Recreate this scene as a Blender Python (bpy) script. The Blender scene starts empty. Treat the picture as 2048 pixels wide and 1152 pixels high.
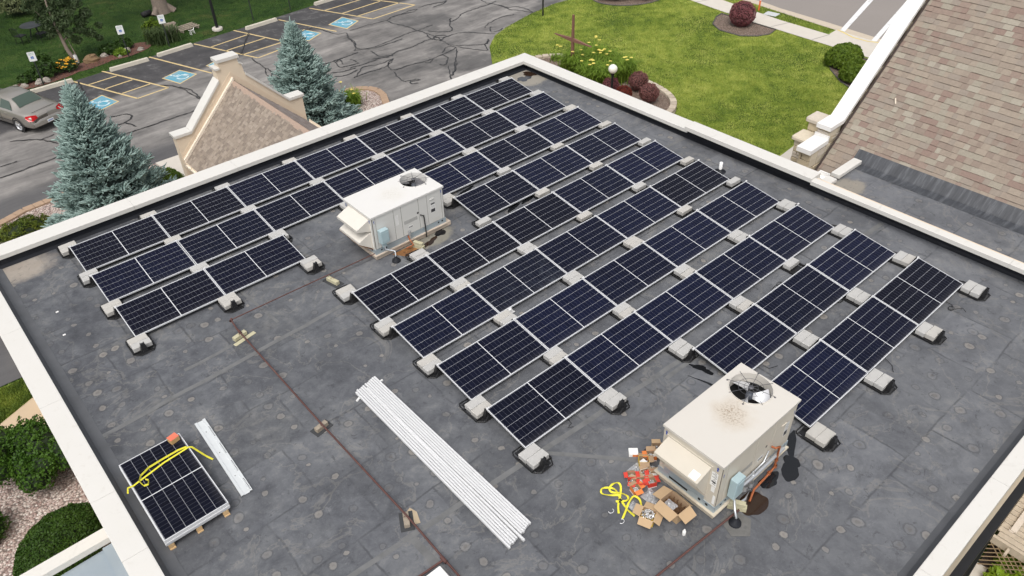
import bpy, math, random
import numpy as np
from mathutils import Vector, Matrix, Euler
random.seed(7)
RNG = np.random.default_rng(11)
R = math.radians
SC = bpy.context.scene
COL = SC.collection

# ------------------------------------------------------------------ camera, sky, sun, exposure
cam_d = bpy.data.cameras.new("Camera"); cam = bpy.data.objects.new("Camera", cam_d); COL.objects.link(cam)
cam.location = (-1.8877, -19.3231, 11.2536)
cam.rotation_euler = (0.898193, 0.023033, -0.722363)
cam_d.sensor_width = 36.0; cam_d.lens = 1539.53 / 2048 * 36
cam_d.clip_start = 0.1; cam_d.clip_end = 800
SC.camera = cam
SUN_EL, SUN_AZ = R(60), R(217)          # azimuth of the sun measured from +x towards +y
world = bpy.data.worlds.new("World"); SC.world = world; world.use_nodes = True
wn = world.node_tree; wn.nodes.clear()
sky = wn.nodes.new("ShaderNodeTexSky"); sky.sky_type = 'NISHITA'; sky.sun_disc = False
sky.sun_elevation = SUN_EL; sky.sun_rotation = R(90) - SUN_AZ; sky.air_density = 1.0; sky.dust_density = 6.0; sky.ozone_density = 1.0
hs = wn.nodes.new("ShaderNodeHueSaturation"); hs.inputs['Saturation'].default_value = 0.3
bg = wn.nodes.new("ShaderNodeBackground"); bg.inputs['Strength'].default_value = 0.15
wo = wn.nodes.new("ShaderNodeOutputWorld")
wn.links.new(sky.outputs[0], hs.inputs['Color']); wn.links.new(hs.outputs[0], bg.inputs[0]); wn.links.new(bg.outputs[0], wo.inputs[0])
sun_d = bpy.data.lights.new("Sun", 'SUN'); sun_d.energy = 0.8; sun_d.angle = R(28); sun_d.color = (1.0, 0.96, 0.9)
sun = bpy.data.objects.new("Sun", sun_d); COL.objects.link(sun); sun.location = (0, 0, 40)
sdir = Vector((math.cos(SUN_EL) * math.cos(SUN_AZ), math.cos(SUN_EL) * math.sin(SUN_AZ), math.sin(SUN_EL)))
sun.rotation_euler = sdir.to_track_quat('Z', 'Y').to_euler()
SC.view_settings.view_transform = 'Standard'; SC.view_settings.look = 'None'; SC.view_settings.gamma = 1.0
SC.view_settings.exposure = 0.26
G = -4.5                                  # ground level; the roof deck is z = 0

# ------------------------------------------------------------------ node helper
class NT:
    def __init__(s, name):
        s.mat = bpy.data.materials.new(name); s.mat.use_nodes = True
        s.t = s.mat.node_tree; s.b = s.t.nodes['Principled BSDF']
    def n(s, typ, **kw):
        nd = s.t.nodes.new(typ)
        for k, v in kw.items(): setattr(nd, k, v)
        return nd
    def put(s, inp, v):
        if hasattr(v, 'is_output') or isinstance(v, bpy.types.NodeSocket): s.t.links.new(v, inp)
        else:
            if isinstance(v, (tuple, list)) and len(v) == 3 and inp.type == 'RGBA': v = (*v, 1)
            inp.default_value = v
    def m(s, op, a, b=0.0, c=None, clamp=False):
        nd = s.n('ShaderNodeMath', operation=op, use_clamp=clamp)
        s.put(nd.inputs[0], a); s.put(nd.inputs[1], b)
        if c is not None: s.put(nd.inputs[2], c)
        return nd.outputs[0]
    def coord(s, which='Object', scale=None, loc=None, rot=None):
        o = s.n('ShaderNodeTexCoord').outputs[which]
        if scale is None and loc is None and rot is None: return o
        mp = s.n('ShaderNodeMapping'); s.put(mp.inputs[0], o)
        if scale is not None: mp.inputs['Scale'].default_value = scale
        if loc is not None: mp.inputs['Location'].default_value = loc
        if rot is not None: mp.inputs['Rotation'].default_value = rot
        return mp.outputs[0]
    def noise(s, co, scale, detail=4, rough=0.55, dist=0.0, out='Fac'):
        nd = s.n('ShaderNodeTexNoise'); s.put(nd.inputs['Vector'], co)
        nd.inputs['Scale'].default_value = scale; nd.inputs['Detail'].default_value = detail
        nd.inputs['Roughness'].default_value = rough; nd.inputs['Distortion'].default_value = dist
        return nd.outputs[out]
    def vor(s, co, scale, rand=1.0, feature='F1', out='Distance'):
        nd = s.n('ShaderNodeTexVoronoi', feature=feature, voronoi_dimensions='2D'); s.put(nd.inputs['Vector'], co)
        nd.inputs['Scale'].default_value = scale; nd.inputs['Randomness'].default_value = rand
        return nd.outputs[out]
    def ramp(s, fac, stops, interp='LINEAR'):
        nd = s.n('ShaderNodeValToRGB'); s.put(nd.inputs[0], fac); nd.color_ramp.interpolation = interp
        e = nd.color_ramp.elements
        while len(e) < len(stops): e.new(0.5)
        for el, (p, c) in zip(e, stops):
            el.position = p; el.color = (c, c, c, 1) if not isinstance(c, (tuple, list)) else (*c, 1)
        return nd.outputs[0]
    def step(s, v, lo, hi):
        nd = s.n('ShaderNodeMapRange', interpolation_type='SMOOTHSTEP'); s.put(nd.inputs[0], v)
        s.put(nd.inputs[1], lo); s.put(nd.inputs[2], hi)
        return nd.outputs[0]
    def mix(s, fac, a, b, mode='MIX'):
        nd = s.n('ShaderNodeMix', data_type='RGBA', blend_type=mode)
        s.put(nd.inputs[0], fac); s.put(nd.inputs[6], a); s.put(nd.inputs[7], b)
        return nd.outputs[2]
    def bump(s, h, strength=0.3, dist=0.01):
        nd = s.n('ShaderNodeBump'); s.put(nd.inputs['Height'], h)
        nd.inputs['Strength'].default_value = strength; nd.inputs['Distance'].default_value = dist
        s.t.links.new(nd.outputs[0], s.b.inputs['Normal'])
    def xyz(s, co):
        nd = s.n('ShaderNodeSeparateXYZ'); s.put(nd.inputs[0], co); return nd.outputs
    def fin(s, col=None, rough=None, metal=None, spec=None):
        if col is not None: s.put(s.b.inputs['Base Color'], col)
        if rough is not None: s.put(s.b.inputs['Roughness'], rough)
        if metal is not None: s.put(s.b.inputs['Metallic'], metal)
        if spec is not None: s.put(s.b.inputs['Specular IOR Level'], spec)
        return s.mat

def simple(name, col, rough=0.6, metal=0.0, var=0.12, scale=6.0, bump=0.0, spec=0.5, dirt=None):
    """paint, metal, plastic...: a base colour with soft mottling and optional dirt"""
    t = NT(name); co = t.coord()
    n1 = t.noise(co, scale, 6, 0.6)
    c = t.mix(n1, tuple(max(0, x * (1 - var)) for x in col), tuple(min(1, x * (1 + var)) for x in col))
    if dirt:
        d = t.step(t.noise(co, scale * 0.35, 8, 0.7), 0.56, 0.72)
        c = t.mix(t.m('MULTIPLY', d, dirt[1]), c, dirt[0])
    if bump: t.bump(t.noise(co, scale * 6, 4), bump, 0.004)
    return t.fin(c, rough, metal, spec)

# ------------------------------------------------------------------ mesh helper
class MB:
    def __init__(s): s.v = []; s.f = []; s.mi = []; s.sm = []
    def add(s, vs, fs, mi=0, smooth=False):
        o = len(s.v); s.v += [tuple(map(float, p)) for p in vs]
        for f in fs: s.f.append(tuple(i + o for i in f)); s.mi.append(mi); s.sm.append(smooth)
        return s
    def box(s, x0, x1, y0, y1, z0, z1, mi=0, M=None):
        vs = [Vector(p) for p in ((x0,y0,z0),(x1,y0,z0),(x1,y1,z0),(x0,y1,z0),(x0,y0,z1),(x1,y0,z1),(x1,y1,z1),(x0,y1,z1))]
        if M is not None: vs = [M @ p for p in vs]
        return s.add(vs, [(0,3,2,1),(4,5,6,7),(0,1,5,4),(1,2,6,5),(2,3,7,6),(3,0,4,7)], mi)
    def bbox(s, x0, x1, y0, y1, z0, z1, b=0.01, mi=0, M=None):
        """box with chamfered top and vertical edges"""
        def ring(i, z): return [(x0+i,y0+b,z),(x0+b,y0+i,z),(x1-b,y0+i,z),(x1-i,y0+b,z),(x1-i,y1-b,z),(x1-b,y1-i,z),(x0+b,y1-i,z),(x0+i,y1-b,z)]
        rings = [ring(0, z0), ring(0, z1 - b), ring(b * 0.7, z1)]
        vs = [Vector(p) for r in rings for p in r]
        if M is not None: vs = [M @ p for p in vs]
        fs = [tuple(range(7, -1, -1)), tuple(range(16, 24))]
        for k in range(2):
            for i in range(8): j = (i + 1) % 8; fs.append((k*8+i, k*8+j, k*8+8+j, k*8+8+i))
        return s.add(vs, fs, mi)
    def prism(s, poly, z0, z1, mi=0, top=True, bottom=True, M=None):
        n = len(poly)
        a = sum(poly[i][0]*poly[(i+1)%n][1]-poly[(i+1)%n][0]*poly[i][1] for i in range(n))
        if a < 0: poly = poly[::-1]
        vs = [Vector((x, y, z0)) for x, y in poly] + [Vector((x, y, z1)) for x, y in poly]
        if M is not None: vs = [M @ p for p in vs]
        fs = [(i, (i+1) % n, n + (i+1) % n, n + i) for i in range(n)]
        if top: fs.append(tuple(range(n, 2*n)))
        if bottom: fs.append(tuple(range(n-1, -1, -1)))
        return s.add(vs, fs, mi)
    def sheet(s, poly, z, mi=0):
        n = len(poly)
        a = sum(poly[i][0]*poly[(i+1)%n][1]-poly[(i+1)%n][0]*poly[i][1] for i in range(n))
        if a < 0: poly = poly[::-1]
        return s.add([(x, y, z) for x, y in poly], [tuple(range(n))], mi)
    def quad(s, a, b, c, d, mi=0): return s.add([a, b, c, d], [(0,1,2,3)], mi)
    def tube(s, path, r, n=8, mi=0, cap=True, smooth=True):
        P = [Vector(p) for p in path]; rs = r if isinstance(r, (list, tuple)) else [r] * len(P)
        vs = []; up = None
        for i, p in enumerate(P):
            d = (P[min(i+1, len(P)-1)] - P[max(i-1, 0)]).normalized()
            if up is None: up = d.orthogonal().normalized()
            up = (up - d * up.dot(d));  up = up.normalized() if up.length > 1e-6 else d.orthogonal().normalized()
            w = d.cross(up)
            for k in range(n):
                a = 2 * math.pi * k / n; vs.append(p + (up * math.cos(a) + w * math.sin(a)) * rs[i])
        fs = []
        for i in range(len(P) - 1):
            for k in range(n):
                l = (k + 1) % n; fs.append((i*n+k, i*n+l, (i+1)*n+l, (i+1)*n+k))
        s.add(vs, fs, mi, smooth)
        if cap:
            s.add(vs[:n], [tuple(range(n-1, -1, -1))], mi); s.add(vs[-n:], [tuple(range(n))], mi)
        return s
    def lathe(s, prof, n=20, mi=0, c=(0,0,0), smooth=True, M=None):
        vs = []; 
        for r, z in prof:
            for k in range(n):
                a = 2*math.pi*k/n; p = Vector((c[0]+r*math.cos(a), c[1]+r*math.sin(a), c[2]+z)); vs.append(M @ p if M is not None else p)
        fs = []
        for i in range(len(prof)-1):
            for k in range(n):
                l = (k+1) % n; fs.append((i*n+k, i*n+l, (i+1)*n+l, (i+1)*n+k))
        return s.add(vs, fs, mi, smooth)
    def ribbon(s, path, w, mi=0, up=(0,0,1), th=0.0):
        P = [Vector(p) for p in path]; vs = []
        for i, p in enumerate(P):
            d = (P[min(i+1, len(P)-1)] - P[max(i-1, 0)])
            sd = d.cross(Vector(up))
            sd = sd.normalized() * (w / 2) if sd.length > 1e-6 else Vector((w/2, 0, 0))
            vs += [p - sd, p + sd]
        return s.add(vs, [(2*i, 2*i+1, 2*i+3, 2*i+2) for i in range(len(P)-1)], mi)
    def strap(s, path, w, side=None, mi=0):
        """webbing: like ribbon, side vectors may be given per point"""
        P = [Vector(p) for p in path]; vs = []
        for i, p in enumerate(P):
            d = (P[min(i+1, len(P)-1)] - P[max(i-1, 0)]).normalized()
            sd = (Vector(side[i]) if side else d.cross(Vector((0,0,1)))).normalized() * (w / 2)
            nrm = d.cross(sd).normalized() * 0.0015
            vs += [p - sd + nrm, p + sd + nrm, p + sd - nrm, p - sd - nrm]
        fs = []
        for i in range(len(P)-1):
            for k in range(4): l = (k+1) % 4; fs.append((4*i+k, 4*i+l, 4*i+4+l, 4*i+4+k))
        return s.add(vs, fs, mi)
    def build(s, name, mats, parent=None, loc=(0,0,0), rot=(0,0,0), recalc=False):
        me = bpy.data.meshes.new(name); me.from_pydata(s.v, [], s.f)
        if not isinstance(mats, (list, tuple)): mats = [mats]
        for m in mats: me.materials.append(m)
        me.polygons.foreach_set('material_index', s.mi); me.polygons.foreach_set('use_smooth', s.sm)
        me.update()
        o = bpy.data.objects.new(name, me); COL.objects.link(o)
        o.location = loc; o.rotation_euler = rot
        if parent is not None: o.parent = parent
        return o

def tag(o, label=None, cat=None, group=None, kind=None):
    if label: o['label'] = label
    if cat: o['category'] = cat
    if group: o['group'] = group
    if kind: o['kind'] = kind
    return o
def thing(name, label, cat, loc=(0,0,0), rot=(0,0,0), group=None):
    o = bpy.data.objects.new(name, None); o.empty_display_size = 0.1; COL.objects.link(o)
    o.location = loc; o.rotation_euler = rot
    return tag(o, label, cat, group)
def struct(o): o['kind'] = 'structure'; return o
def kids(o): return [c for c in bpy.data.objects if c.parent == o]
def dup(src, ch, loc, rot, label, group=None):
    """copy of a thing and of its parts (ch: list of (part, [sub-parts]))"""
    r = src.copy(); COL.objects.link(r); r.location = loc; r.rotation_euler = rot; r['label'] = label
    if group: r['group'] = group
    for c, subs in ch:
        k = c.copy(); COL.objects.link(k); k.parent = r
        for g in subs:
            q = g.copy(); COL.objects.link(q); q.parent = k
    return r
ORD = ['first','second','third','fourth','fifth','sixth','seventh','eighth','ninth','tenth','eleventh','twelfth']

def raw_mesh(name, verts, faces, mats, mi=None, parent=None, loc=(0,0,0), smooth=False):
    """big meshes straight from numpy: verts (n,3), faces (m,k)"""
    me = bpy.data.meshes.new(name); nv, (nf, k) = len(verts), faces.shape
    me.vertices.add(nv); me.vertices.foreach_set('co', np.asarray(verts, dtype=np.float32).ravel())
    me.loops.add(nf * k); me.loops.foreach_set('vertex_index', np.asarray(faces, dtype=np.int32).ravel())
    me.polygons.add(nf); me.polygons.foreach_set('loop_start', np.arange(0, nf * k, k, dtype=np.int32))
    me.polygons.foreach_set('loop_total', np.full(nf, k, dtype=np.int32))
    for m in (mats if isinstance(mats, (list, tuple)) else [mats]): me.materials.append(m)
    if mi is not None: me.polygons.foreach_set('material_index', np.asarray(mi, dtype=np.int32))
    if smooth: me.polygons.foreach_set('use_smooth', np.ones(nf, dtype=bool))
    me.update(calc_edges=True); me.validate()
    o = bpy.data.objects.new(name, me); COL.objects.link(o); o.location = loc
    if parent is not None: o.parent = parent
    return o

def unit(v): return v / np.maximum(np.linalg.norm(v, axis=1, keepdims=True), 1e-9)
def leaves(pts, nrm, length, width, jitter=0.7, droop=0.0):
    """one four-cornered leaf per point, facing roughly along nrm"""
    n = len(pts)
    nn = unit(nrm + RNG.normal(0, jitter, (n, 3)))
    t = unit(np.cross(nn, RNG.normal(0, 1, (n, 3)))); b = np.cross(nn, t)
    t[:, 2] -= droop; t = unit(t)
    L = (length * RNG.uniform(0.65, 1.35, (n, 1))); W = (width * RNG.uniform(0.65, 1.35, (n, 1)))
    v = np.stack([pts - t*L*0.5, pts + b*W*0.5, pts + t*L*0.5, pts - b*W*0.5], 1).reshape(-1, 3)
    return v, np.arange(4*n, dtype=np.int32).reshape(-1, 4)

def leaf_mat(name, cols, rough=0.55, trans=0.25, spec=0.3):
    """foliage: colour varies leaf by leaf (white noise on the mesh position) and clump by clump"""
    t = NT(name); co = t.coord()
    a = t.noise(co, 2.2, 3); b = t.noise(co, 45, 1)
    f = t.m('ADD', t.m('MULTIPLY', a, 0.55), t.m('MULTIPLY', b, 0.5))
    k = len(cols); c = t.ramp(f, [(0.3 + 0.45 * i / max(1, k-1), cols[i]) for i in range(k)])
    t.fin(c, rough, 0, spec)
    if trans:
        tr = t.n('ShaderNodeBsdfTranslucent'); t.put(tr.inputs[0], c)
        mx = t.n('ShaderNodeMixShader'); mx.inputs[0].default_value = trans
        t.t.links.new(t.b.outputs[0], mx.inputs[1]); t.t.links.new(tr.outputs[0], mx.inputs[2])
        t.t.links.new(mx.outputs[0], t.t.nodes['Material Output'].inputs[0])
    return t.mat
# ------------------------------------------------------------------ materials of the setting
def membrane_mat(name, old=True):
    t = NT(name); co = t.coord(); x, y, z = t.xyz(co)
    wob = t.noise(co, 1.3, 3, out='Color')
    wv = t.n('ShaderNodeVectorMath', operation='MULTIPLY_ADD'); t.put(wv.inputs[0], wob); wv.inputs[1].default_value = (.16, .13, 0); t.put(wv.inputs[2], co)
    big = t.noise(co, 0.45, 8, 0.66); mid = t.noise(co, 2.6, 9, 0.74, 0.3); fine = t.noise(co, 24, 4, 0.6)
    bl = t.m('ADD', t.m('MULTIPLY', big, 0.5), t.m('MULTIPLY', mid, 0.5))
    c = t.ramp(bl, [(0.37, (.046,.049,.056)), (0.45, (.075,.079,.089)), (0.54, (.112,.117,.126)), (0.64, (.185,.185,.183))])
    c = t.mix(t.m('MULTIPLY', t.step(t.noise(co, 1.7, 10, 0.8, 0.5), 0.57, 0.66), 0.5), c, (.2,.203,.208))          # chalky scuffs
    # a slight gradient: paler towards the right and the near side
    paling = t.m('ADD', t.m('MULTIPLY', x, 0.03), t.m('MULTIPLY', y, -0.016), clamp=True)
    c = t.mix(t.m('MULTIPLY', paling, 0.38), c, (.25,.258,.275))
    # lap seams
    br = t.n('ShaderNodeTexBrick'); t.put(br.inputs['Vector'], wv.outputs[0])
    br.inputs['Scale'].default_value = 1.0; br.inputs['Brick Width'].default_value = 1.55; br.inputs['Row Height'].default_value = 1.312
    br.inputs['Mortar Size'].default_value = 0.034; br.inputs['Mortar Smooth'].default_value = 1.0; br.offset = 0.37
    br.inputs['Color1'].default_value = (0,0,0,1); br.inputs['Color2'].default_value = (1,1,1,1); br.inputs['Mortar'].default_value = (.5,.5,.5,1)
    seam = t.m('MULTIPLY', br.outputs['Fac'], t.step(t.noise(co, 0.9, 5, 0.7), 0.38, 0.62))
    c = t.mix(t.m('MULTIPLY', seam, 0.62), c, (.038,.04,.045))
    sheet = t.m('MULTIPLY', t.m('SUBTRACT', t.xyz(br.outputs['Color'])[0], 0.5), 0.22)
    hv = t.n('ShaderNodeHueSaturation'); t.put(hv.inputs['Color'], c); t.put(hv.inputs['Value'], t.m('ADD', sheet, 1.0)); c = hv.outputs[0]
    pond = t.m('SUBTRACT', 1.0, t.step(t.m('ABSOLUTE', t.m('SUBTRACT', t.noise(co, 0.75, 6, 0.6, 0.6), 0.53)), 0.004, 0.014))
    c = t.mix(t.m('MULTIPLY', pond, 0.3), c, (.23,.22,.2))                     # dried pond lines
    dark = t.step(t.noise(co, 0.62, 8, 0.72, 0.4), 0.52, 0.4); c = t.mix(t.m('MULTIPLY', dark, 0.3), c, (.045,.047,.053))
    # fastener plates telegraphing through: pale rings and discs
    vd = t.n('ShaderNodeTexVoronoi', feature='F1', voronoi_dimensions='2D'); t.put(vd.inputs['Vector'], wv.outputs[0]); vd.inputs['Scale'].default_value = 1.95; vd.inputs['Randomness'].default_value = 0.85
    d = t.m('DIVIDE', vd.outputs['Distance'], 1.95); pick = t.xyz(vd.outputs['Color'])
    d = t.m('ADD', d, t.m('MULTIPLY', t.m('SUBTRACT', t.noise(co, 7, 5, 0.7), 0.5), 0.1))
    rad = t.m('ADD', 0.042, t.m('MULTIPLY', pick[2], 0.05))
    q = t.m('DIVIDE', d, rad)
    on = t.m('MULTIPLY', t.m('GREATER_THAN', pick[0], 0.3), 1.0)
    disc = t.m('MULTIPLY', t.m('SUBTRACT', 1.0, t.step(q, 0.8, 1.1)), on)
    ring = t.m('MULTIPLY', t.m('MULTIPLY', t.step(q, 0.95, 1.05), t.m('SUBTRACT', 1.0, t.step(q, 1.1, 1.45))), on)
    core = t.m('MULTIPLY', t.m('SUBTRACT', 1.0, t.step(q, 0.3, 0.55)), on)
    tone = t.mix(pick[1], (.2,.196,.188), (.33,.3,.26))
    c = t.mix(t.m('MULTIPLY', disc, t.m('ADD', 0.06, t.m('MULTIPLY', pick[1], 0.44))), c, tone)
    c = t.mix(t.m('MULTIPLY', core, t.m('MULTIPLY', pick[2], 0.5)), c, (.11,.1,.095))
    c = t.mix(t.m('MULTIPLY', ring, 0.5), c, (.06,.061,.065))
    # dried silt where water stands: far left corner, far right corner, by the far unit
    def blob(cx, cy, sx, sy, lo, hi):
        q_ = t.m('ADD', t.m('POWER', t.m('ABSOLUTE', t.m('DIVIDE', t.m('SUBTRACT', x, cx), sx)), 2.0), t.m('POWER', t.m('ABSOLUTE', t.m('DIVIDE', t.m('SUBTRACT', y, cy), sy)), 2.0))
        n_ = t.m('MULTIPLY', t.m('SUBTRACT', t.noise(co, 1.7, 7, 0.7), 0.5), 1.9)
        return t.m('SUBTRACT', 1.0, t.step(t.m('ADD', q_, n_), lo, hi))
    silt = t.mix(t.noise(co, 3.2, 6), (.3,.25,.2), (.46,.41,.345))
    c = t.mix(t.m('MULTIPLY', blob(-1.35, 0.3, 1.1, 0.6, 0.2, 1.25), 0.72), c, silt)
    c = t.mix(t.m('MULTIPLY', blob(15.6, 0.2, 0.95, 0.85, 0.5, 1.0), 0.8), c, (.3,.275,.23))
    c = t.mix(t.m('MULTIPLY', blob(7.05, -5.6, 0.9, 0.36, 0.5, 1.0), 0.75), c, (.25,.235,.19))
    c = t.mix(t.m('MULTIPLY', blob(8.25, -4.75, 0.7, 0.5, 0.3, 0.9), 0.3), c, (.24,.235,.22))
    c = t.mix(t.m('MULTIPLY', blob(5.5, -0.1, 5.5, 0.42, 0.4, 1.2), 0.28), c, (.22,.21,.19))
    c = t.mix(t.m('MULTIPLY', blob(17.0, -11.55, 0.75, 0.5, 0.4, 0.9), 0.7), c, (.3,.27,.22))
    c = t.mix(t.m('MULTIPLY', t.step(t.vor(co, 26, 1.0), 0.12, 0.03), t.m('MULTIPLY', t.step(mid, 0.55, 0.7), 0.25)), c, (.3,.3,.29))
    c = t.mix(t.m('MULTIPLY', t.step(fine, 0.56, 0.7), 0.2), c, (.22,.22,.22)); c = t.mix(t.m('MULTIPLY', t.step(t.noise(co, 5.5, 9, 0.78, 0.6), 0.44, 0.36), 0.55), c, (.04,.042,.047))
    hgt = t.m('ADD', t.m('MULTIPLY', mid, 0.6), t.m('ADD', t.m('MULTIPLY', fine, 0.1), t.m('MULTIPLY', seam, 0.5)))
    t.bump(hgt, 0.35, 0.02)
    return t.fin(c, t.m('ADD', 0.5, t.m('MULTIPLY', mid, 0.25)), 0, 0.35)
M_MEMB = membrane_mat('roof_membrane')
M_FLASH = simple('membrane_flashing', (.014,.0155,.02), 0.5, var=0.45, scale=2.0, bump=0.15, spec=.25, dirt=((.07,.07,.075), 0.35))
def streaked():
    t = NT('streaked_flashing'); co = t.coord('Object', (1, 5.5, .4)); n = t.noise(co, 1.6, 7, 0.65)
    c = t.ramp(n, [(0.3, (.03,.032,.037)), (0.5, (.052,.056,.064)), (0.64, (.095,.1,.11)), (0.78, (.14,.147,.157))])
    t.bump(n, 0.2, 0.01); return t.fin(c, 0.55)
M_STREAK = streaked()
M_TAPE = simple('seam_tape', (.135,.137,.138), 0.7, var=0.5, scale=3.5, dirt=((.075,.078,.085), 0.95))
def coping_mat():
    t = NT('cream_coping'); co = t.coord(); n = t.noise(co, 0.8, 6, 0.6); f = t.noise(co, 7, 8, 0.72, 0.5)
    c = t.mix(n, (.605,.59,.55), (.66,.645,.612))
    c = t.mix(t.m('MULTIPLY', t.step(f, 0.55, 0.72), 0.26), c, (.42,.38,.32))
    c = t.mix(t.m('MULTIPLY', t.step(t.noise(co, 0.9, 9, 0.8, 1.0), 0.58, 0.7), 0.22), c, (.36,.33,.29))
    return t.fin(c, 0.42)
M_COPE = coping_mat()
M_WHITE = simple('white_coping', (.76,.75,.73), 0.4, var=0.05, scale=1.2, dirt=((.6,.58,.54), 0.35))
M_EIFS = simple('tan_stucco', (.68,.575,.445), 0.85, var=0.06, scale=3, bump=0.2)
M_CREAM = simple('cream_trim', (.78,.7,.59), 0.6, var=0.05)
M_CONC = simple('concrete', (.5,.47,.42), 0.9, var=0.14, scale=5, bump=0.3, dirt=((.3,.28,.25), 0.5))
M_WALK = simple('pale_concrete', (.56,.52,.46), 0.9, var=0.08, scale=2.5, bump=0.2, dirt=((.42,.38,.33), 0.4))
M_BLOCK = simple('ballast_concrete', (.43,.425,.41), 0.9, var=0.14, scale=9, bump=0.4, dirt=((.38,.365,.34), 0.55))
M_BLOCK2 = simple('warm_ballast_concrete', (.44,.425,.395), 0.9, var=0.14, scale=8, bump=0.4, dirt=((.4,.36,.31), 0.55))
M_BLACK = simple('black_plastic', (.013,.013,.014), 0.38, var=0.3)
M_RUBBER = simple('black_rubber', (.017,.017,.018), 0.7, var=0.3)
M_ALU = simple('white_aluminium', (.72,.73,.74), 0.34, 0.25, var=0.05)
M_GALV = simple('galvanised_steel', (.56,.58,.6), 0.33, 0.65, var=0.2, scale=14)
M_DARKFRAME = simple('frame_side', (.52,.53,.53), 0.4, 0.3, var=0.1)

def grass_mat(name, cols, dry=0.2):
    t = NT(name); co = t.coord(); a = t.noise(co, 0.4, 7, 0.68); b = t.noise(co, 1.6, 7, 0.7, 0.4); f = t.noise(co, 22, 3, 0.7)
    v = t.m('ADD', t.m('MULTIPLY', a, 0.45), t.m('ADD', t.m('MULTIPLY', b, 0.35), t.m('MULTIPLY', f, 0.3)))
    c = t.ramp(v, [(0.4, cols[0]), (0.49, cols[1]), (0.57, cols[2]), (0.68, cols[3])])
    c = t.mix(t.m('MULTIPLY', t.step(t.noise(co, 0.55, 5, 0.6), 0.6, 0.72), dry), c, (.2,.16,.06))
    t.bump(t.m('ADD', f, t.m('MULTIPLY', b, 0.5)), 0.9, 0.05); return t.fin(c, 0.8, 0, 0.2)
M_LAWN = grass_mat('lawn_grass', [(.07,.118,.015), (.145,.205,.026), (.23,.285,.046), (.35,.37,.09)])
M_SHADE = grass_mat('shaded_grass', [(.011,.03,.005), (.02,.052,.007), (.035,.075,.011), (.06,.095,.02)], 0.25)  # tree shade is painted into this darker grass colour

def asphalt_mat():
    t = NT('parking_asphalt'); co = t.coord(); x, y, z = t.xyz(co)
    st = t.noise(t.coord('Object', (.22, 1.0, 1), rot=(0, 0, R(-5))), 1.0, 8, 0.68, 0.4)
    big = t.noise(co, 0.16, 5, 0.6); fine = t.noise(co, 30, 3, 0.7); mid = t.noise(co, 1.4, 7, 0.7)
    v = t.m('ADD', t.m('MULTIPLY', st, 0.55), t.m('ADD', t.m('MULTIPLY', big, 0.2), t.m('MULTIPLY', mid, 0.25)))
    c = t.ramp(v, [(0.37, (.083,.08,.078)), (0.45, (.145,.138,.133)), (0.53, (.205,.195,.186)), (0.62, (.3,.284,.268))])
    # newer sealed strip under the parking bays, and sealed edge by the kerb
    line = t.m('ADD', 20.15, t.m('MULTIPLY', t.m('SUBTRACT', x, 6.0), 0.085))
    wob = t.m('MULTIPLY', t.m('SUBTRACT', t.noise(co, 0.5, 5), 0.5), 0.7)
    bay = t.step(t.m('ADD', t.m('SUBTRACT', y, line), wob), -0.15, 0.35)
    c = t.mix(t.m('MULTIPLY', bay, 0.9), c, t.ramp(mid, [(0.35, (.036,.036,.04)), (0.56, (.055,.054,.058)), (0.7, (.15,.147,.147))]))
    edge = t.step(t.m('ADD', y, t.m('MULTIPLY', wob, 0.8)), 14.2, 13.3)
    edge = t.m('MULTIPLY', edge, t.step(x, 9.0, 6.0))
    c = t.mix(t.m('MULTIPLY', edge, 0.75), c, (.075,.075,.08))
    rt = t.m('MULTIPLY', t.step(t.noise(co, 0.3, 4), 0.5, 0.6), t.step(x, 14, 22)); c = t.mix(t.m('MULTIPLY', rt, 0.55), c, (.06,.06,.062))
    scr = t.step(t.noise(t.coord('Object', (3.4, .5, 1), rot=(0, 0, R(35))), 0.9, 8, 0.75, 1.2), 0.58, 0.66)
    c = t.mix(t.m('MULTIPLY', scr, t.m('MULTIPLY', t.step(x, 13, 18), 0.4)), c, (.24,.225,.21))
    c = t.mix(t.m('MULTIPLY', t.step(fine, 0.55, 0.8), 0.3), c, (.2,.19,.18))
    t.bump(fine, 0.3, 0.006); return t.fin(c, 0.85, 0, 0.3)
M_ASPH = asphalt_mat()
def street_mat():
    t = NT('street_asphalt'); co = t.coord(); f = t.noise(co, 18, 5, 0.75); b = t.noise(co, 0.4, 5)
    c = t.mix(b, (.23,.208,.19), (.27,.243,.225)); c = t.mix(t.m('MULTIPLY', t.step(f, 0.5, 0.75), 0.3), c, (.12,.11,.1))
    t.bump(f, 0.3, 0.01); return t.fin(c, 0.9)
M_STREET = street_mat()
M_SEAL = simple('tar_seal', (.024,.024,.025), 0.5, var=0.25)
def worn_paint(name, col, wear, lo=0.55, hi=0.66):
    t = NT(name); co = t.coord(); n = t.noise(co, 3.0, 9, 0.75)
    c = t.mix(t.m('MULTIPLY', t.step(n, lo, hi), 0.7), col, wear); return t.fin(c, 0.75)
M_YEL = worn_paint('yellow_paint', (.6,.46,.23), (.24,.21,.17))
M_WPAINT = worn_paint('white_paint', (.7,.7,.7), (.3,.3,.29))
M_BLUE = worn_paint('blue_paint', (.09,.32,.44), (.25,.33,.35), 0.46, 0.6)
M_SYM = worn_paint('symbol_paint', (.55,.66,.68), (.13,.4,.55), 0.5, 0.6)
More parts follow.
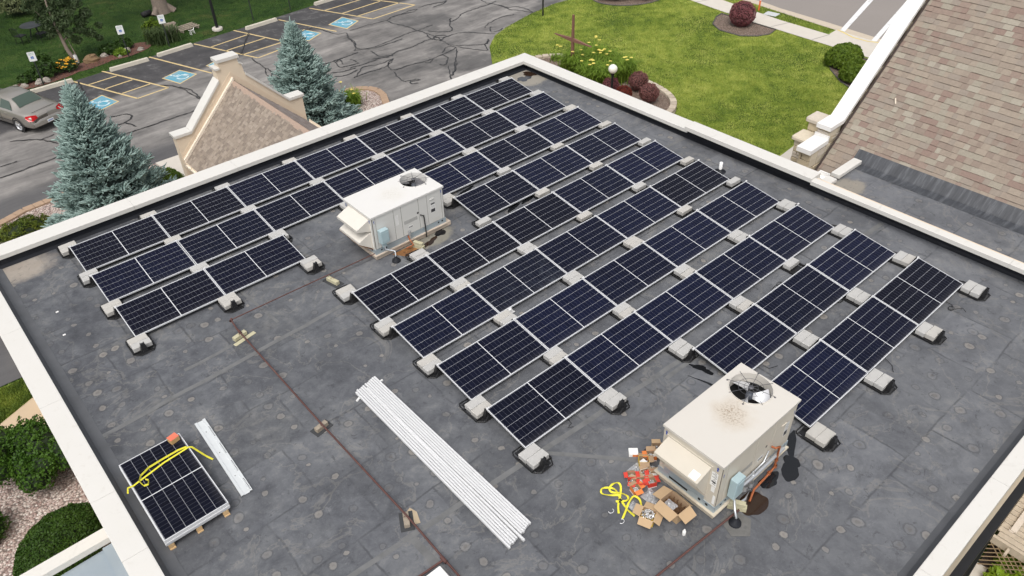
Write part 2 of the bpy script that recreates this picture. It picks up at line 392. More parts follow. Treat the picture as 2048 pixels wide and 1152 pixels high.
def stones_mat(name, cols, scale):
    t = NT(name); co = t.coord(); nd = t.n('ShaderNodeTexVoronoi', feature='F1'); t.put(nd.inputs['Vector'], co); nd.inputs['Scale'].default_value = scale
    r_, g_, b_ = t.xyz(nd.outputs['Color']); c = t.ramp(r_, [(i / (len(cols)-1), q) for i, q in enumerate(cols)])
    gap = t.step(nd.outputs['Distance'], 0.42, 0.75); c = t.mix(t.m('MULTIPLY', gap, 0.75), c, (.07,.05,.04))
    c = t.mix(t.m('MULTIPLY', t.step(t.noise(co, 0.9, 5), 0.5, 0.7), 0.3), c, (.16,.11,.09))
    t.bump(t.m('SUBTRACT', 1.0, nd.outputs['Distance']), 0.8, 0.03); return t.fin(c, 0.8)
M_GRAVEL = stones_mat('pink_gravel', [(.36,.25,.22), (.52,.42,.37), (.27,.17,.15), (.64,.56,.5), (.43,.33,.29), (.74,.68,.62)], 20)
M_MULCH = stones_mat('bark_mulch', [(.16,.11,.08), (.26,.19,.15), (.1,.07,.05), (.32,.25,.2)], 20)
M_REDMULCH = stones_mat('red_mulch', [(.13,.045,.03), (.2,.075,.05), (.07,.03,.02), (.16,.08,.06)], 16)
M_SOIL = stones_mat('dark_soil', [(.03,.022,.018), (.05,.036,.03), (.018,.014,.012)], 30)
M_PAVER = simple('tan_paver', (.36,.25,.17), 0.85, var=0.2, scale=2.5, bump=0.3)
M_EDGE = simple('dark_edging', (.09,.085,.08), 0.8)

# ------------------------------------------------------------------ setting: ground, lot, street
def S(poly, z, mat, name): return struct(MB().sheet(poly, z).build(name, mat))
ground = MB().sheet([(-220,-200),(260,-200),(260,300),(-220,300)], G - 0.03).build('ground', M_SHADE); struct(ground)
S([(-60,18.2),(-2,23.45),(4,23.7),(8,24.05),(12,24.5),(18,25.0),(22,25.45),(90,30.5),(90,16),(34,14.75),(30.98,14.8),(28.83,14.5),(26.53,13.9),(25.17,13.36),(23.87,12.3),(23.23,11.42),(22.42,10.34),(21.72,9.24),(20.6,6),(19.5,1.2),(-2.2,1.2),(-2.2,2.42),(-60,2.9)], G, M_ASPH, 'parking_lot')
S([(90,16),(34,14.75),(32.4,14.7),(30.98,14.8),(28.83,14.5),(26.53,13.9),(25.17,13.36),(23.87,12.3),(23.23,11.42),(22.42,10.34),(21.72,9.24),(20.6,6),(19.5,1.2),(19.5,-30),(60,-30)], G + 0.03, M_LAWN, 'lawn')
S([(-60,2.85),(-2.9,2.35),(-1.9,2.3),(-1.9,1.35),(-2.4,1.25),(-4,0.55),(-60,-24)], G + 0.008, M_LAWN, 'side_lawn')
S([(-2.4,1.27),(-1.9,1.4),(-1.9,-0.15),(-2.33,-0.22),(-3.6,-0.55),(-12,-4.6),(-12,-3.0),(-4,0.5)], G + 0.02, simple('tan_concrete', (.5,.39,.27), 0.9, var=0.07, scale=3, bump=0.2), 'side_path')
S([(-1.9,-0.2),(-2.4,-0.25),(-3.6,-0.6),(-6,-2.2),(-6,-4.4),(-4.6,-4.3),(-4.2,-4.9),(-3.9,-8.2),(-1.9,-8.2)], G + 0.012, M_GRAVEL, 'side_gravel_bed')
e = MB(); e.tube([(-6.5,-4.0,G+.03),(-4.9,-4.25,G+.03),(-4.35,-4.75,G+.03),(-4.1,-5.4,G+.03),(-3.95,-8.0,G+.03)], 0.05, 6); struct(e.build('bed_edging', M_EDGE))
# planter strip in front of the building, with its paver kerb
PL = [(-2.05,9.6),(-1.6,11.0),(-0.71,11.6),(0.29,12.0),(1.41,12.12),(3.18,12.2),(5.04,12.31),(5.5,12.2),(5.6,11.4),(5.1,7.2),(5.1,1.2),(-2.05,1.2)]
S(PL, G + 0.06, M_GRAVEL, 'planter_gravel')
PR = [(10.1,1.2),(10.1,7.3),(10.3,11.6),(11.2,12.5),(13,12.75),(15.02,12.72),(15.57,12.6),(16.0,12.25),(16.2,11.8),(16.1,11.1),(15.7,10.3),(15.2,9.0),(15.0,1.2)]
S(PR, G + 0.06, M_GRAVEL, 'planter_gravel')
def kerb_path(path, w, h, name, mat, step=0.42, z0=G):
    """a kerb of separate pavers along a path, each slightly different"""
    m = MB(); P = [Vector((x, y, 0)) for x, y in path]; 
    for a, b in zip(P, P[1:]):
        L = (b - a).length; n = max(1, round(L / step)); d = (b - a) / n
        for i in range(n):
            p = a + d * i; ang = math.atan2(d.y, d.x)
            Mx = Matrix.Translation(p) @ Matrix.Rotation(ang + random.uniform(-.03,.03), 4, 'Z')
            m.bbox(0.006, d.length - 0.006, -w/2, w/2, z0 - 0.05, z0 + h + random.uniform(-.008,.008), 0.012, 0, Mx)
    return struct(m.build(name, mat))
kerb_path([(-2.15,1.5),(-2.2,9.6),(-1.7,11.1),(-0.71,11.68),(0.29,12.08),(1.41,12.2),(3.18,12.28),(5.04,12.39)], 0.34, 0.13, 'planter_kerb', M_PAVER)
kerb_path([(11.2,12.6),(13,12.85),(15.02,12.82),(15.6,12.68),(16.08,12.3),(16.28,11.8),(16.18,11.1),(15.78,10.3),(15.3,9.0)], 0.34, 0.13, 'planter_kerb', M_PAVER)
S([(5.1,7.2),(10.1,7.2),(10.3,12.3),(5.5,12.3)], G + 0.05, M_WALK, 'entrance_walk')
# pavement, verge, kerb and street, turned a few degrees
S([(38.6,24),(37.39,9.6),(36.87,5),(36.7,-0.7),(36.3,-30),(38.0,-30),(38.12,0.55),(38.2,3.64),(38.76,8.21),(40.2,24)], G + 0.06, M_WALK, 'sidewalk')
S([(38.12,0.55),(39.0,0.62),(38.9,-2.3),(38.4,-30),(38.0,-30)], G + 0.06, M_WALK, 'sidewalk_ramp')
j = MB()
for (a, b) in [((37.0,6.4),(38.55,6.0)),((36.9,3.4),(38.2,3.05)),((36.8,0.75),(38.15,0.5)),((37.3,8.9),(38.8,8.4))]: j.ribbon([(a[0],a[1],G+.064),(b[0],b[1],G+.064)], 0.03)
struct(j.build('sidewalk_joints', M_EDGE))
S([(39.0,0.62),(39.07,1.64),(39.32,4.38),(39.6,7.36),(41.0,24),(41.6,24),(40.05,5.6),(39.9,4.77),(39.73,1.42),(39.46,-1.73),(39.2,-30),(38.4,-30),(38.9,-2.3)], G + 0.05, simple('kerb_concrete', (.5,.43,.34), 0.9, var=0.15, scale=4, bump=0.3), 'street_kerb')
S([(41.6,24),(40.05,5.6),(39.9,4.77),(39.73,1.42),(39.46,-1.73),(39.2,-30),(80,-30),(80,24)], G + 0.036, M_STREET, 'street')
w = MB()
w.sheet([(39.1,0.45),(39.1,0.17),(45.1,1.72),(48,2.5),(48,2.8),(44.92,2.0)], G + 0.056); w.sheet([(38.85,-1.5),(39.0,-1.74),(44.9,-0.32),(48,0.4),(48,0.7),(45.0,-0.03)], G + 0.056)
struct(w.build('crosswalk_lines', M_WPAINT))
y_ = MB(); y_.ribbon([(39.06,0.56,G+.066),(38.87,0,G+.066),(38.62,-.58,G+.066),(38.65,-1.43,G+.066),(38.89,-1.9,G+.066)], 0.09); struct(y_.build('yellow_kerb_line', worn_paint('kerb_yellow', (.7,.55,.16), (.5,.42,.25))))
S([(38.3,4.86),(38.95,4.95),(39.05,4.18),(38.42,4.12)], G + 0.07, simple('utility_cover', (.5,.52,.52), 0.7), 'utility_cover')
# mulch beds in the lawn with their edging
def bed(poly, mat, name, edging=True, z=G + 0.045):
    S(poly, z, mat, name)
    if edging:
        m = MB(); m.tube([(x, y, z + 0.02) for x, y in poly + [poly[0]]], 0.035, 6); struct(m.build('bed_edging', M_EDGE))
def ell(cx, cy, a, b, rot, n=28, t0=0, t1=2*math.pi):
    return [(cx + a*math.cos(t)*math.cos(rot) - b*math.sin(t)*math.sin(rot), cy + a*math.cos(t)*math.sin(rot) + b*math.sin(t)*math.cos(rot)) for t in [t0 + (t1-t0)*i/n for i in range(n)]]
bed([(36.75,6.6),(36.1,6.5),(35.01,5.93),(34.5,5.07),(34.58,3.76),(35.2,3.1),(35.9,2.8),(36.75,2.95)], M_MULCH, 'mulch_bed')
bed([(36.4,-1.1),(35.06,-1.22),(33.9,-2.1),(33.03,-3.11),(32.6,-4.0),(32.6,-6),(36.4,-6)], M_MULCH, 'mulch_bed')
bed(ell(35.3, 12.6, 2.3, 1.75, -.5), M_MULCH, 'mulch_bed')
S([(19.5,-9.2),(28.9,-9.2),(28.9,-4.9),(24.5,-5.3),(24.4,-6.2),(19.5,-6.6)], G + 0.05, M_WALK, 'church_path')

# painted bays, hatching, blue squares with the access symbol, tar seals
ln = MB()
def pl(a, b, wd=0.1): ln.ribbon([(a[0], a[1], G + .006), (b[0], b[1], G + .006)], wd)
for a, b in [((5.65,24.01),(7.37,19.39)),((7.26,24.12),(8.98,19.56)),((9.82,24.29),(11.36,19.73)),((12.4,24.38),(14.05,19.92)),((14.96,24.77),(16.36,20.7)),((17.71,24.52),(19.17,20.34)),((20.07,25.0),(21.81,20.58)),((23.0,25.1),(25.04,20.82)),((-0.55,23.4),(1.36,20.2)),
             ((6.12,22.82),(7.6,22.93)),((6.61,21.7),(8.02,21.85)),((7.03,20.52),(8.49,20.68)),((7.37,19.39),(8.98,19.56)),
             ((12.82,23.23),(15.37,23.57)),((13.22,22.12),(15.71,22.35)),((13.62,20.93),(16.15,21.06)),((14.05,19.92),(16.4,20.3)),
             ((20.5,23.95),(23.2,24.1)),((20.98,22.72),(23.9,22.95)),((21.4,21.65),(24.6,21.85)),((21.81,20.58),(25.04,20.82))]: pl(a, b)
struct(ln.build('bay_lines', M_YEL))
SQ = [[(5.15,20.53),(6.22,21.05),(6.58,19.69),(5.5,19.25)], [(9.2,20.93),(10.3,21.36),(10.75,20.19),(9.6,19.6)], [(11.55,20.9),(12.6,21.35),(13.0,20.15),(11.9,19.7)],
      [(16.95,21.6),(17.98,21.97),(18.42,20.74),(17.25,20.15)], [(19.41,21.63),(20.68,22.2),(21.01,20.9),(19.81,20.25)], [(26.0,22.3),(27.1,22.8),(27.5,21.5),(26.4,21.1)]]
sq = MB(); sb = MB(); sy = MB()
for q in SQ:
    c = [sum(p[i] for p in q) / 4 for i in (0, 1)]
    g = lambda k: [(c[0] + (x - c[0]) * k, c[1] + (y - c[1]) * k) for x, y in q]
    sq.sheet(g(1.02), G + .005); sb.sheet(g(0.9), G + .0085)
    ux = Vector((q[3][0] - q[0][0], q[3][1] - q[0][1], 0)); uy = Vector((q[1][0] - q[0][0], q[1][1] - q[0][1], 0)); o = Vector((c[0], c[1], G + .012))
    P = lambda a, b: o + uy * a + (-ux) * b                       # a: along the row, b: towards the kerb
    arc = [P(.05 + .24 * math.cos(t), -.12 + .22 * math.sin(t)) for t in [R(150) + R(245) * i / 14 for i in range(15)]]
    sy.ribbon(arc, .085); sy.ribbon([P(-.1,.27), P(-.05,.05), P(.16,.03), P(.26,-.26)], .095); sy.ribbon([P(-.07,.15), P(.12,.13)], .07)
    sy.add([P(-.12 + .06 * math.cos(t), .36 + .06 * math.sin(t)) for t in [R(36) * i for i in range(10)]], [tuple(range(10))])
struct(sq.build('access_square_borders', M_YEL)); struct(sb.build('access_squares', M_BLUE)); struct(sy.build('access_symbols', M_SYM))
CRACKS=[[(19.79,19.88),(20.95,19.94),(22.22,19.8),(22.85,20.11),(23.42,20.01)],[(23.42,20.01),(24.1,20.17),(24.69,20.08),(24.3,19.85),(23.68,19.99),(22.8,20.04)],[(22.22,19.8),(22.22,19.0),(22.49,18.29),(22.55,17.22),(22.67,16.35),(22.7,15.38),(22.55,14.3),(22.61,13.94),(23.95,12.8),(24.6,13.28),(24.26,13.0),(23.82,12.64),(23.41,12.06),(22.67,13.58)],[(19.05,18.7),(18.85,17.98),(18.57,17.25),(18.88,16.94),(19.42,16.8),(21.59,17.11),(22.63,17.14),(23.73,17.26)],[(18.54,17.29),(18.31,17.12),(18.65,16.98),(19.38,16.64),(21.2,16.66)],[(18.92,16.42),(18.87,15.5),(19.4,15.08),(18.91,15.19),(18.35,15.37)],[(19.36,15.02),(19.9,15.35),(20.92,15.32),(21.56,15.48),(22.46,15.51),(23.22,15.17),(23.94,15.19),(24.57,14.66),(25.33,13.59)],[(22.98,16.68),(23.24,16.1),(23.94,15.73),(24.39,16.49),(25.12,17.35),(24.77,16.9),(25.41,17.06),(26.14,17.52),(27.36,17.62),(28.46,17.64),(29.06,17.8)],[(28.5,18.63),(28.4,17.95),(28.58,17.51),(28.72,16.49),(29.2,16.13),(29.38,15.45),(29.19,14.55),(28.99,15.36),(28.65,15.95),(28.7,17.01)],[(22.62,16.29),(22.33,15.53),(22.59,15.06),(23.19,15.3),(22.88,15.72),(22.46,15.51),(22.58,14.87)],[(16.33,13.99),(16.92,14.09),(18.21,14.05),(18.83,14.34),(19.21,14.7),(18.76,14.41),(18.39,13.87),(18.36,13.38),(19.49,13.33),(20.2,13.17),(21.31,13.28),(22.5,13.54),(22.25,13.99),(21.59,13.48)],[(18.21,13.17),(18.0,12.52),(17.94,11.83),(18.61,11.59),(18.43,11.43),(18.15,11.63),(18.05,11.32),(18.33,11.21)],[(21.35,13.34),(21.41,12.9),(20.96,12.24),(20.58,12.07),(20.51,12.32)],[(22.46,13.4),(21.96,12.73),(21.25,11.95),(20.4,11.02),(19.99,10.74),(19.77,10.29)],[(20.68,11.79),(20.11,10.97),(20.17,10.73),(20.78,11.34),(21.21,11.81)],[(16.86,15.2),(17.44,15.17),(18.02,15.14),(18.69,15.22),(19.17,15.02)],[(16.47,14.03),(17.12,14.59),(17.41,14.84),(18.24,14.56),(19.06,14.67)],[(20.12,13.07),(20.26,12.83),(20.65,13.1)],[(24.94,20.32),(25.95,20.18),(26.64,20.0),(26.99,20.16)],[(25.57,19.68),(26.42,19.71),(26.82,19.94)],[(25.53,14.69),(26.19,15.13),(27.35,15.35),(28.21,15.19)],[(25.91,14.63),(25.41,13.94),(25.96,13.82),(26.24,13.97)],[(13.76,20.09),(13.71,19.21),(13.6,18.23),(13.28,17.5),(13.34,17.09),(13.64,17.66),(13.74,18.18),(13.6,18.23)],[(15.05,19.58),(14.9,18.97)],[(13.62,21.08),(15.35,23.66)],[(15.97,16.62),(16.9,16.61),(18.31,16.73)],[(17.73,21.72),(18.54,21.68),(18.86,20.05),(19.42,19.7),(19.09,18.97),(19.01,18.22),(18.62,17.4)],[(16.83,16.68),(16.56,15.85),(16.64,15.6),(17.51,15.46),(17.5,16.21)],[(15.8,15.37),(16.3,15.05),(17.09,14.98)],[(15.69,14.79),(16.25,14.58),(17.02,14.69)],[(16.76,16.38),(17.12,16.58),(16.85,15.93)],[(5.21,15.94),(8.83,16.03)],[(0.27,15.6),(2.62,15.83)],[(8.81,20.11),(9.35,19.29),(9.48,18.32),(9.57,17.13),(9.68,18.4),(9.42,19.22)],[(5.6,18.17),(6.32,17.96),(6.36,17.43),(5.69,17.1),(5.17,17.37)],[(6.21,16.37),(5.99,17.06)],[(1.48,18.86),(2.15,18.44),(2.55,18.05),(3.01,17.16)],[(0.52,16.63),(1.2,16.68)],[(5.9,23.54),(5.53,21.08)],[(2.55,18.05),(3.16,18.15)]]
cs = MB()
for k, c in enumerate(CRACKS):
    P = [Vector((x, y, 0)) for x, y in c]; path = []
    for i in range(len(P) - 1):                                   # smooth the digitised line a little
        p0, p1, p2, p3 = P[max(i-1, 0)], P[i], P[i+1], P[min(i+2, len(P)-1)]
        n = max(2, int((p2 - p1).length / 0.16))
        for q in range(n):
            t = q / n
            path.append(0.5 * ((2*p1) + (-p0+p2)*t + (2*p0-5*p1+4*p2-p3)*t*t + (-p0+3*p1-3*p2+p3)*t*t*t))
    path.append(P[-1])
    vs = []
    for i, p in enumerate(path):
        d = path[min(i+1, len(path)-1)] - path[max(i-1, 0)]; s_ = Vector((-d.y, d.x, 0)); s_ = s_.normalized() if s_.length > 1e-6 else Vector((1,0,0))
        wd = 0.058 * random.uniform(0.55, 1.5); p = p + s_ * random.uniform(-.04, .04)
        vs += [p - s_ * wd / 2 + Vector((0,0,G+.014+k*.0004)), p + s_ * wd / 2 + Vector((0,0,G+.014+k*.0004))]
    cs.add(vs, [(2*i, 2*i+1, 2*i+3, 2*i+2) for i in range(len(path)-1)])
struct(cs.build('tar_crack_seals', M_SEAL))

# grass blades over the lawn (uncountable: one object)
def inside(px, py, poly):
    c = np.zeros(len(px), bool); n = len(poly)
    for i in range(n):
        (x1, y1), (x2, y2) = poly[i], poly[(i+1) % n]
        cond = ((y1 > py) != (y2 > py)) & (px < (x2 - x1) * (py - y1) / ((y2 - y1) or 1e-9) + x1); c ^= cond
    return c
def blades(n, poly, z, h, w, mats, name, label, excl=()):
    xs = [p[0] for p in poly]; ys = [p[1] for p in poly]
    px = RNG.uniform(min(xs), max(xs), n); py = RNG.uniform(min(ys), max(ys), n); k = inside(px, py, poly)
    for e_ in excl: k &= ~inside(px, py, e_)
    px, py = px[k], py[k]; n = len(px); a = RNG.uniform(0, 6.283, n); hh = h * RNG.uniform(0.5, 1.4, n); lean = RNG.uniform(0.2, 0.9, n) * hh; b = RNG.uniform(0, 6.283, n)
    ww = w * RNG.uniform(0.6, 1.3, n)
    v = np.stack([np.stack([px - ww*np.cos(a), py - ww*np.sin(a), np.full(n, z)], 1), np.stack([px + ww*np.cos(a), py + ww*np.sin(a), np.full(n, z)], 1), np.stack([px + lean*np.cos(b), py + lean*np.sin(b), z + hh], 1)], 1).reshape(-1, 3)
    patch = .7*np.sin(px*.9 + 1.3*np.sin(py*.7)) + .7*np.sin(py*1.1 + 1.7*np.sin(px*.5)) + 1.3*np.sin(px*2.7 + 2*np.sin(py*1.9)) * np.sin(py*3.1 + 1.5*np.sin(px*2.2)) + .5*np.sin(px*6.3+np.sin(py*5))*np.sin(py*5.7) + RNG.normal(0, .6, n)
    mi = np.digitize(patch, [-.9, .3, 1.4]) % len(mats)
    o = raw_mesh(name, v, np.arange(3*n).reshape(-1, 3), mats, mi); o['kind'] = 'stuff'; o['label'] = label; return o
GB = [simple('grass_blade_dark', (.075,.125,.013), 0.6), simple('grass_blade_mid', (.15,.215,.024), 0.6), simple('grass_blade_light', (.24,.3,.042), 0.6), simple('grass_blade_yellow', (.34,.38,.07), 0.6)]
LAWN = [(34,14.75),(30.98,14.8),(28.83,14.5),(26.53,13.9),(25.17,13.36),(23.87,12.3),(23.23,11.42),(22.42,10.34),(21.72,9.24),(22.5,0),(21,-6.4),(24.4,-6.1),(24.5,-5.2),(29,-4.8),(33,-7),(36.6,-2),(36.85,4),(37.3,9.4),(37.9,16)]
blades(240000, LAWN, G + .03, 0.06, 0.012, GB, 'lawn_grass', 'short mown grass of the bright green lawn beside the church', excl=[[(36.75,6.6),(36.1,6.5),(35.01,5.93),(34.5,5.07),(34.58,3.76),(35.2,3.1),(35.9,2.8),(36.75,2.95)], [(36.4,-1.1),(35.06,-1.22),(33.9,-2.1),(33.03,-3.11),(32.6,-4.0),(32.6,-6),(36.4,-6)], ell(35.3,12.6,2.3,1.75,-.5), ell(22.0,4.6,4.3,4.8,0)])
blades(16000, [(38.25,4),(38.2,0.8),(38.95,0.8),(39.5,7),(40,12),(39.1,12)], G + .0, 0.1, 0.016, GB, 'verge_grass', 'strip of grass between the pavement and the street', excl=[[(38.3,4.86),(38.95,4.95),(39.05,4.18),(38.42,4.12)]])
blades(15000, [(-3.6,2.3),(-2.0,2.25),(-2.0,1.4),(-2.4,1.3),(-3.6,0.7)], G + .01, 0.07, 0.012, GB, 'side_grass', 'patch of bright grass beside the tan path left of the roof')
blades(9000, [(-6,-4.6),(-4.5,-4.9),(-4.15,-5.6),(-4.1,-7.2),(-6,-7.2)], G - .02, 0.07, 0.012, GB, 'side_grass', 'corner of grass beyond the gravel bed edging')
GS = [simple('shade_blade_dark', (.011,.031,.004), 0.7), simple('shade_blade_mid', (.02,.052,.006), 0.7), simple('shade_blade_light', (.036,.077,.01), 0.7), simple('shade_blade_dry', (.07,.085,.025), 0.7)]  # blade colours darkened to paint in the shade of the trees
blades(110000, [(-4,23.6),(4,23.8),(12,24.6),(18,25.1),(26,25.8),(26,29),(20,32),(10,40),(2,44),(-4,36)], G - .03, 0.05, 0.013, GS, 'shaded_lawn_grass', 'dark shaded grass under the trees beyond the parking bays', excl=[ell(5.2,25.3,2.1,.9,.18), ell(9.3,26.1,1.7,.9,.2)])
# ------------------------------------------------------------------ the flat roofed building
bld = thing('flat_roof_building', 'long flat roofed building carrying the solar panels, cream coping round its dark membrane roof', 'building', (7, -9, G))
def part(mb, name, mats, parent, world=True):
    """a part whose mesh is given in world coordinates"""
    o = mb.build(name, mats); o.parent = parent
    if world: o.matrix_parent_inverse = Matrix.Identity(4); o.location = -Vector(parent.location)
    return o
part(MB().sheet([(-1.79,-18.36),(16.2,-18.36),(16.2,0.8),(-1.79,0.8)], 0.0), 'roof_membrane', M_MEMB, bld)
for c in bld.children: pass
wl = MB()
wl.box(-2.14, 16.5, 0.82, 1.2, G - .02, 0.2); wl.box(-2.14, -1.82, -18.58, 0.82, G - .02, 0.2); wl.box(16.2, 16.5, -22, 0.82, G - .02, 0.2); wl.box(-1.82, 16.2, -18.58, -18.4, G - .02, 0.2)
part(wl, 'wall', M_EIFS, bld)
fl = MB()                                                        # black flashing up the inside of the parapets, with a cant
fl.add([(-1.8,.66,.004),(16.14,.66,.004),(16.14,.775,.05),(-1.8,.775,.05),(16.14,.8,.22),(-1.8,.8,.22)], [(0,1,2,3),(3,2,4,5)])
fl.add([(16.06,.66,.005),(16.06,-18.3,.005),(16.14,-18.3,.05),(16.14,.775,.05),(16.18,-18.3,.3),(16.18,.8,.3)], [(0,1,2,3)[::-1],(3,2,4,5)[::-1]])
part(fl, 'parapet_flashing', M_FLASH, bld); fl = MB()
fl.add([(-1.5,.66,.006),(-1.5,-18.2,.006),(-1.7,-18.2,.05),(-1.7,.775,.05),(-1.79,-18.3,.22),(-1.79,.8,.22)], [(0,1,2,3),(3,2,4,5)])
fl.add([(-1.7,-18.16,.007),(16.14,-18.16,.007),(16.14,-18.26,.05),(-1.7,-18.26,.05),(16.14,-18.36,.22),(-1.7,-18.36,.22)], [(0,1,2,3)[::-1],(3,2,4,5)[::-1]])
part(fl, 'parapet_flashing', simple('weathered_flashing', (.1,.104,.112), .6, var=.35, scale=2.2, bump=.15, dirt=((.17,.17,.172), .6)), bld)
def coping(axis, a0, a1, lo, hi, z0, z1, name='coping', mat=M_COPE, parent=bld, piece=3.05, slope=0.012, joints=None):
    """folded metal cap in lengths with hairline joints; lo is the roof side"""
    m = MB(); cuts = [a0] + (joints or [a0 + (1 if a1 > a0 else -1) * piece * i for i in range(1, int(abs(a1 - a0) / piece) + 1)]) + [a1]
    for p, q in zip(cuts, cuts[1:]):
        if abs(q - p) < .05: continue
        s_ = 1 if q > p else -1; p2, q2 = p + .0025 * s_, q - .0025 * s_
        prof = [(lo, z0), (lo, z1 - slope), (lo + (hi-lo)*.05, z1 - slope*.7), (hi - (hi-lo)*.02, z1), (hi, z1 - .006), (hi, z0 - .02), (hi - (hi-lo)*.04, z0 - .02), (hi - (hi-lo)*.04, z0 + .01), (lo + (hi-lo)*.06, z0 + .01), (lo + (hi-lo)*.06, z0)]
        n = len(prof); vs = []
        for t in (p2, q2): vs += [(t, u, z) if axis == 'x' else (u, t, z) for u, z in prof]
        m.add(vs, [(i, (i+1) % n, n + (i+1) % n, n + i) for i in range(n)] + [tuple(range(n)), tuple(range(2*n-1, n-1, -1))])
    return part(m, name, mat, parent)
coping('x', -2.2, 16.0, 0.72, 1.27, 0.215, 0.34, joints=[1.9, 4.9, 7.9, 11.1, 14.2])
coping('y', 1.27, -6.7, 16.0, 16.55, 0.215, 0.335, joints=[0.72, -2.2, -5.0])
coping('y', -6.72, -11.0, 15.83, 16.29, 0.38, 0.51, joints=[-8.1])
coping('y', -11.0, -22.0, 15.8, 16.03, 0.34, 0.46, joints=[-12.9, -16.1, -19.2])
coping('y', 0.72, -18.34, -1.78, -2.2, 0.22, 0.345, joints=[-2.6, -5.45, -8.4, -9.9, -13.0, -16.1])
coping('x', -2.2, 15.9, -18.36, -18.66, 0.22, 0.345, joints=[0.9, 3.9, 7.0, 9.55, 12.6])
g = MB(); g.box(5.0, 11.7, -18.84, -18.7, -.3, -.18); g.tube([(9.3,-18.78,-.25),(9.2,-18.8,-1.2),(8.6,-18.85,-3.0)], .05, 8); part(g, 'gutter', M_BLACK, bld)
g = MB(); g.box(11.9, 15.6, -18.86, -18.7, -.42, -.08); part(g, 'fascia_board', M_CREAM, bld)
sc = MB(); sc.box(16.14, 16.175, -.02, .34, .03, .17); part(sc, 'scupper', M_BLACK, bld)
tp = MB()                                                        # pale cover tapes over the membrane laps
def tape(a, b, wd=.11, z=.004):
    n = max(2, int((Vector(b) - Vector(a)).length / .35)); P = [(a[0]+(b[0]-a[0])*i/n, a[1]+(b[1]-a[1])*i/n + random.uniform(-.012,.012), z) for i in range(n+1)]
    tp.ribbon(P, wd)
tape((-1.6,-6.62),(4.0,-6.36)); tape((.4,-5.95),(1.5,-5.9),.09,.0046); tape((1.45,-12.4),(8.6,-12.78)); tape((-1.4,-12.3),(1.4,-12.4),.1); tape((7.6,-12.9),(11.5,-12.98),.1,.0044)
tape((4.1,-6.4),(16.0,-6.62),.1); tape((12.0,-12.95),(16.0,-13.05),.12); tape((1.6,-12.45),(1.62,-13.9),.14,.0052); tape((4.4,-12.55),(5.6,-13.9),.09,.005); tape((2.4,-2.9),(2.6,-5.9),.07,.0042)
part(tp, 'seam_tape', M_TAPE, bld)

# ------------------------------------------------------------------ shingled roofs: every tab is its own raised slate
def shingles(name, org, ud, vd, U, V, mats, weights, parent, expo=.143, tab=(.12,.42), edge_fn=None, thick=.013):
    ud = Vector(ud).normalized(); vd = Vector(vd).normalized(); nn = ud.cross(vd).normalized()
    if nn.z < 0: nn = -nn
    vs = []; fs = []; mi = []; o = Vector(org)
    nk = int(V / expo); last = 0
    for k in range(nk):
        u = -random.uniform(0, .3); v0 = k * expo; v1 = v0 + expo * 1.35
        while u < U:
            w_ = random.uniform(*tab); a, b = max(u, 0), min(u + w_, U); u += w_
            if b - a < .02: continue
            if edge_fn and not edge_fn((a+b)/2, v0 + expo/2): continue
            th = thick * random.choice((.55, 1.0, 1.0, 1.35)); dv = random.uniform(-.004, .004)
            P = [o + ud*a + vd*(v0+dv), o + ud*(b-.002) + vd*(v0+dv), o + ud*(b-.002) + vd*v1, o + ud*a + vd*v1]
            i0 = len(vs); vs += [P[0] + nn*.002, P[1] + nn*.002, P[0] + nn*(th+.004), P[1] + nn*(th+.004), P[2] + nn*.003, P[3] + nn*.003]
            q = [(i0+2,i0+3,i0+4,i0+5), (i0,i0+1,i0+3,i0+2), (i0,i0+2,i0+5,i0), (i0+1,i0+4,i0+3,i0+1)]
            fs += [q[0], q[1], (i0,i0+2,i0+5), (i0+1,i0+4,i0+3)]
            if random.random() < .08: c = last
            else: c = random.choices(range(len(mats)), weights)[0]
            last = c; mi += [c]*4
    m = MB(); m.v = [tuple(p) for p in vs]; m.f = fs; m.mi = mi; m.sm = [False]*len(fs)
    base = [o - nn*.02, o + ud*U - nn*.02, o + ud*U + vd*V - nn*.02, o + vd*V - nn*.02]
    m.add(base, [(0,1,2,3)], 0)
    ob = m.build(name, mats); ob.parent = parent; ob.location = -Vector(parent.location); return ob
def shm(n, c): return simple('shingle_' + n, c, 0.92, var=0.22, scale=16, bump=0.5, spec=0.2)
SH1 = [shm('tan', (.258,.214,.174)), shm('sand', (.28,.235,.19)), shm('sage', (.275,.247,.2)), shm('pale_sage', (.31,.28,.23)), shm('red', (.225,.165,.138)), shm('brown', (.228,.182,.15)), shm('rose', (.243,.187,.155)), shm('grey', (.25,.213,.178))]
SH2 = [shm('beige', (.275,.23,.188)), shm('light_beige', (.31,.262,.217)), shm('dull_brown', (.215,.178,.148)), shm('taupe', (.248,.206,.17))]

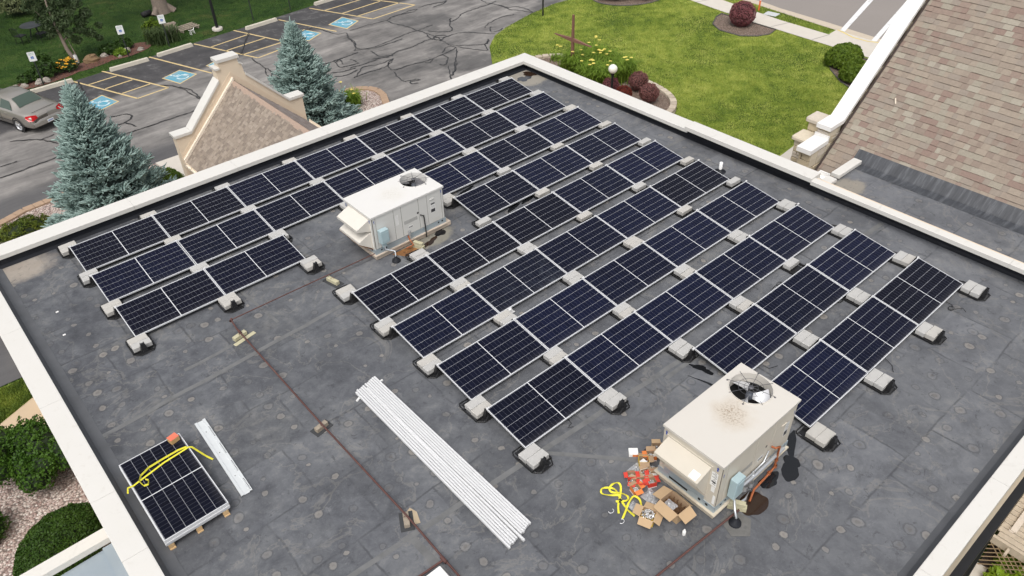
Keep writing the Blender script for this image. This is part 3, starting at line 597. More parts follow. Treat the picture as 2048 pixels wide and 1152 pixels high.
# ------------------------------------------------------------------ the church: tall shingled roof, stone gable with white coping
SL = .88; X0 = 18.37; ang = math.atan(SL); ca, sa = math.cos(ang), math.sin(ang)
chu = thing('church', 'church with a steep mottled shingle roof, white coped rake and pale stone gable end', 'church', (24, -17, G))
xe = 16.75; ze = SL * (xe - X0)
shingles('shingle_roof', (xe, -10.06, ze), (0,-1,0), (ca,0,sa), 15.0, 12.6, SH1, [7,6,5,3,3,4,3,5], chu, expo=.178, tab=(.12,.32), thick=.02)
xr = xe + 12.6*ca; zr = ze + 12.6*sa
part(MB().quad((xr,-10.06,zr),(xr,-25.06,zr),(xr*2-X0,-25.06,0),(xr*2-X0,-10.06,0)), 'far_roof_slope', SH1[0], chu)
cw = MB(); cw.box(18.5, 2*xr-18.5, -25, -10.5, G, ze+.2); part(cw, 'wall', M_EIFS, chu)
st = [simple('stone_cream', (.6,.53,.41), .9, var=.16, scale=9, bump=.6), simple('stone_buff', (.52,.44,.31), .9, var=.18, scale=9, bump=.6), simple('stone_grey', (.56,.5,.42), .9, var=.16, scale=9, bump=.6)]
M_MORTAR = simple('mortar', (.19,.155,.11), .95)
def ashlar(m, x0, x1, y0, y1, z0, z1, faces='xXyY', rows=None):
    """random coursed stones as thin raised blocks on a mortar core (mortar = slot 3)"""
    m.box(x0+.012, x1-.012, y0+.012, y1-.012, z0, z1-.004, 3)
    z = z0
    while z < z1 - .03:
        h = min(random.choice((.1,.14,.19,.24)), z1 - z)
        for f in faces:
            a, b = (y0, y1) if f in 'xX' else (x0, x1); p = a
            while p < b - .01:
                L = min(random.uniform(.16,.5), b - p)
                if b - p - L < .08: L = b - p
                g_ = .013; t_ = random.uniform(.0, .025)
                if f == 'x': m.bbox(x0-t_, x0+.03, p+g_, p+L-g_, z+g_, z+h-g_, .008, random.randrange(3))
                if f == 'X': m.bbox(x1-.03, x1+t_, p+g_, p+L-g_, z+g_, z+h-g_, .008, random.randrange(3))
                if f == 'y': m.bbox(p+g_, p+L-g_, y0-t_, y0+.03, z+g_, z+h-g_, .008, random.randrange(3))
                if f == 'Y': m.bbox(p+g_, p+L-g_, y1-.03, y1+t_, z+g_, z+h-g_, .008, random.randrange(3))
                p += L
        z += h
gs = MB()
def gz(x): return SL * (x - X0)
x = 18.62
ashlar(gs, 17.55, 18.62, -9.99, -9.62, G, .22); ashlar(gs, 18.35, 19.0, -9.985, -9.625, .22, .68, 'xyY')
while x < xr - .3:
    x2 = min(x + .6, xr - .3); ashlar(gs, x, x2, -9.99, -9.66, G, max(gz(x) + .12, .3), 'Yy'); x = x2
ashlar(gs, 18.14, 18.66, -9.53, -9.1, G, .14, 'xXyY'); ashlar(gs, 18.7, 19.18, -9.53, -9.12, G, .54, 'xXyY')
gs.bbox(18.06, 18.69, -9.52, -9.0, .142, .26, .04, 0); gs.bbox(18.64, 19.24, -9.53, -9.02, .542, .68, .05, 2)
part(gs, 'stone_gable', st + [M_MORTAR], chu)
wc = MB()
def slab(m, x0, z0, x1, z1, y0, y1, t, mi=0):
    m.add([(x0,y0,z0-t),(x1,y0,z1-t),(x1,y0,z1),(x0,y0,z0),(x0,y1,z0-t),(x1,y1,z1-t),(x1,y1,z1),(x0,y1,z0)], [(0,1,2,3),(5,4,7,6),(3,2,6,7),(1,0,4,5),(0,3,7,4),(2,1,5,6)], mi)
a = 18.95
while a < xr:
    b = min(a + 1.62, xr); slab(wc, a + .003, gz(a) + .32, b - .003, gz(b) + .32, -10.06, -9.62, .14); a = b
slab(wc, 18.25, .81, 18.947, .83, -10.06, -9.6, .13)
slab(wc, 17.4, .36, 18.34, .4, -10.04, -9.58, .14); wc.box(18.3, 18.345, -10.04, -9.58, .402, .5)
part(wc, 'rake_coping', M_WHITE, chu)
dr = MB(); slab(dr, xe, gz(xe) + .06, xr, gz(xr) + .06, -10.12, -10.065, .05); part(dr, 'drip_edge', simple('dark_drip_edge', (.035,.022,.018), .5), chu)
# low membrane roof between the two, running up the shingles as a flashing
lk = MB(); lk.sheet([(16.06,-10.98),(18.4,-10.98),(18.4,-25),(16.06,-25)], 0.002); part(lk, 'link_roof_membrane', M_MEMB, chu)
lw = MB(); lw.box(16.52, 18.38, -25, -11.0, G, -.02); part(lw, 'link_wall', M_EIFS, chu)
fs = MB(); zf = lambda q: (X0 + q*ca, q*sa)
pts = [(-.06,.03),(.03,.05),(.2,.055),(.4,.055),(.405,.0)]
for i in range(len(pts)-1):
    (q0, h0), (q1, h1) = pts[i], pts[i+1]; A0, A1 = zf(q0), zf(q1); yl = -10.86 - (0 if i else 0)
    fs.quad((A0[0]-h0*sa, yl, A0[1]+h0*ca), (A0[0]-h0*sa, -25, A0[1]+h0*ca), (A1[0]-h1*sa, -25, A1[1]+h1*ca), (A1[0]-h1*sa, yl, A1[1]+h1*ca))
fs.quad((18.02,-10.98,.006),(18.02,-25,.006),(18.335,-25,.03),(18.335,-10.9,.03))
part(fs, 'roof_flashing', M_STREAK, chu)
cb = MB()
cb.bbox(17.12, 18.32, -11.16, -10.9, .05, .16, .012); cb.bbox(16.4, 16.92, -11.2, -10.92, .05, .15, .012)
part(cb, 'curb_coping', M_COPE, chu)
sb_ = MB(); sb_.box(16.62, 17.05, -10.92, -10.62, -.06, .02); sb_.box(16.62, 16.66, -10.92, -10.62, .02, .14); sb_.box(17.01, 17.05, -10.92, -10.62, .02, .14); sb_.box(16.66, 17.01, -10.66, -10.62, .02, .14)
part(sb_, 'scupper_box', M_WHITE, chu)
tag(MB().bbox(-.09, .09, -.02, .02, 0, .03, .006).build('twig', simple('pale_wood', (.6,.52,.42))), 'small pale stick lying on the church shingles', 'twig').location = (19.9, -10.95, gz(19.9) + .05)
bpy.data.objects['twig'].rotation_euler = (0, -ang, .7)

# ------------------------------------------------------------------ entrance porch: stepped tan gable and its own shingle roof
por = thing('entrance_porch', 'tan entrance porch with a stepped coped gable and a small beige shingle roof', 'porch', (7.6, 4, G))
GX = 7.6; GY = 6.8
prof = [(5.13,-1.12),(5.66,-1.12),(7.12,.34),(7.12,.76),(7.26,.8),(7.26,1.0),(7.96,1.0),(7.96,.86),(8.06,.78),(8.1,.4),(9.56,-1.12),(10.09,-1.12)]
gw = MB()
poly = [(5.13,G)] + prof + [(10.09,G)]
n = len(poly); vs = [(x, GY, z) for x, z in poly] + [(x, GY + .36, z) for x, z in poly]
gw.add(vs, [(i, (i+1) % n, n + (i+1) % n, n + i) for i in range(n)] + [tuple(range(n)), tuple(range(2*n-1, n-1, -1))])
part(gw, 'gable_wall', M_EIFS, por)
gc = MB()
def cap(x0, z0, x1, z1, t=.1, y0=GY-.05, y1=GY+.42): slab(gc, x0, z0 + t, x1, z1 + t, y0, y1, t)
cap(5.07,-1.12,5.69,-1.12); cap(5.695,-1.115,7.117,.335); cap(9.53,-1.12,10.15,-1.12); cap(8.11,.34,9.525,-1.115)
cap(7.2,1.0,8.02,1.0,.11); cap(7.08,.765,7.255,.765,.07); cap(7.965,.8,8.1,.72,.05)
part(gc, 'gable_coping', M_COPE, por)
gb = MB()                                                        # flashing band and white rake trim on the back of the gable
def band(xa, za, xb, zb, w_, y0, t):
    gb.add([(xa,y0,za),(xb,y0,zb),(xb,y0,zb-w_),(xa,y0,za-w_),(xa,y0-t,za),(xb,y0-t,zb),(xb,y0-t,zb-w_),(xa,y0-t,za-w_)], [(4,5,6,7),(0,1,5,4),(3,2,6,7),(0,3,7,4)])
band(5.2,-1.75,7.6,.58,.34,GY,.012); band(10.02,-1.9,7.6,.58,.34,GY,.012)
part(gb, 'flashing_band', simple('peach_trim', (.66,.54,.41), .6, var=.06), por)
gt = MB(); gb = gt; band(5.16,-1.94,7.62,.4,.19,GY-.015,.09); part(gt, 'rake_trim', M_CREAM, por)
sl = .965; a2 = math.atan(sl); c2, s2 = math.cos(a2), math.sin(a2); RZ = .27; EX = 5.2
shingles('left_roof_slope', (EX, GY - .1, RZ - sl*(GX-EX)), (0,-1,0), (c2,0,s2), GY - .1 - 1.22, (GX-EX)/c2, SH2, [4,3,3,3], por, expo=.122, tab=(.09,.18), thick=.018)
shingles('right_roof_slope', (2*GX-EX, GY - .02, RZ - sl*(GX-EX)), (0,-1,0), (-c2,0,s2), GY - .02 - 1.22, (GX-EX)/c2, [shm('mauve', (.3,.26,.24)), shm('mauve_brown', (.25,.21,.19))], [1,1], por)
rc = MB(); yy = GY - .12
while yy > 1.3:
    rc.add([(GX-.13,yy,RZ-.1),(GX,yy,RZ+.03),(GX+.13,yy,RZ-.1),(GX-.13,yy-.3,RZ-.105),(GX,yy-.3,RZ+.022),(GX+.13,yy-.3,RZ-.105)], [(0,1,4,3),(1,2,5,4)]); yy -= .145
part(rc, 'ridge_cap', shm('ridge', (.36,.27,.215)), por)
ew = MB(); ew.box(5.42, 5.52, 1.2, GY, G, -2.1); ew.box(9.7, 9.8, 1.2, GY, G, -2.1); part(ew, 'side_wall', M_EIFS, por)
gu = MB()
for sx, xx in ((-1, EX), (1, 2*GX-EX)):
    gu.add([(xx+sx*.0,yq,-2.03) for yq in (1.22,GY-.1)] + [(xx+sx*.0,yq,-2.14) for yq in (1.22,GY-.1)] + [(xx+sx*.11,yq,-2.14) for yq in (1.22,GY-.1)] + [(xx+sx*.13,yq,-2.03) for yq in (1.22,GY-.1)], [(0,1,3,2),(2,3,5,4),(4,5,7,6)])
gu.tube([(EX-.06,GY-.5,-2.1),(EX+.1,GY-.45,-2.4),(EX+.16,GY-.4,G)], .04, 8)
part(gu, 'gutter', M_CREAM, por)
dw = MB(); dw.box(6.6, 8.6, GY+.365, GY+.38, G, -2.3); part(dw, 'entrance_door', simple('dark_glass', (.03,.03,.035), .15), por)

# ------------------------------------------------------------------ metal canopy beside the left wall
can = thing('side_canopy', 'side canopy with blue grey metal roof and cream coping against the left wall', 'canopy', (-3, -9, G))
cm = MB(); cm.box(-6.5, -2.2, -7.86, -7.58, -1.34, -1.2); part(cm, 'canopy_coping', M_COPE, can)
cm = MB(); cm.add([(-6.5,-7.87,-1.5),(-2.2,-7.87,-1.42),(-2.2,-11.5,-1.42),(-6.5,-11.5,-1.5)], [(0,1,2,3)])
for yy in (-8.75, -9.7, -10.6): cm.box(-6.5, -2.42, yy-.006, yy+.006, -1.49, -1.43)
cm.box(-2.42, -2.2, -11.5, -7.88, -1.40, -1.36); part(cm, 'metal_roof', simple('blue_grey_metal', (.33,.39,.44), .4, .3, var=.12, scale=1.5, dirt=((.5,.53,.55), .5)), can)
cm = MB(); cm.box(-6.4, -2.15, -11.4, -7.9, -1.75, -1.52)
for xx, yy in ((-6.2,-8.1),(-6.2,-11.2)): cm.box(xx-.1, xx+.1, yy-.1, yy+.1, G, -1.75)
part(cm, 'canopy_frame', M_EIFS, can)

# ------------------------------------------------------------------ wooden deck beyond the near wall
dk = thing('wooden_deck', 'weathered grey wooden deck with lattice skirt outside the near wall', 'deck', (13.5, -19.5, G))
M_WOOD = simple('weathered_wood', (.42,.36,.28), .85, var=.3, scale=7, bump=.4, dirt=((.25,.2,.15), .6))
dm = MB(); DZ = -3.4
for i in range(14): dm.bbox(12.02 + i*.155, 12.02 + i*.155 + .14, -21.8, -18.72 - (.0 if i else .05), DZ - .035, DZ, .006)
part(dm, 'deck_boards', M_WOOD, dk)
dm = MB(); dm.box(11.92, 12.0, -21.8, -18.72, DZ-.2, DZ-.005); dm.box(11.92, 14.2, -18.71, -18.67, DZ-.2, DZ-.01)
for i in range(6): dm.box(11.7, 11.9, -19.1 - i*.4, -19.05 - i*.4, DZ-.12, DZ-.04)
part(dm, 'rim_joist', M_WOOD, dk)
dm = MB(); dm.bbox(12.3, 14.3, -19.02, -18.9, DZ + .03, DZ + .07, .006); dm.bbox(12.28, 12.4, -18.98, -18.88, DZ, DZ + .035, .004); part(dm, 'rail_board', simple('pale_board', (.55,.49,.42), .8, var=.2), dk)
dm = MB()
for k in range(26):
    y0 = -18.7 - k*.14
    for sg in (1, -1):
        dm.add([(11.95 + (.004 if sg > 0 else 0), y0 + sg*0, DZ-.2), (11.95 + (.004 if sg > 0 else 0), y0 - .035, DZ-.2), (11.95 + (.004 if sg > 0 else 0), y0 - .035 - sg*.85, G), (11.95 + (.004 if sg > 0 else 0), y0 - sg*.85, G)], [(0,1,2,3)])
part(dm, 'lattice_skirt', simple('lattice_wood', (.34,.25,.15), .85, var=.25), dk)
S([(5,-18.75),(5,-23),(16,-23),(16,-18.75)], G + 0.02, M_SOIL, 'soil_bed')
S([(5,-18.6),(5,-18.9),(12,-18.95),(12,-18.6)], G + 0.035, M_CONC, 'foundation_ledge')
# ------------------------------------------------------------------ solar panels
def cell_mat():
    t = NT('solar_cells'); co = t.coord(); x, y, z = t.xyz(co)
    rnd = t.n('ShaderNodeObjectInfo').outputs['Random']
    def lines(c, off, per, hw):
        f = t.m('FRACT', t.m('ADD', t.m('DIVIDE', t.m('SUBTRACT', c, off), per), 0.5)); d = t.m('MULTIPLY', t.m('ABSOLUTE', t.m('SUBTRACT', f, 0.5)), per)
        return t.m('LESS_THAN', d, hw)
    longl = lines(y, 0.026, 0.179, 0.0028)                         # five gaps that run the whole length
    xx = t.m('ABSOLUTE', t.m('SUBTRACT', x, 1.049)); half = t.m('SUBTRACT', xx, 0.0085)
    shortl = lines(half, 0.0, 0.0915, 0.0024); mid = t.m('LESS_THAN', xx, 0.0085)
    bus = lines(y, 0.026, 0.0179, 0.0008)
    cellid = t.n('ShaderNodeTexWhiteNoise', noise_dimensions='3D'); cb = t.n('ShaderNodeCombineXYZ')
    t.put(cb.inputs[0], t.m('FLOOR', t.m('DIVIDE', half, .0915))); t.put(cb.inputs[1], t.m('FLOOR', t.m('DIVIDE', y, .179))); t.put(cb.inputs[2], t.m('ADD', rnd, t.m('GREATER_THAN', x, 1.049)))
    t.put(cellid.inputs[0], cb.outputs[0])
    base = t.ramp(rnd, [(0, (.0038,.0043,.010)), (.5, (.0043,.0055,.0155)), (1, (.0055,.0074,.0235))])
    hv = t.n('ShaderNodeHueSaturation'); t.put(hv.inputs['Color'], base); t.put(hv.inputs['Value'], t.m('ADD', 0.86, t.m('MULTIPLY', cellid.outputs['Value'], 0.28))); c = hv.outputs[0]
    c = t.mix(t.m('MULTIPLY', bus, 0.1), c, (.06,.065,.085))
    c = t.mix(t.m('MULTIPLY', shortl, 0.3), c, (.19,.195,.25)); c = t.mix(t.m('MULTIPLY', longl, 0.8), c, (.4,.41,.44)); c = t.mix(mid, c, (.66,.67,.68))
    dust = t.step(t.noise(co, 2.4, 8, 0.7), 0.55, 0.8); c = t.mix(t.m('MULTIPLY', dust, 0.012), c, (.4,.4,.42)); c = t.mix(t.m('MULTIPLY', t.step(t.m('ADD', y, t.m('MULTIPLY', dust, -.1)), .2, .015), .03), c, (.4,.39,.37))
    t.b.inputs['Coat Weight'].default_value = 0.0
    return t.fin(c, t.m('ADD', 0.12, t.m('MULTIPLY', dust, 0.06)), 0, 0.15)
M_CELL = cell_mat()
def dusty_mat():
    t = NT('dust_film'); co = t.coord(); n = t.noise(co, 3.3, 9, 0.72, 0.6); x, y, z = t.xyz(co)
    f = t.m('MULTIPLY', t.step(n, 0.46, 0.75), t.step(t.m('SUBTRACT', y, t.m('MULTIPLY', x, .12)), 0.75, 0.05))
    tr = t.n('ShaderNodeBsdfTransparent'); mx = t.n('ShaderNodeMixShader'); t.put(mx.inputs[0], t.m('ADD', 0.006, t.m('MULTIPLY', f, 0.11)))
    t.fin((.3,.36,.42), 0.8); t.t.links.new(tr.outputs[0], mx.inputs[1]); t.t.links.new(t.b.outputs[0], mx.inputs[2]); t.t.links.new(mx.outputs[0], t.t.nodes['Material Output'].inputs[0]); return t.mat
PLEN, PW, PT, LOWZ, TILT, PITCH, ROWP = 2.098, 1.1255, 0.035, 0.13, math.atan2(.1597, 1.1139), 2.115, 1.6113
f_ = MB(); b_ = .017
f_.box(0, PLEN, 0, b_, -PT, 0); f_.box(0, PLEN, PW-b_, PW, -PT, 0); f_.box(0, b_, b_, PW-b_, -PT, 0); f_.box(PLEN-b_, PLEN, b_, PW-b_, -PT, 0)
c_ = MB(); c_.box(b_, PLEN-b_, b_, PW-b_, -.008, -.0025)
jb = MB(); jb.box(.98, 1.12, PW-.2, PW-.12, -.034, -.0085)
P0 = thing('solar_panel', '', 'solar panel', group='solar panels mounted in tilted rows on the roof')
pf = f_.build('panel_frame', M_ALU, P0); pc = c_.build('cell_sheet', M_CELL, P0); pj = jb.build('junction_box', M_BLACK, P0)
PCH = [(pf, []), (pc, []), (pj, [])]
ROWS = {1: range(7), 2: range(7), 3: [0, 1, 4, 5, 6], 4: [4, 5, 6], 5: range(2, 7), 6: range(2, 7), 7: range(2, 7), 8: range(2, 7), 9: [4, 5, 6], 10: [4, 5, 6]}
ROWS = {k: list(v) for k, v in ROWS.items()}
RDX = {1: -.01, 2: .0, 3: .0, 4: .01, 5: .02, 6: .02, 7: .005, 8: -.02, 9: .0, 10: .015}
def ylow(r): return -(r - 1) * ROWP - 1.1139
first = True
for r, slots in ROWS.items():
    for k, s_ in enumerate(slots):
        loc = (s_ * PITCH + RDX[r] + random.uniform(-.003, .003), ylow(r) + random.uniform(-.004, .004), LOWZ + random.uniform(-.003, .003)); rot = (TILT + random.uniform(-.004,.004), random.uniform(-.002,.002), random.uniform(-.0015,.0015))
        last = ' at its right end' if k == len(slots) - 1 else (' at its left end' if k == 0 else '')
        if (r, s_) == (6, 3): lab = 'dusty bluish solar panel with pale smudges, second from left in the sixth row'
        elif r == 3: lab = f'dark solar panel in the row broken by the far air conditioner, {ORD[k]} panel from left'
        else: lab = f'dark solar panel in the {ORD[r-1]} row from the parking lot side, {ORD[k]} from left'
        if first: o = P0; o.location = loc; o.rotation_euler = rot; o['label'] = lab; first = False
        else: o = dup(P0, PCH, loc, rot, lab)
        if (r, s_) == (6, 3): MB().sheet([(.02,.02),(PLEN-.02,.02),(PLEN-.02,PW-.02),(.02,PW-.02)], .0012).build('dust_film', dusty_mat(), o)

# ------------------------------------------------------------------ ballast trays along the seams, with loose concrete blocks
tm = MB()
out = [(-.18,.16),(.18,.16),(.22,.1),(.225,-.44),(.16,-.55),(-.12,-.55),(-.225,-.44),(-.22,.1)]
for i in range(8):
    a, b = out[i], out[(i+1) % 8]; tm.tube([(a[0],a[1],.03),(b[0],b[1],.022)], .012, 6)
tm.box(-.17,.17,-.5,.12,.008,.022)
for yy in (-.03, -.42): tm.box(-.235, .235, yy-.012, yy+.012, .02, .055)
for xx in (-.235, .235): tm.box(xx-.01, xx+.01, -.44, .02, .02, .06)
tw = MB()
def taper(m, cx, cy, w0, d0, w1, d1, z0, z1):
    m.add([(cx-w0,cy-d0,z0),(cx+w0,cy-d0,z0),(cx+w0,cy+d0,z0),(cx-w0,cy+d0,z0),(cx-w1,cy-d1,z1),(cx+w1,cy-d1,z1),(cx+w1,cy+d1,z1),(cx-w1,cy+d1,z1)], [(0,1,5,4),(1,2,6,5),(2,3,7,6),(3,0,4,7),(4,5,6,7)])
taper(tw, -.0, -.475, .085, .05, .04, .028, .02, .25)
for xx in (-.036, .036): tw.box(xx-.006, xx+.006, -.505, -.445, .25, .268)
tw.box(-.045, .045, -.508, -.498, .02, .2); taper(tw, 0, -.53, .1, .02, .02, .012, .02, .12)
lc = MB(); taper(lc, 0, .06, .06, .05, .03, .03, .02, .085); lc.box(-.03, .03, .03, .05, .085, .097)
T0 = thing('ballast_tray', '', 'ballast tray', group='black plastic ballast trays under the panel seams')
tp_ = tm.build('tray_base', M_BLACK, T0); tt = tw.build('support_tower', M_BLACK, T0); tl = lc.build('low_clip', M_BLACK, T0)
TCH = [(tp_, []), (tt, []), (tl, [])]
CLAMP = None; M_CLAMPW = simple('white_clamp', (.7,.7,.7), .4, .2)
def block_mesh(seed):
    rs = random.Random(seed); m = MB(); m.bbox(-.199, .199, -.097, .097, 0, .1, .008)
    m.v = [(x + rs.uniform(-.003,.003), y + rs.uniform(-.003,.003), z + rs.uniform(-.002,.002)) for x, y, z in m.v]
    return m
BLK = [block_mesh(i).build('concrete_block', [M_BLOCK, M_BLOCK, M_BLOCK2][i % 3]) for i in range(6)]
SINGLE = {(3,5),(3,6),(3,7),(4,5),(4,6),(4,7),(5,5),(5,6),(5,7),(6,6),(6,7),(8,6),(4,4)}
WEDGE = {(r, n) for r in ROWS for n in range(8)}
firstT = True; used = set(); ntray = {}
def nodes_after(r):
    a = set()
    for q in (r, r + 1):
        for s_ in ROWS.get(q, []): a |= {s_, s_ + 1}
    return sorted(a)
for r in range(0, 11):
    nd = nodes_after(r)
    side = 'behind the first row' if r == 0 else ('before the last row' if r == 10 else f'between {ORD[r-1]} and {ORD[r]} rows')
    for k, nn_ in enumerate(nd):
        if r == 3 and nn_ == 3: continue
        x = nn_ * PITCH + (RDX.get(r, RDX.get(r+1)) if r else RDX[1]) + (.02 if nn_ == 0 or (nn_ == 2 and r > 3) else -.0) - .0085 + random.uniform(-.015,.015)
        y = ylow(r) + .0 + random.uniform(-.006,.006)
        lab = f'black ballast tray {side}, {ORD[k]} from the left'
        loc = (x, y, .0); rot = (0, 0, random.uniform(-.02,.02))
        if firstT: o = T0; o.location = loc; o.rotation_euler = rot; o['label'] = lab; firstT = False
        else: o = dup(T0, TCH, loc, rot, lab)
        if any(q in ROWS.get(r + 1, []) for q in (nn_ - 1, nn_)):                 # clamp gripping the high edge of the next row
            if CLAMP is None: CLAMP = MB().bbox(-.03, .03, -.522, -.484, .27, .304, .004).build('panel_clamp', M_CLAMPW, o)
            else: cl = CLAMP.copy(); COL.objects.link(cl); cl.parent = o
        two = (r, nn_) not in SINGLE
        for b in ([0, 1] if two else [0]):
            src = BLK[random.randrange(6)]
            q = src if src.name not in used else src.copy()
            if src.name in used: COL.objects.link(q)
            used.add(src.name)
            yo = -.118 - b * .199 - (0 if r else .02)
            q.location = (x + random.uniform(-.012,.012), y + yo + random.uniform(-.003,.003), .056); q.rotation_euler = (0, 0, rot[2] + random.uniform(-.02,.02) + (math.pi if random.random() < .5 else 0))
            which = ('farther pale block' if b == 0 else 'nearer pale block') if two else 'lone pale block'
            tag(q, f'{which} on {ORD[k]} tray from the left {side}', 'concrete block', 'pale concrete ballast blocks')
for b_ in BLK:
    if b_.name not in used: bpy.data.objects.remove(b_)
# loose wires hanging out below some panels
def wire(path, label, r=.006): return tag(MB().tube(path, r, 6).build('cable', M_RUBBER), label, 'cable', 'loose black cables on the roof')
def coil(cx, cy, z, rad, turns=2.2, n=40): return [(cx + rad*(1+.15*math.sin(t*.7))*math.cos(t), cy + rad*.8*math.sin(t), z + .003*i/4 + .01*math.sin(t*1.3)) for i, t in enumerate([turns*2*math.pi*k/n for k in range(n+1)])]
wire(coil(12.37,-13.95,.02,.1), 'small coil of black cable in the gap before the ninth row')
wire([(14.05,-14.9,.06),(14.02,-15.75,.03)] + coil(13.9,-15.78,.02,.07,1.5,24) + [(14.1,-15.95,.02),(14.02,-16.05,.02)], 'looped black cable end beside the last row near its right end')
wire([(11.3,-15.6,.06),(11.25,-15.8,.02),(11.15,-15.86,.02),(11.1,-15.9,.015)], 'short black cable end under the last row')
wire([(5.35,-12.3,.06),(5.33,-12.46,.02),(5.2,-12.5,.02),(5.3,-12.55,.015)], 'short black cable loop below the eighth row')
wire([(11.6,-12.7,.02),(11.75,-12.68,.02)] + coil(11.9,-12.72,.02,.08,1.2,20), 'thin black cable curl beside the eighth row right half')
wire([(9.3,-14.03,.06),(9.35,-14.15,.02),(9.55,-14.22,.015)], 'short black cable end below the ninth row')
wire([(5.62,-13.98,.03)] + coil(5.9,-13.98,.03,.17,1.3,30) + [(6.2,-14.05,.05)], 'black cable coil behind the near air conditioner', .012)

# ------------------------------------------------------------------ stack of panels on a pallet, rails
M_PINE = simple('pine_board', (.55,.38,.2), .8, var=.25, scale=5, bump=.3, dirt=((.3,.19,.1), .4))
pal = thing('wooden_pallet', 'pale wooden pallet under the stacked panels near the left parapet', 'pallet', (-.97, -8.84, 0))
m = MB()
for i in range(6): m.bbox(-.57, .57, -1.02 + i*.384, -1.02 + i*.384 + .12, .118, .14, .004)
m.build('deck_boards', M_PINE, pal)
m = MB()
for xx in (-.5, -.02, .46):
    for yy in (-1.0, 0, .92): m.bbox(xx-.05, xx+.05, yy-.08, yy+.08, .02, .118, .008)
m.build('pallet_blocks', M_PINE, pal); m = MB()
for xx in (-.5, -.02, .46): m.box(xx-.05, xx+.05, -1.1, 1.04, 0, .019)
m.build('pallet_runners', M_PINE, pal)
for k, lab in enumerate(['lowest solar panel of the stack lying on the pallet', 'second solar panel from the bottom of the pallet stack', 'third solar panel from the bottom of the pallet stack', 'topmost solar panel of the stack on the pallet, crossed by a yellow strap']):
    o = dup(P0, PCH, (-.42 + random.uniform(-.006,.006), -9.93 + random.uniform(-.006,.006), .142 + PT*(k+1) + .001*k), (0, 0, R(90)), lab, 'solar panels stacked on the pallet')
# extra plank-like rail leaning along the right edge of the stack
M_STRAP = simple('yellow_webbing', (.72,.66,.045), .7, var=.14, scale=30)
zt = .142 + PT*4 + .004
tag(MB().strap([(-1.64,-8.5,.22),(-1.6,-8.47,zt+.02),(-1.5,-8.47,zt+.006),(-1.3,-8.42,zt+.004),(-.9,-8.33,zt+.004),(-.5,-8.3,zt+.01),(-.43,-8.3,zt+.02),(-.38,-8.32,zt),(-.24,-8.48,.06),(-.17,-8.6,.012)], .036)
    .strap([(-.45,-8.27,zt+.02),(-.6,-8.25,zt+.03),(-.9,-8.25,zt+.02),(-1.15,-8.28,zt+.03),(-1.33,-8.38,zt+.05),(-1.4,-8.5,zt+.05),(-1.37,-8.62,zt+.03),(-1.3,-8.64,zt+.03),(-1.26,-8.57,zt+.05),(-1.3,-8.52,zt+.05)], .034, side=[(0,.5,1)]*10)
    .build('ratchet_strap', M_STRAP), 'yellow webbing strap lying across the stacked panels', 'strap', 'yellow ratchet straps')
bx = thing('small_box', 'small red topped carton standing on the stacked panels', 'box', (-.56, -7.95, zt + .002), (0, 0, R(12)))
MB().bbox(-.085, .085, -.07, .07, 0, .1, .004).build('carton', simple('orange_carton', (.56,.36,.15), .7), bx)
MB().box(-.086, .086, -.071, .071, .1005, .103).build('lid', simple('red_lid', (.68,.17,.1), .7, var=.2), bx)
MB().lathe([(.03,0),(.03,.001)], 16, M=Matrix.Translation((0.02,-.0705,.05)) @ Matrix.Rotation(R(90),4,'X')).build('round_mark', M_WHITE, bx)
# wide galvanised cable tray cover
M_CHAN = simple('bright_galvanised', (.66,.685,.69), .35, .2, var=.1, scale=6)
gr = thing('metal_channel', 'wide galvanised metal channel lying beside the panel stack', 'channel', (.0, -8.65, 0), (0, 0, R(-2.2)))
m = MB(); pr_ = [(-.11,.0),(-.11,.035),(-.06,.035),(-.055,.022),(.045,.022),(.05,.045),(.1,.045),(.1,.0)]
for (xa, za), (xb, zb) in zip(pr_, pr_[1:]): m.add([(xa,-1.1,za),(xb,-1.1,zb),(xb,1.1,zb),(xa,1.1,za)], [(3,2,1,0)])
m.build('channel_body', M_CHAN, gr)
for b0 in (0, 15, 30, 45):
    m = MB()
    for i in range(b0, b0 + 9): m.box(.068, .084, -1.06 + i*.0355, -1.06 + i*.0355 + .018, .0452, .0465)
    m.build('slot_row', M_BLACK, gr)
for q in (-.6, .1, .75): MB().box(-.02, -.005, q, q+.02, .0222, .0235).build('bolt_hole', M_BLACK, gr)
# bundles of white mounting rails
rp = [(-.019,0),(.019,0),(.019,.046),(.016,.052),(.004,.052),(.003,.047),(-.003,.047),(-.004,.052),(-.016,.052),(-.019,.046)]
def rail_mesh(L):
    m = MB(); n = len(rp); m.add([(x, 0, z) for x, z in rp] + [(x, -L, z) for x, z in rp], [(i, n+i, n+(i+1) % n, (i+1) % n) for i in range(n)] + [tuple(range(n)), tuple(range(2*n-1, n-1, -1))]); return m
M_RAIL = simple('white_rail', (.69,.695,.7), .35, .1, var=.03, dirt=((.6,.6,.58), .3))
rl = rail_mesh(4.72).build('mounting_rail', M_RAIL); nrail = 0
def put_rail(xt, xb, yt, z, lab, grp, yb=None):
    global nrail
    o = rl if nrail == 0 else rl.copy()
    if nrail: COL.objects.link(o)
    nrail += 1; o.location = (xt, yt, z); o.rotation_euler = (0, 0, math.atan2(xb - xt, 4.72)); tag(o, lab, 'rail', grp)
for k in range(5): put_rail(2.70 + k*.05, 2.665 + k*.05, -8.99 + random.uniform(-.02,.02) + k*.012, .03 + (.004 if k % 2 else 0), f'white mounting rail in the left bundle, {ORD[k]} from its left edge', 'left bundle of white rails')
for k in range(6): put_rail(2.966 + k*.049, 2.99 + k*.047, -8.93 + k*.012 + random.uniform(-.015,.015), .03, f'white mounting rail in the right bundle, {ORD[k]} from its left edge', 'right bundle of white rails')
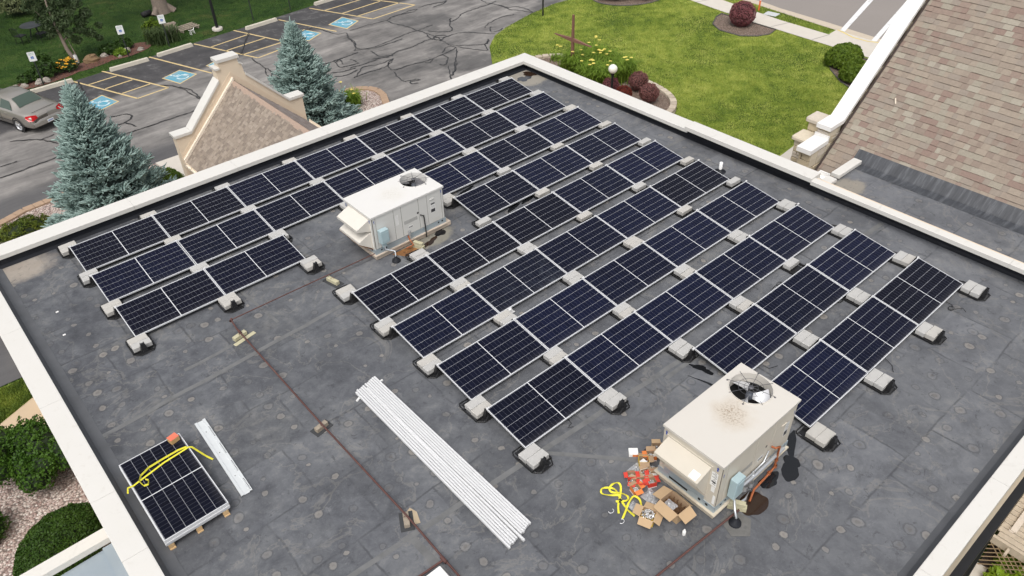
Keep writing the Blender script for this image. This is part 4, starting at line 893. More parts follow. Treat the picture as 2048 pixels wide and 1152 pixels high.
put_rail(2.915, 2.925, -9.06, .05, 'lone white rail lying on top, sticking out past the left bundle', 'left bundle of white rails')
for k, (xx, yy) in enumerate([(2.65,-9.14),(3.26,-9.02),(2.95,-13.35),(2.97,-11.2)]):
    m = MB(); m.bbox(-.055, .055, -.02, .02, 0, .029, .004); o = m.build('packing_strip', simple('white_foam', (.72,.72,.71), .8) if k == 0 else bpy.data.materials['white_foam']); o.location = (xx, yy, 0); o.rotation_euler = (0, 0, random.uniform(-.4,.4))
    tag(o, ['crumpled white packing strip under the far left corner of the rails', 'crumpled white packing strip under the far right corner of the rails', 'white packing strip under the near end of the rails', 'white packing strip under the middle of the rails'][k], 'packing', 'white packing strips')

# ------------------------------------------------------------------ gas pipe on wooden sleepers
M_PIPE = simple('rusty_red_pipe', (.1,.045,.038), .6, .1, var=.35, scale=4, dirt=((.2,.13,.11), .6))
gp = thing('gas_pipe', 'long rusty red gas pipe running across the roof to the far air conditioner', 'pipe', (1.75, -9, 0))
def wpart(m, name, mat, par, **k):
    o = m.build(name, mat); o.parent = par; o.location = -Vector(par.location); return o
wpart(MB().tube([(5.9,-5.38,.16),(3.5,-5.3,.15),(1.86,-5.27,.15)], .013, 8), 'pipe_run', M_PIPE, gp)
wpart(MB().tube([(1.8,-5.32,.15),(1.77,-5.6,.13),(1.73,-9.3,.13),(1.75,-12.13,.12),(1.72,-13.2,.12),(1.68,-15.7,.12)], .019, 8), 'pipe_run', M_PIPE, gp)
wpart(MB().tube([(1.7,-13.19,.12),(.2,-13.1,.12)], .021, 8), 'branch_pipe', M_PIPE, gp)
for prof_, mx_ in (([(.034,-.04),(.034,.04)], Matrix.Translation((1.8,-5.28,.15)) @ Matrix.Rotation(R(45),4,'Z') @ Matrix.Rotation(R(90),4,'Y')), ([(.034,-.07),(.034,.07)], Matrix.Translation((1.71,-13.19,.12)) @ Matrix.Rotation(R(90),4,'X')), ([(.03,-.05),(.03,.05)], Matrix.Translation((1.77,-5.75,.13)) @ Matrix.Rotation(R(90),4,'X'))):
    wpart(MB().lathe(prof_, 10, M=mx_), 'pipe_fitting', M_PIPE, gp)
g2 = thing('gas_pipe', 'dark red gas pipe from the near air conditioner towards the bottom edge', 'pipe', (4.5, -15.72, 0))
wpart(MB().tube([(6.0,-15.8,.1),(4.1,-15.67,.1),(2.9,-15.6,.1),(1.68,-15.7,.12)], .019, 8), 'pipe_run', M_PIPE, g2)
M_OLDWOOD = simple('old_grey_wood', (.3,.255,.2), .9, var=.35, scale=11, bump=.6, dirt=((.13,.1,.08), .6)); M_YELWOOD = simple('pale_treated_wood', (.46,.43,.29), .9, var=.25, scale=8, bump=.5, dirt=((.27,.25,.17), .6))
M_PAD = simple('black_pad', (.04,.042,.045), .8)
for k, (xx, yy, an, L, wmat, lab) in enumerate([(1.74,-5.78,12,.32,M_YELWOOD,'pale wooden sleeper under the red pipe by its corner'), (1.72,-9.3,10,.27,M_OLDWOOD,'grey wooden sleeper under the middle of the red pipe'), (1.72,-12.12,62,.27,M_OLDWOOD,'grey wooden sleeper on black pad under the near part of the red pipe'), (4.28,-5.47,-78,.36,M_YELWOOD,'pale wooden sleeper standing by the ballast block beside the red pipe')]):
    t_ = thing('pipe_sleeper', lab, 'wood block', (xx, yy, 0), (0, 0, R(an)), 'wooden sleepers under the gas pipes')
    MB().bbox(-L/2, L/2, -.05, .05, .012, .1, .006).build('timber', wmat, t_)
    if k != 0: MB().bbox(-L*.72, L*.72, -.12, .12, .002, .011, .002).build('pad', M_PAD if k else M_OLDWOOD, t_)
    else: MB().bbox(-.24, .3, -.17, -.07, .002, .012, .003).build('loose_board', M_YELWOOD, t_)
    m = MB(); m.tube([(-.02,-.03,.1),(-.02,-.03,.135),(.0,0,.15),(.02,.03,.135),(.02,.03,.1)], .005, 6); m.build('pipe_clip', M_PIPE, t_)
tp2 = MB(); tp2.prism([(1.78,-11.98),(1.92,-11.93),(1.96,-12.08),(1.88,-12.3),(1.76,-12.25)], .003, .009); tag(tp2.build('rubber_scrap', simple('tan_scrap', (.4,.32,.22), .8)), 'torn tan scrap of sheet beside the near pipe sleeper', 'scrap')
# white capped curb at the bottom edge, plastic vent pipe by the right parapet
vb = thing('roof_hatch', 'white topped roof curb at the bottom edge beside the red pipe tee', 'roof curb', (1.2, -13.7, 0))
MB().bbox(-.36, .36, -.4, .4, .22, .27, .02).build('lid', M_WHITE, vb); MB().box(-.33, .33, -.37, .37, 0, .218).build('curb', M_FLASH, vb)
vp = thing('vent_pipe', 'short white plastic vent pipe standing by the right parapet', 'vent pipe', (15.15, -8.6, 0))
MB().lathe([(0.0,.3),(.042,.3),(.05,.295),(.05,.05)], 16).build('pipe', simple('white_pvc', (.8,.8,.79), .35), vp); MB().lathe([(.052,.09),(.07,.07),(.09,.03),(.17,.004)], 18).build('rubber_boot', M_FLASH, vp)
# bits of litter
for k, (xx, yy, lab) in enumerate([(-1.0,-2.05,'tiny white scrap on the membrane near the left parapet, the farther one'), (-1.13,-3.0,'tiny white square scrap on the membrane near the left parapet, the nearer one')]):
    tag(MB().bbox(-.03,.03,-.025,.025,0.001,.008,.002).build('paper_scrap', M_WHITE), lab, 'scrap', 'white scraps on the roof').location = (xx, yy, 0)
def crumple(name, c, sx, sy, sz, seed, mat, n=9):
    rs = random.Random(seed); m = MB(); vs = []
    for i in range(n):
        for j in range(n):
            u, v = i/(n-1)-.5, j/(n-1)-.5; e = max(0, 1 - (4*u*u + 4*v*v))
            vs.append((u*sx + rs.uniform(-.3,.3)*sx/n, v*sy + rs.uniform(-.3,.3)*sy/n, .004 + sz*e*rs.uniform(.25,1)))
    m.add(vs, [(i*n+j, (i+1)*n+j, (i+1)*n+j+1, i*n+j+1) for i in range(n-1) for j in range(n-1)]); o = m.build(name, mat); o.location = c; return o
tag(crumple('plastic_bag', (6.55,-8.97+.0,.155) if False else (6.62,-9.18,.02), .24, .16, .14, 5, simple('foil_bag', (.72,.72,.72), .3, .2)), 'crumpled white bag beside a ballast block below the dusty panel', 'bag')
# ------------------------------------------------------------------ packaged rooftop air conditioners
M_BEIGE = simple('beige_cabinet_paint', (.56,.515,.435), .42, var=.07, scale=2.5, dirt=((.42,.36,.27), .5))
def top_paint(name, base, stain, cx, cy):
    t = NT(name); co = t.coord(); x, y, z = t.xyz(co); n = t.noise(co, 3, 8, .7); f = t.noise(co, 26, 6, .8); 
    c = t.mix(n, tuple(b*.94 for b in base), base)
    d = t.m('SQRT', t.m('ADD', t.m('POWER', t.m('SUBTRACT', x, cx), 2.0), t.m('POWER', t.m('SUBTRACT', y, cy), 2.0)))
    dd = t.m('ADD', d, t.m('MULTIPLY', t.m('SUBTRACT', n, .5), .5))
    c = t.mix(t.m('MULTIPLY', t.step(dd, .48, .2), .35), c, stain[0])
    c = t.mix(t.m('MULTIPLY', t.m('MULTIPLY', t.step(dd, .34, .12), t.step(f, .47, .62)), stain[2]), c, stain[1])
    return t.fin(c, .45)
M_GREYPAINT = simple('pale_grey_cabinet_paint', (.6,.6,.575), .42, var=.04, scale=2.5, dirt=((.5,.48,.43), .4))
M_GAP = simple('panel_gap_shadowed_paint', (.17,.16,.14), .6)
M_PALEHOOD = simple('pale_hood_paint', (.64,.61,.55), .42, var=.05, dirt=((.5,.45,.37), .4))
M_BLUEGALV = simple('blue_grey_galvanised', (.38,.45,.49), .4, .35, var=.12, scale=5)
M_LBLUE = simple('pale_blue_enamel', (.36,.47,.5), .4, var=.06)
M_RUST = simple('rust', (.3,.12,.04), .85, var=.4, scale=7, bump=.3)
M_DARK = simple('dark_interior', (.012,.012,.012), .8)
M_STICK = simple('white_sticker', (.8,.8,.78), .5, var=.03); M_INK = simple('sticker_ink', (.06,.06,.065), .6); M_BLUEINK = simple('blue_ink', (.03,.07,.35), .6)
M_PIPEORANGE = simple('orange_rust_pipe', (.33,.1,.035), .7, var=.4, scale=9)
M_GREYBLADE = simple('grey_fan_blade', (.16,.16,.17), .4, .3)
M_BLADE = simple('fan_blade_metal', (.62,.63,.65), .35, .4, var=.1)
L_, W_ = 2.13, 1.19
def hvac(label, loc, H, body, topm, far):
    """origin at the left near corner on the roof; x along the long side, y into the depth"""
    u = thing('rooftop_air_conditioner', label, 'air conditioner', loc, (0,0,0), 'rooftop air conditioners')
    zb = .3
    m = MB(); m.box(-.02, L_+.16 if far else L_+.02, -.02, W_+.02, .02, .13); m.box(-.06, L_+.02, -.06, W_+.06, .13, .155)
    m.build('roof_curb', simple('curb_tan' + str(far), (.5,.42,.34) if far else (.53,.47,.37), .7, var=.15, dirt=((.35,.25,.18), .5)), u)
    m = MB(); m.box(-.01, L_+.02, -.012, W_+.012, .156, zb)
    for xx in (.18, .32, L_-.22, L_-.1): m.lathe([(.03,0),(.03,.002)], 12, 0, M=Matrix.Translation((xx, -.0135, .25)) @ Matrix.Rotation(R(90),4,'X'))
    m.build('base_rail', M_BLUEGALV, u)
    for xx in (.16, .29, L_-.22, L_-.1): MB().lathe([(0,0),(.026,0)], 12, M=Matrix.Translation((xx, -.0145, .25)) @ Matrix.Rotation(R(90),4,'X')).build('rail_hole', M_DARK, u)
    for yy in (.15, .3): MB().lathe([(0,0),(.03,0)], 12, M=Matrix.Translation((-.0125, yy, .24)) @ Matrix.Rotation(R(-90),4,'Y')).build('rail_hole', M_DARK, u)
    MB().box(-.0125, -.011, .55, .95, .2, .25).build('rail_slot', M_DARK, u)
    zt = H - .03
    m = MB(); m.add([(0,0,zb),(L_,0,zb),(L_,0,zt),(0,0,zt)], [(0,1,2,3)], 1); m.quad((L_,W_,zb),(0,W_,zb),(0,W_,zt),(L_,W_,zt)); m.quad((0,W_,zb),(0,0,zb),(0,0,zt),(0,W_,zt)); m.quad((L_,0,zb),(L_,W_,zb),(L_,W_,zt),(L_,0,zt))
    m.build('cabinet', [body, M_GAP], u)
    m = MB()                                                     # panel seams: proud access panels with gaps between
    xs = [.02, .1, .62, .84, 1.36, 1.62, 2.06, L_-.01] if far else [.02, .16, .98, 1.5, L_-.02]
    for a, b in zip(xs, xs[1:]): m.bbox(a+.005, b-.005, -.009, 0, zb+.015, zt-.02, .003)
    m.build('access_panels', body, u)
    # top with a round opening
    cx, cy, rf = (1.73, .71, .385) if not far else (1.76, .72, .36)
    m = MB(); x0, x1, y0, y1 = -.025, L_+.025, -.025, W_+.025
    angs = sorted([2*math.pi*i/48 for i in range(48)] + [math.atan2(yy-cy, xx-cx) % (2*math.pi) for xx in (x0,x1) for yy in (y0,y1)])
    def rim(a):
        dx, dy = math.cos(a), math.sin(a); t = min([((x1 if dx > 0 else x0)-cx)/dx if abs(dx) > 1e-9 else 9e9, ((y1 if dy > 0 else y0)-cy)/dy if abs(dy) > 1e-9 else 9e9]); return (cx+dx*t, cy+dy*t)
    n = len(angs); I = [(cx+rf*math.cos(a), cy+rf*math.sin(a), H) for a in angs]; O = [(*rim(a), H - .006) for a in angs]
    m.add(I + O + [(x, y, H-.055) for x, y, z in O] + [(cx+rf*math.cos(a), cy+rf*math.sin(a), H+.018) for a in angs] + [(cx+(rf-.012)*math.cos(a), cy+(rf-.012)*math.sin(a), H+.018) for a in angs] + [(cx+(rf-.015)*math.cos(a), cy+(rf-.015)*math.sin(a), H-.2) for a in angs],
          [(n+i, n+(i+1) % n, (i+1) % n, i) for i in range(n)] + [(2*n+i, 2*n+(i+1) % n, n+(i+1) % n, n+i) for i in range(n)] + [(i, (i+1) % n, 3*n+(i+1) % n, 3*n+i) for i in range(n)] + [(3*n+i, 3*n+(i+1) % n, 4*n+(i+1) % n, 4*n+i) for i in range(n)] + [(4*n+i, 4*n+(i+1) % n, 5*n+(i+1) % n, 5*n+i) for i in range(n)])
    m.build('top_cover', topm, u)
    m = MB(); m.lathe([(rf-.014,-.2),(rf-.012,-.55),(0,-.55)], 32, c=(cx,cy,H)); m.build('fan_well', M_DARK, u)
    fan = bpy.data.objects.new('fan', None); COL.objects.link(fan); fan.parent = u; fan.location = (cx, cy, H-.17); fan.rotation_euler = (0,0,R(20 if far else 62))
    for k in range(4 if far else 3):
        vs = []; A = 2*math.pi/(4 if far else 3)*k
        for i in range(6):
            rr = .06 + (rf-.085)*i/5; sp = .34 + .22*i/5
            for s_ in (-1, 0, 1): aa = A + s_*sp*.95; vs.append((rr*math.cos(aa), rr*math.sin(aa), .055*s_ + .012*i/5))
        b = MB(); b.add(vs, [(i*3+j, i*3+j+1, (i+1)*3+j+1, (i+1)*3+j) for i in range(5) for j in range(2)], 0, True); b.build('fan_blade', M_GREYBLADE if far else M_BLADE, fan)
    MB().lathe([(.0,.06),(.06,.055),(.065,-.05)], 16).build('fan_hub', simple('motor_grey', (.08,.09,.11), .5), fan)
    m = MB()
    for k in range(8): a = 2*math.pi*k/8 + .3; m.tube([(cx+.02*math.cos(a), cy+.02*math.sin(a), H+.035), (cx+(rf+.035)*math.cos(a), cy+(rf+.035)*math.sin(a), H+.02)], .0045, 5)
    for k in range(8):
        a = 2*math.pi*k/8 + .3
        if k % 2 == 0: m.lathe([(0,.012),(.016,.008),(.018,0)], 8, c=(cx+(rf+.04)*math.cos(a), cy+(rf+.04)*math.sin(a), H))
    for rr in ((.12,.22) if not far else (.16,)): m.tube([(cx+rr*math.cos(2*math.pi*i/28), cy+rr*math.sin(2*math.pi*i/28), H+.033) for i in range(29)], .0035, 5)
    m.lathe([(0,.05),(.045,.046),(.05,.028)], 14, c=(cx,cy,H)); m.build('fan_guard', simple('guard_wire', (.1,.1,.11), .5, .3), u)
    # intake hood on the left end
    def hood(zt_, zf, zbk, dep, ya, yb, name, mat):
        m = MB(); m.quad((0,ya,zt_),(-dep,ya,zf),(-dep,yb,zf),(0,yb,zt_)); m.quad((-dep-.004,ya,zf+.012),(-dep-.004,ya,zf-.05),(-dep-.004,yb,zf-.05),(-dep-.004,yb,zf+.012))
        for yy in (ya, yb): m.add([(0,yy,zt_),(-dep,yy,zf),(-dep,yy,zf-.05),(0,yy,zbk)], [(0,1,2,3)])
        m.box(-.012, 0, ya-.03, yb+.03, zbk-.02, zt_+.03); return m.build(name, mat, u)
    if far:
        hood(1.14, .98, .8, .37, .1, 1.0, 'intake_hood', M_PALEHOOD); hood(.78, .62, .3, .36, .1, 1.0, 'intake_hood', M_PALEHOOD)
        m = MB(); m.add([(-.37,.08,.565),(-.37,1.02,.565),(-.02,1.02,.28),(-.02,.08,.28)], [(0,1,2,3)]); m.build('rusty_hood_edge', M_RUST, u)
    else:
        hood(1.17, 1.04, .42, .36, .2, 1.09, 'intake_hood', body); m = MB(); m.add([(-.2,.4,1.1005),(-.2,.25,1.1005),(-.34,.25,1.0495),(-.34,.4,1.0495)], [(0,1,2,3)]); m.v = [(x, y, z+.004) for x, y, z in m.v]; m.build('sticker', M_STICK, u)
        MB().box(-.0135, -.0128, .22, 1.07, .31, .4).build('intake_screen', M_BLUEGALV, u)
    # electrical disconnect box
    d = MB(); xa = .1 if far else .26
    d.bbox(xa, xa+.24, -.17, -.03, .5 if far else .42, .86 if far else .86, .01); d.box(xa+.03, xa+.21, -.176, -.17, .56, .8); bxo = d.build('disconnect_box', M_LBLUE, u)
    MB().box(xa+.24, xa+.265, -.12, -.09, .6, .74).build('switch_lever', M_GALV, bxo); d = MB(); d.box(xa+.06, xa+.16, -.12, -.06, .36, .5 if far else .42); d.build('conduit_body', M_LBLUE, bxo)
    c = MB(); bx_, by_ = (xa+.22, -.36) if far else (.2, -.32)
    c.tube([(xa+.1,-.1,.42),(xa+.1,-.14,.3),(bx_+.05,by_+.08,.24),(bx_,by_,.16),(bx_,by_,.02)], .02, 8)
    if not far: c.tube([(.62,-.06,.34),(1.0,-.09,.37),(1.85,-.09,.4)], .034, 8); c.tube([(.55,-.05,.25),(.8,-.16,.22),(.62,-.2,.16),(.45,-.16,.12)], .02, 8); c.lathe([(.05,-.06),(.05,.06)], 10, c=(.7,-.1,.31)); c.lathe([(.045,-.05),(.045,.05)], 10, c=(.86,-.12,.28)); c.tube([(xa+.24,-.05,.45),(.9,-.045,.4),(1.3,-.045,.42),(1.42,-.03,.62)], .016, 8); c.tube([(xa+.4,-.035,.33),(1.5,-.035,.36)], .02, 8)
    c.lathe([(.034,-.05),(.034,.05)], 10, c=(.98,-.06,.38)); c.tube([(.98,-.06,.43),(.98,-.07,.25)], .022, 8); c.build('conduit', M_GALV, u)
    MB().lathe([(.11,.004),(.1,.05),(.045,.09),(.03,.16)], 16, c=((xa+.22) if far else .2,-.36 if far else -.32,0)).build('pipe_boot', M_FLASH, u)
    gpz = MB()
    if far: gpz.tube([(1.38,-.02,.72),(1.46,-.05,.68),(1.47,-.06,.3),(1.47,-.06,.03)], .016, 8); gpz.build('drain_pipe', M_RUBBER, u)
    else:
        gpz.tube([(1.5,-.02,.66),(1.52,-.09,.66),(1.62,-.11,.64),(1.62,-.12,.2),(1.62,-.13,.12),(1.3,-.15,.1),(.95,-.16,.08),(.72,-.24,.05)], .02, 8)
        for q in ((1.62,-.12,.3),(1.62,-.13,.13),(1.42,-.14,.11)): gpz.lathe([(.032,-.03),(.032,.03)], 10, c=q)
        gpz.build('gas_riser', M_PIPEORANGE, u)
    if far: MB().tube([(.75,-.2,.1),(.95,-.22,.11),(.95,-.07,.2),(.95,-.03,.3)], .018, 8).build('gas_riser', M_PIPEORANGE, u)
    # stickers with print, louvre, handle, arrows
    def sticker(x0, x1, z0, z1, rows, bar=0):
        s_ = MB(); s_.box(x0, x1, -.0112, -.0102, z0, z1); so = s_.build('sticker', M_STICK, u); k_ = MB(); z = z1 - .014
        while z > z0 + .02:
            xx = x0 + .008
            while xx < x1 - .012:
                w_ = random.uniform(.006,.03); k_.box(xx, min(xx+w_, x1-.006), -.0118, -.0113, z-.006, z); xx += w_ + .006
            z -= rows
        if bar: k_.box(x0+.01, x1-.01, -.0118, -.0113, z0+.01, z0+bar)
        k_.build('print', M_INK, so)
    if far: sticker(.66,.74,.72,1.0,.03); sticker(1.72,1.86,.84,.93,.016,.05); sticker(1.71,1.86,.62,.82,.02,.1); sticker(1.0,1.14,.48,.55,.02,.03)
    else: sticker(1.86,1.98,.62,.96,.02,.12); sticker(1.12,1.28,.55,.64,.02,.04)
    if not far:
        e = MB(); e.box(-.0112,-.0102,.05,.17,.78,1.12); e.box(-.0112,-.0102,.06,.13,.64,.77); e.box(-.0112,-.0102,.02,.07,.36,.58); so = e.build('sticker', M_STICK, u); k_ = MB()
        for q in range(9): k_.box(-.0118,-.0113,.06+random.uniform(0,.02),.16-random.uniform(0,.05),1.09-q*.033,1.1-q*.033)
        k_.box(-.0118,-.0113,.07,.15,.87,.9); k_.build('print', M_INK, so)
    else:
        e = MB(); e.box(-.0112,-.0102,.03,.08,.35,1.0); e.build('sticker', M_STICK, u)
    lv = MB(); lx0, lx1 = (.9, 1.3) if far else (.55, .95)
    for i in range(12): lv.box(lx0 + i*(lx1-lx0)/12, lx0 + (i+.55)*(lx1-lx0)/12, -.0125, -.0092, .63, .73)
    lv.build('louvre', simple('louvre_grey', (.3,.3,.29), .6), u)
    MB().bbox(1.7, 1.84, -.024, -.009, 1.0, 1.03, .004).build('handle', body, u)
    MB().lathe([(0,.001),(.028,.001)], 14, M=Matrix.Translation((1.32,-.0095,.8)) @ Matrix.Rotation(R(90),4,'X')).build('port_hole', M_DARK, u)
    ar = MB()
    for (ax, az) in ((.06,1.08),(L_-.06,1.1)): ar.box(ax-.008, ax+.008, -.0108, -.0102, az-.04, az+.02); ar.add([(ax-.02,-.0108,az+.02),(ax+.02,-.0108,az+.02),(ax,-.0108,az+.05)], [(0,1,2)])
    for ay in (.08, W_-.06): ar.box(-.0125, -.0115, ay-.012, ay+.012, H-.2, H-.14); ar.add([(-.0125,ay-.025,H-.14),(-.0125,ay+.025,H-.14),(-.0125,ay,H-.1)], [(0,1,2)])
    ar.build('arrow_mark', M_BLUEINK, u)
    return u
hvac('beige air conditioner with rusty stained top in the foreground, boxes strewn at its left side', (5.6, -15.56, 0), 1.38, M_BEIGE, top_paint('beige_top', (.6,.57,.52), ((.47,.38,.27), (.2,.13,.07), .8), 1.02, .58), False)
hvac('pale grey air conditioner with a blue base rail among the panels at the far side', (5.56, -5.44, 0), 1.25, M_GREYPAINT, top_paint('white_top', (.67,.66,.635), ((.62,.6,.54), (.4,.36,.29), .35), 1.0, .55), True)
# sleeper timbers, stained silt and standing water by the units
for (xx, yy, an, lab) in [(6.62,-5.72,-70,'pale wooden block propping the pipe beside the far air conditioner'), (6.07,-15.72,-60,'pale wooden block beside the near air conditioner base')]:
    t_ = thing('timber_block', lab, 'wood block', (xx, yy, 0), (0,0,R(an))); MB().bbox(-.16, .16, -.05, .05, .002, .1, .006).bbox(-.13, .13, -.045, .045, .101, .18, .006).build('timber', M_YELWOOD, t_)
rs_ = MB(); rs_.sheet([(5.95,-5.5),(6.7,-5.5),(6.85,-5.62),(6.6,-5.85),(6.35,-5.98),(6.15,-5.78)], .003); struct(rs_.build('rust_stain', worn_paint('rust_water_stain', (.27,.125,.04), (.07,.03,.013), .42, .58)))
M_WATER = simple('standing_water', (.012,.013,.015), .04, var=.2, spec=.5); M_BROWNWATER = simple('brown_water', (.03,.017,.011), .07, var=.3)
def puddle(c, rx, ry, seed, mat, rot=0, z=.0052, lob=.28):
    rs = random.Random(seed); ph = [rs.uniform(0, 6.28) for _ in range(4)]; P = []
    for i in range(48):
        a = 2*math.pi*i/48; k = 1 + lob*(.6*math.sin(2*a+ph[0]) + .5*math.sin(3*a+ph[1]) + .3*math.sin(5*a+ph[2]) + .2*math.sin(8*a+ph[3]))
        x, y = rx*k*math.cos(a), ry*k*math.sin(a); P.append((c[0]+x*math.cos(rot)-y*math.sin(rot), c[1]+x*math.sin(rot)+y*math.cos(rot)))
    return struct(MB().add([(x, y, z) for x, y in P], [tuple(range(48))]).build('puddle', mat))
puddle((7.4,-15.9),.2,.16,1,M_WATER,.4,.0052,.12); puddle((7.62,-15.8),.16,.13,2,M_WATER,1.0,.0056,.14); puddle((7.98,-15.56),.3,.09,3,M_WATER,.5,.006,.2); puddle((6.98,-15.76),.22,.13,4,M_WATER,0,.0064,.2); puddle((6.36,-15.86),.29,.21,5,M_BROWNWATER,.1,.0068,.1)
puddle((7.42,-5.55),.2,.11,6,M_WATER,.3); puddle((6.98,-5.72),.24,.09,7,M_BROWNWATER,.35,.0056); puddle((8.32,-4.55),.06,.05,8,M_WATER)
puddle((15.5,.13),.28,.2,9,simple('shallow_water',(.05,.055,.065),.05),.3); puddle((15.9,.3),.24,.2,10,M_BROWNWATER,-.5,.0056)
puddle((8.35,-13.22),.22,.08,11,M_WATER,-1.2,.0052,.4); puddle((8.12,-13.62),.34,.03,12,M_WATER,-1.3,.0056,.5); puddle((9.6,-5.95),.22,.09,13,M_WATER,.3); puddle((10.2,-5.9),.25,.1,14,M_WATER,.2); puddle((9.2,-4.4),.3,.07,15,M_WATER,.1); puddle((9.0,-2.75),.5,.06,16,M_WATER,.05)
pm = MB(); pm.prism([(5.55,-15.99),(5.78,-16.2),(6.06,-16.02),(6.0,-15.72),(5.66,-15.68)], .002, .008); tag(pm.build('flashing_patch', simple('scuffed_patch', (.13,.128,.122), .8, var=.5, scale=5, dirt=((.06,.06,.064), .9))), 'grey scuffed flashing patch round the conduit boot by the near air conditioner', 'roof patch')

# ------------------------------------------------------------------ cartons, bags and straps by the near unit
M_CARD = simple('cardboard', (.45,.315,.185), .85, var=.1, scale=4); M_CARDIN = simple('cardboard_inside', (.38,.26,.16), .9, var=.1)
M_RED = simple('red_print', (.6,.05,.03), .6, var=.1); M_ORANGE = simple('orange_print', (.68,.2,.05), .6); M_YBOX = simple('yellow_print', (.75,.5,.06), .6)
def open_box(name, label, c, rot, sx, sy, h, outer, inner=M_CARDIN, flaps=(1,1,1,1), flap=.5, group='cartons of hardware beside the near air conditioner', band=None, fa=None):
    b = thing(name, label, 'box', c, (0,0,R(rot)), group); t = .004; x, y = sx/2, sy/2
    m = MB(); m.box(-x,x,-y,y,0,t); m.box(-x,x,-y,-y+t,t,h,0); m.box(-x,x,y-t,y,t,h,0); m.box(-x,-x+t,-y+t,y-t,t,h,0); m.box(x-t,x,-y+t,y-t,t,h,0)
    m.build('carton', outer, b); q = MB(); e = t + .0006
    q.quad((-x+e,-y+e,t),( -x+e,y-e,t),(-x+e,y-e,h),(-x+e,-y+e,h)); q.quad((x-e,y-e,t),(x-e,-y+e,t),(x-e,-y+e,h),(x-e,y-e,h)); q.quad((x-e,-y+e,t),(-x+e,-y+e,t),(-x+e,-y+e,h),(x-e,-y+e,h)); q.quad((-x+e,y-e,t),(x-e,y-e,t),(x-e,y-e,h),(-x+e,y-e,h)); q.quad((-x+e,-y+e,t+.001),(x-e,-y+e,t+.001),(x-e,y-e,t+.001),(-x+e,y-e,t+.001)); q.build('carton_lining', inner, b)
    for k, (on, ex, ey, dx, dy, L) in enumerate(((flaps[0],0,-y,0,-1,sx),(flaps[1],x,0,1,0,sy),(flaps[2],0,y,0,1,sx),(flaps[3],-x,0,-1,0,sy))):
        if not on: continue
        d = (min(sx, sy) * flap); a = R(fa[k] if fa else random.uniform(-35, 30)); f = MB(); ca_, sa_ = math.cos(a), math.sin(a)
        px, py = -dy, dx
        A = [(ex+px*L/2, ey+py*L/2, h), (ex-px*L/2, ey-py*L/2, h), (ex-px*L*.47+dx*d*ca_, ey-py*L*.47+dy*d*ca_, h+d*sa_), (ex+px*L*.47+dx*d*ca_, ey+py*L*.47+dy*d*ca_, h+d*sa_)]
        f.add(A + [(p[0], p[1], p[2]-.003) for p in A], [(0,1,2,3),(7,6,5,4),(0,3,7,4),(1,5,6,2),(2,6,7,3)]); f.build('flap', outer if (outer in (M_RED, M_ORANGE) and k != 2) or outer is M_CARD else inner, b)
    if band: 
        f = MB(); f.box(-x-.001,x+.001,-y-.001,y+.001,h*band[0],h*band[1]); f.build('printed_band', band[2], b)
    return b
big = open_box('cardboard_box', 'large open cardboard box with cell dividers, nearest the air conditioner corner', (5.22,-15.04,.0), -3, .3, .4, .26, M_CARD, flap=.62, fa=(-25,-50,-15,-12))
m = MB()
for i in range(1,5): m.box(-.145,.145,-.2+i*.08-.001,-.2+i*.08+.001,.01,.17)
for i in range(1,4): m.box(-.15+i*.075-.001,-.15+i*.075+.001,-.195,.195,.01,.17)
m.build('dividers', simple('brown_dividers', (.2,.11,.055), .9), big); MB().box(-.05,.01,-.2015,-.2,.12,.2).build('label_tape', M_STICK, big)
clampbox = open_box('cardboard_box', 'cardboard box heaped with metal clamps beside the yellow strap', (4.77,-14.85,.0), 22, .22, .24, .17, M_CARD, flap=.6, band=(.02,.5,M_YBOX), fa=(-30,-8,10,-25))
M_CLAMP = simple('bright_clamp_metal', (.72,.72,.73), .35, .25, var=.4, scale=30)
def heap(name, label, c, r, n, size, mat, hz, dark=.25, kind='stuff'):
    m = MB()
    for i in range(n):
        a, q = random.uniform(0,6.28), r*math.sqrt(random.random()); p = Vector((q*math.cos(a), q*math.sin(a), hz*(1-(q/r)**2) + random.uniform(0,.012)))
        Mx = Matrix.Translation(p) @ Euler((random.uniform(-1.2,1.2), random.uniform(-1.2,1.2), random.uniform(0,6.28))).to_matrix().to_4x4(); s_ = size*random.uniform(.6,1.3)
        m.box(-s_,s_,-s_*.45,s_*.45,-s_*.12,s_*.12, 1 if random.random() < dark else 0, Mx); m.box(s_*.7,s_,-s_*.45,s_*.45,-s_*.12,s_*.5, 1 if random.random() < dark else 0, Mx)
    o = m.build(name, [mat, M_INK]); o.location = c; o['kind'] = kind; return tag(o, label, 'hardware')
heap('metal_clamps', 'heap of shiny metal clamps filling the cardboard box', (4.77,-14.85,.13), .11, 150, .016, M_CLAMP, .05)
SPEC = [((5.2,-14.1),-38,.13,.11,.12,M_RED,'red carton of bolts at the left of the carton cluster',1), ((5.24,-14.29),-30,.13,.11,.11,M_RED,'red carton of bolts in the middle of the carton cluster',1), ((5.36,-14.42),-25,.14,.12,.12,M_RED,'red carton with raised flaps nearest the plastic bags',1), ((5.05,-14.33),-15,.13,.13,.11,M_ORANGE,'orange carton lying open nearest the yellow strap',1), ((5.52,-14.33),-40,.15,.12,.11,M_RED,'empty bright red carton touching the air conditioner curb',0),
        ((5.62,-14.02),-42,.16,.14,.12,M_YBOX,'yellow carton with a white paper inside, behind the red cartons',0), ((5.82,-14.03),-40,.16,.13,.11,M_ORANGE,'orange carton of hardware behind the yellow carton',1), ((5.12,-14.19),-60,.12,.1,.1,M_RED,'small red carton wedged at the outer edge of the carton cluster',1), ((5.45,-14.2),-20,.13,.1,.09,M_STICK,'white hardware carton in the middle of the carton cluster',1), ((6.02,-13.98),-42,.15,.13,.12,M_CARD,'brown carton farthest back along the air conditioner',1)]
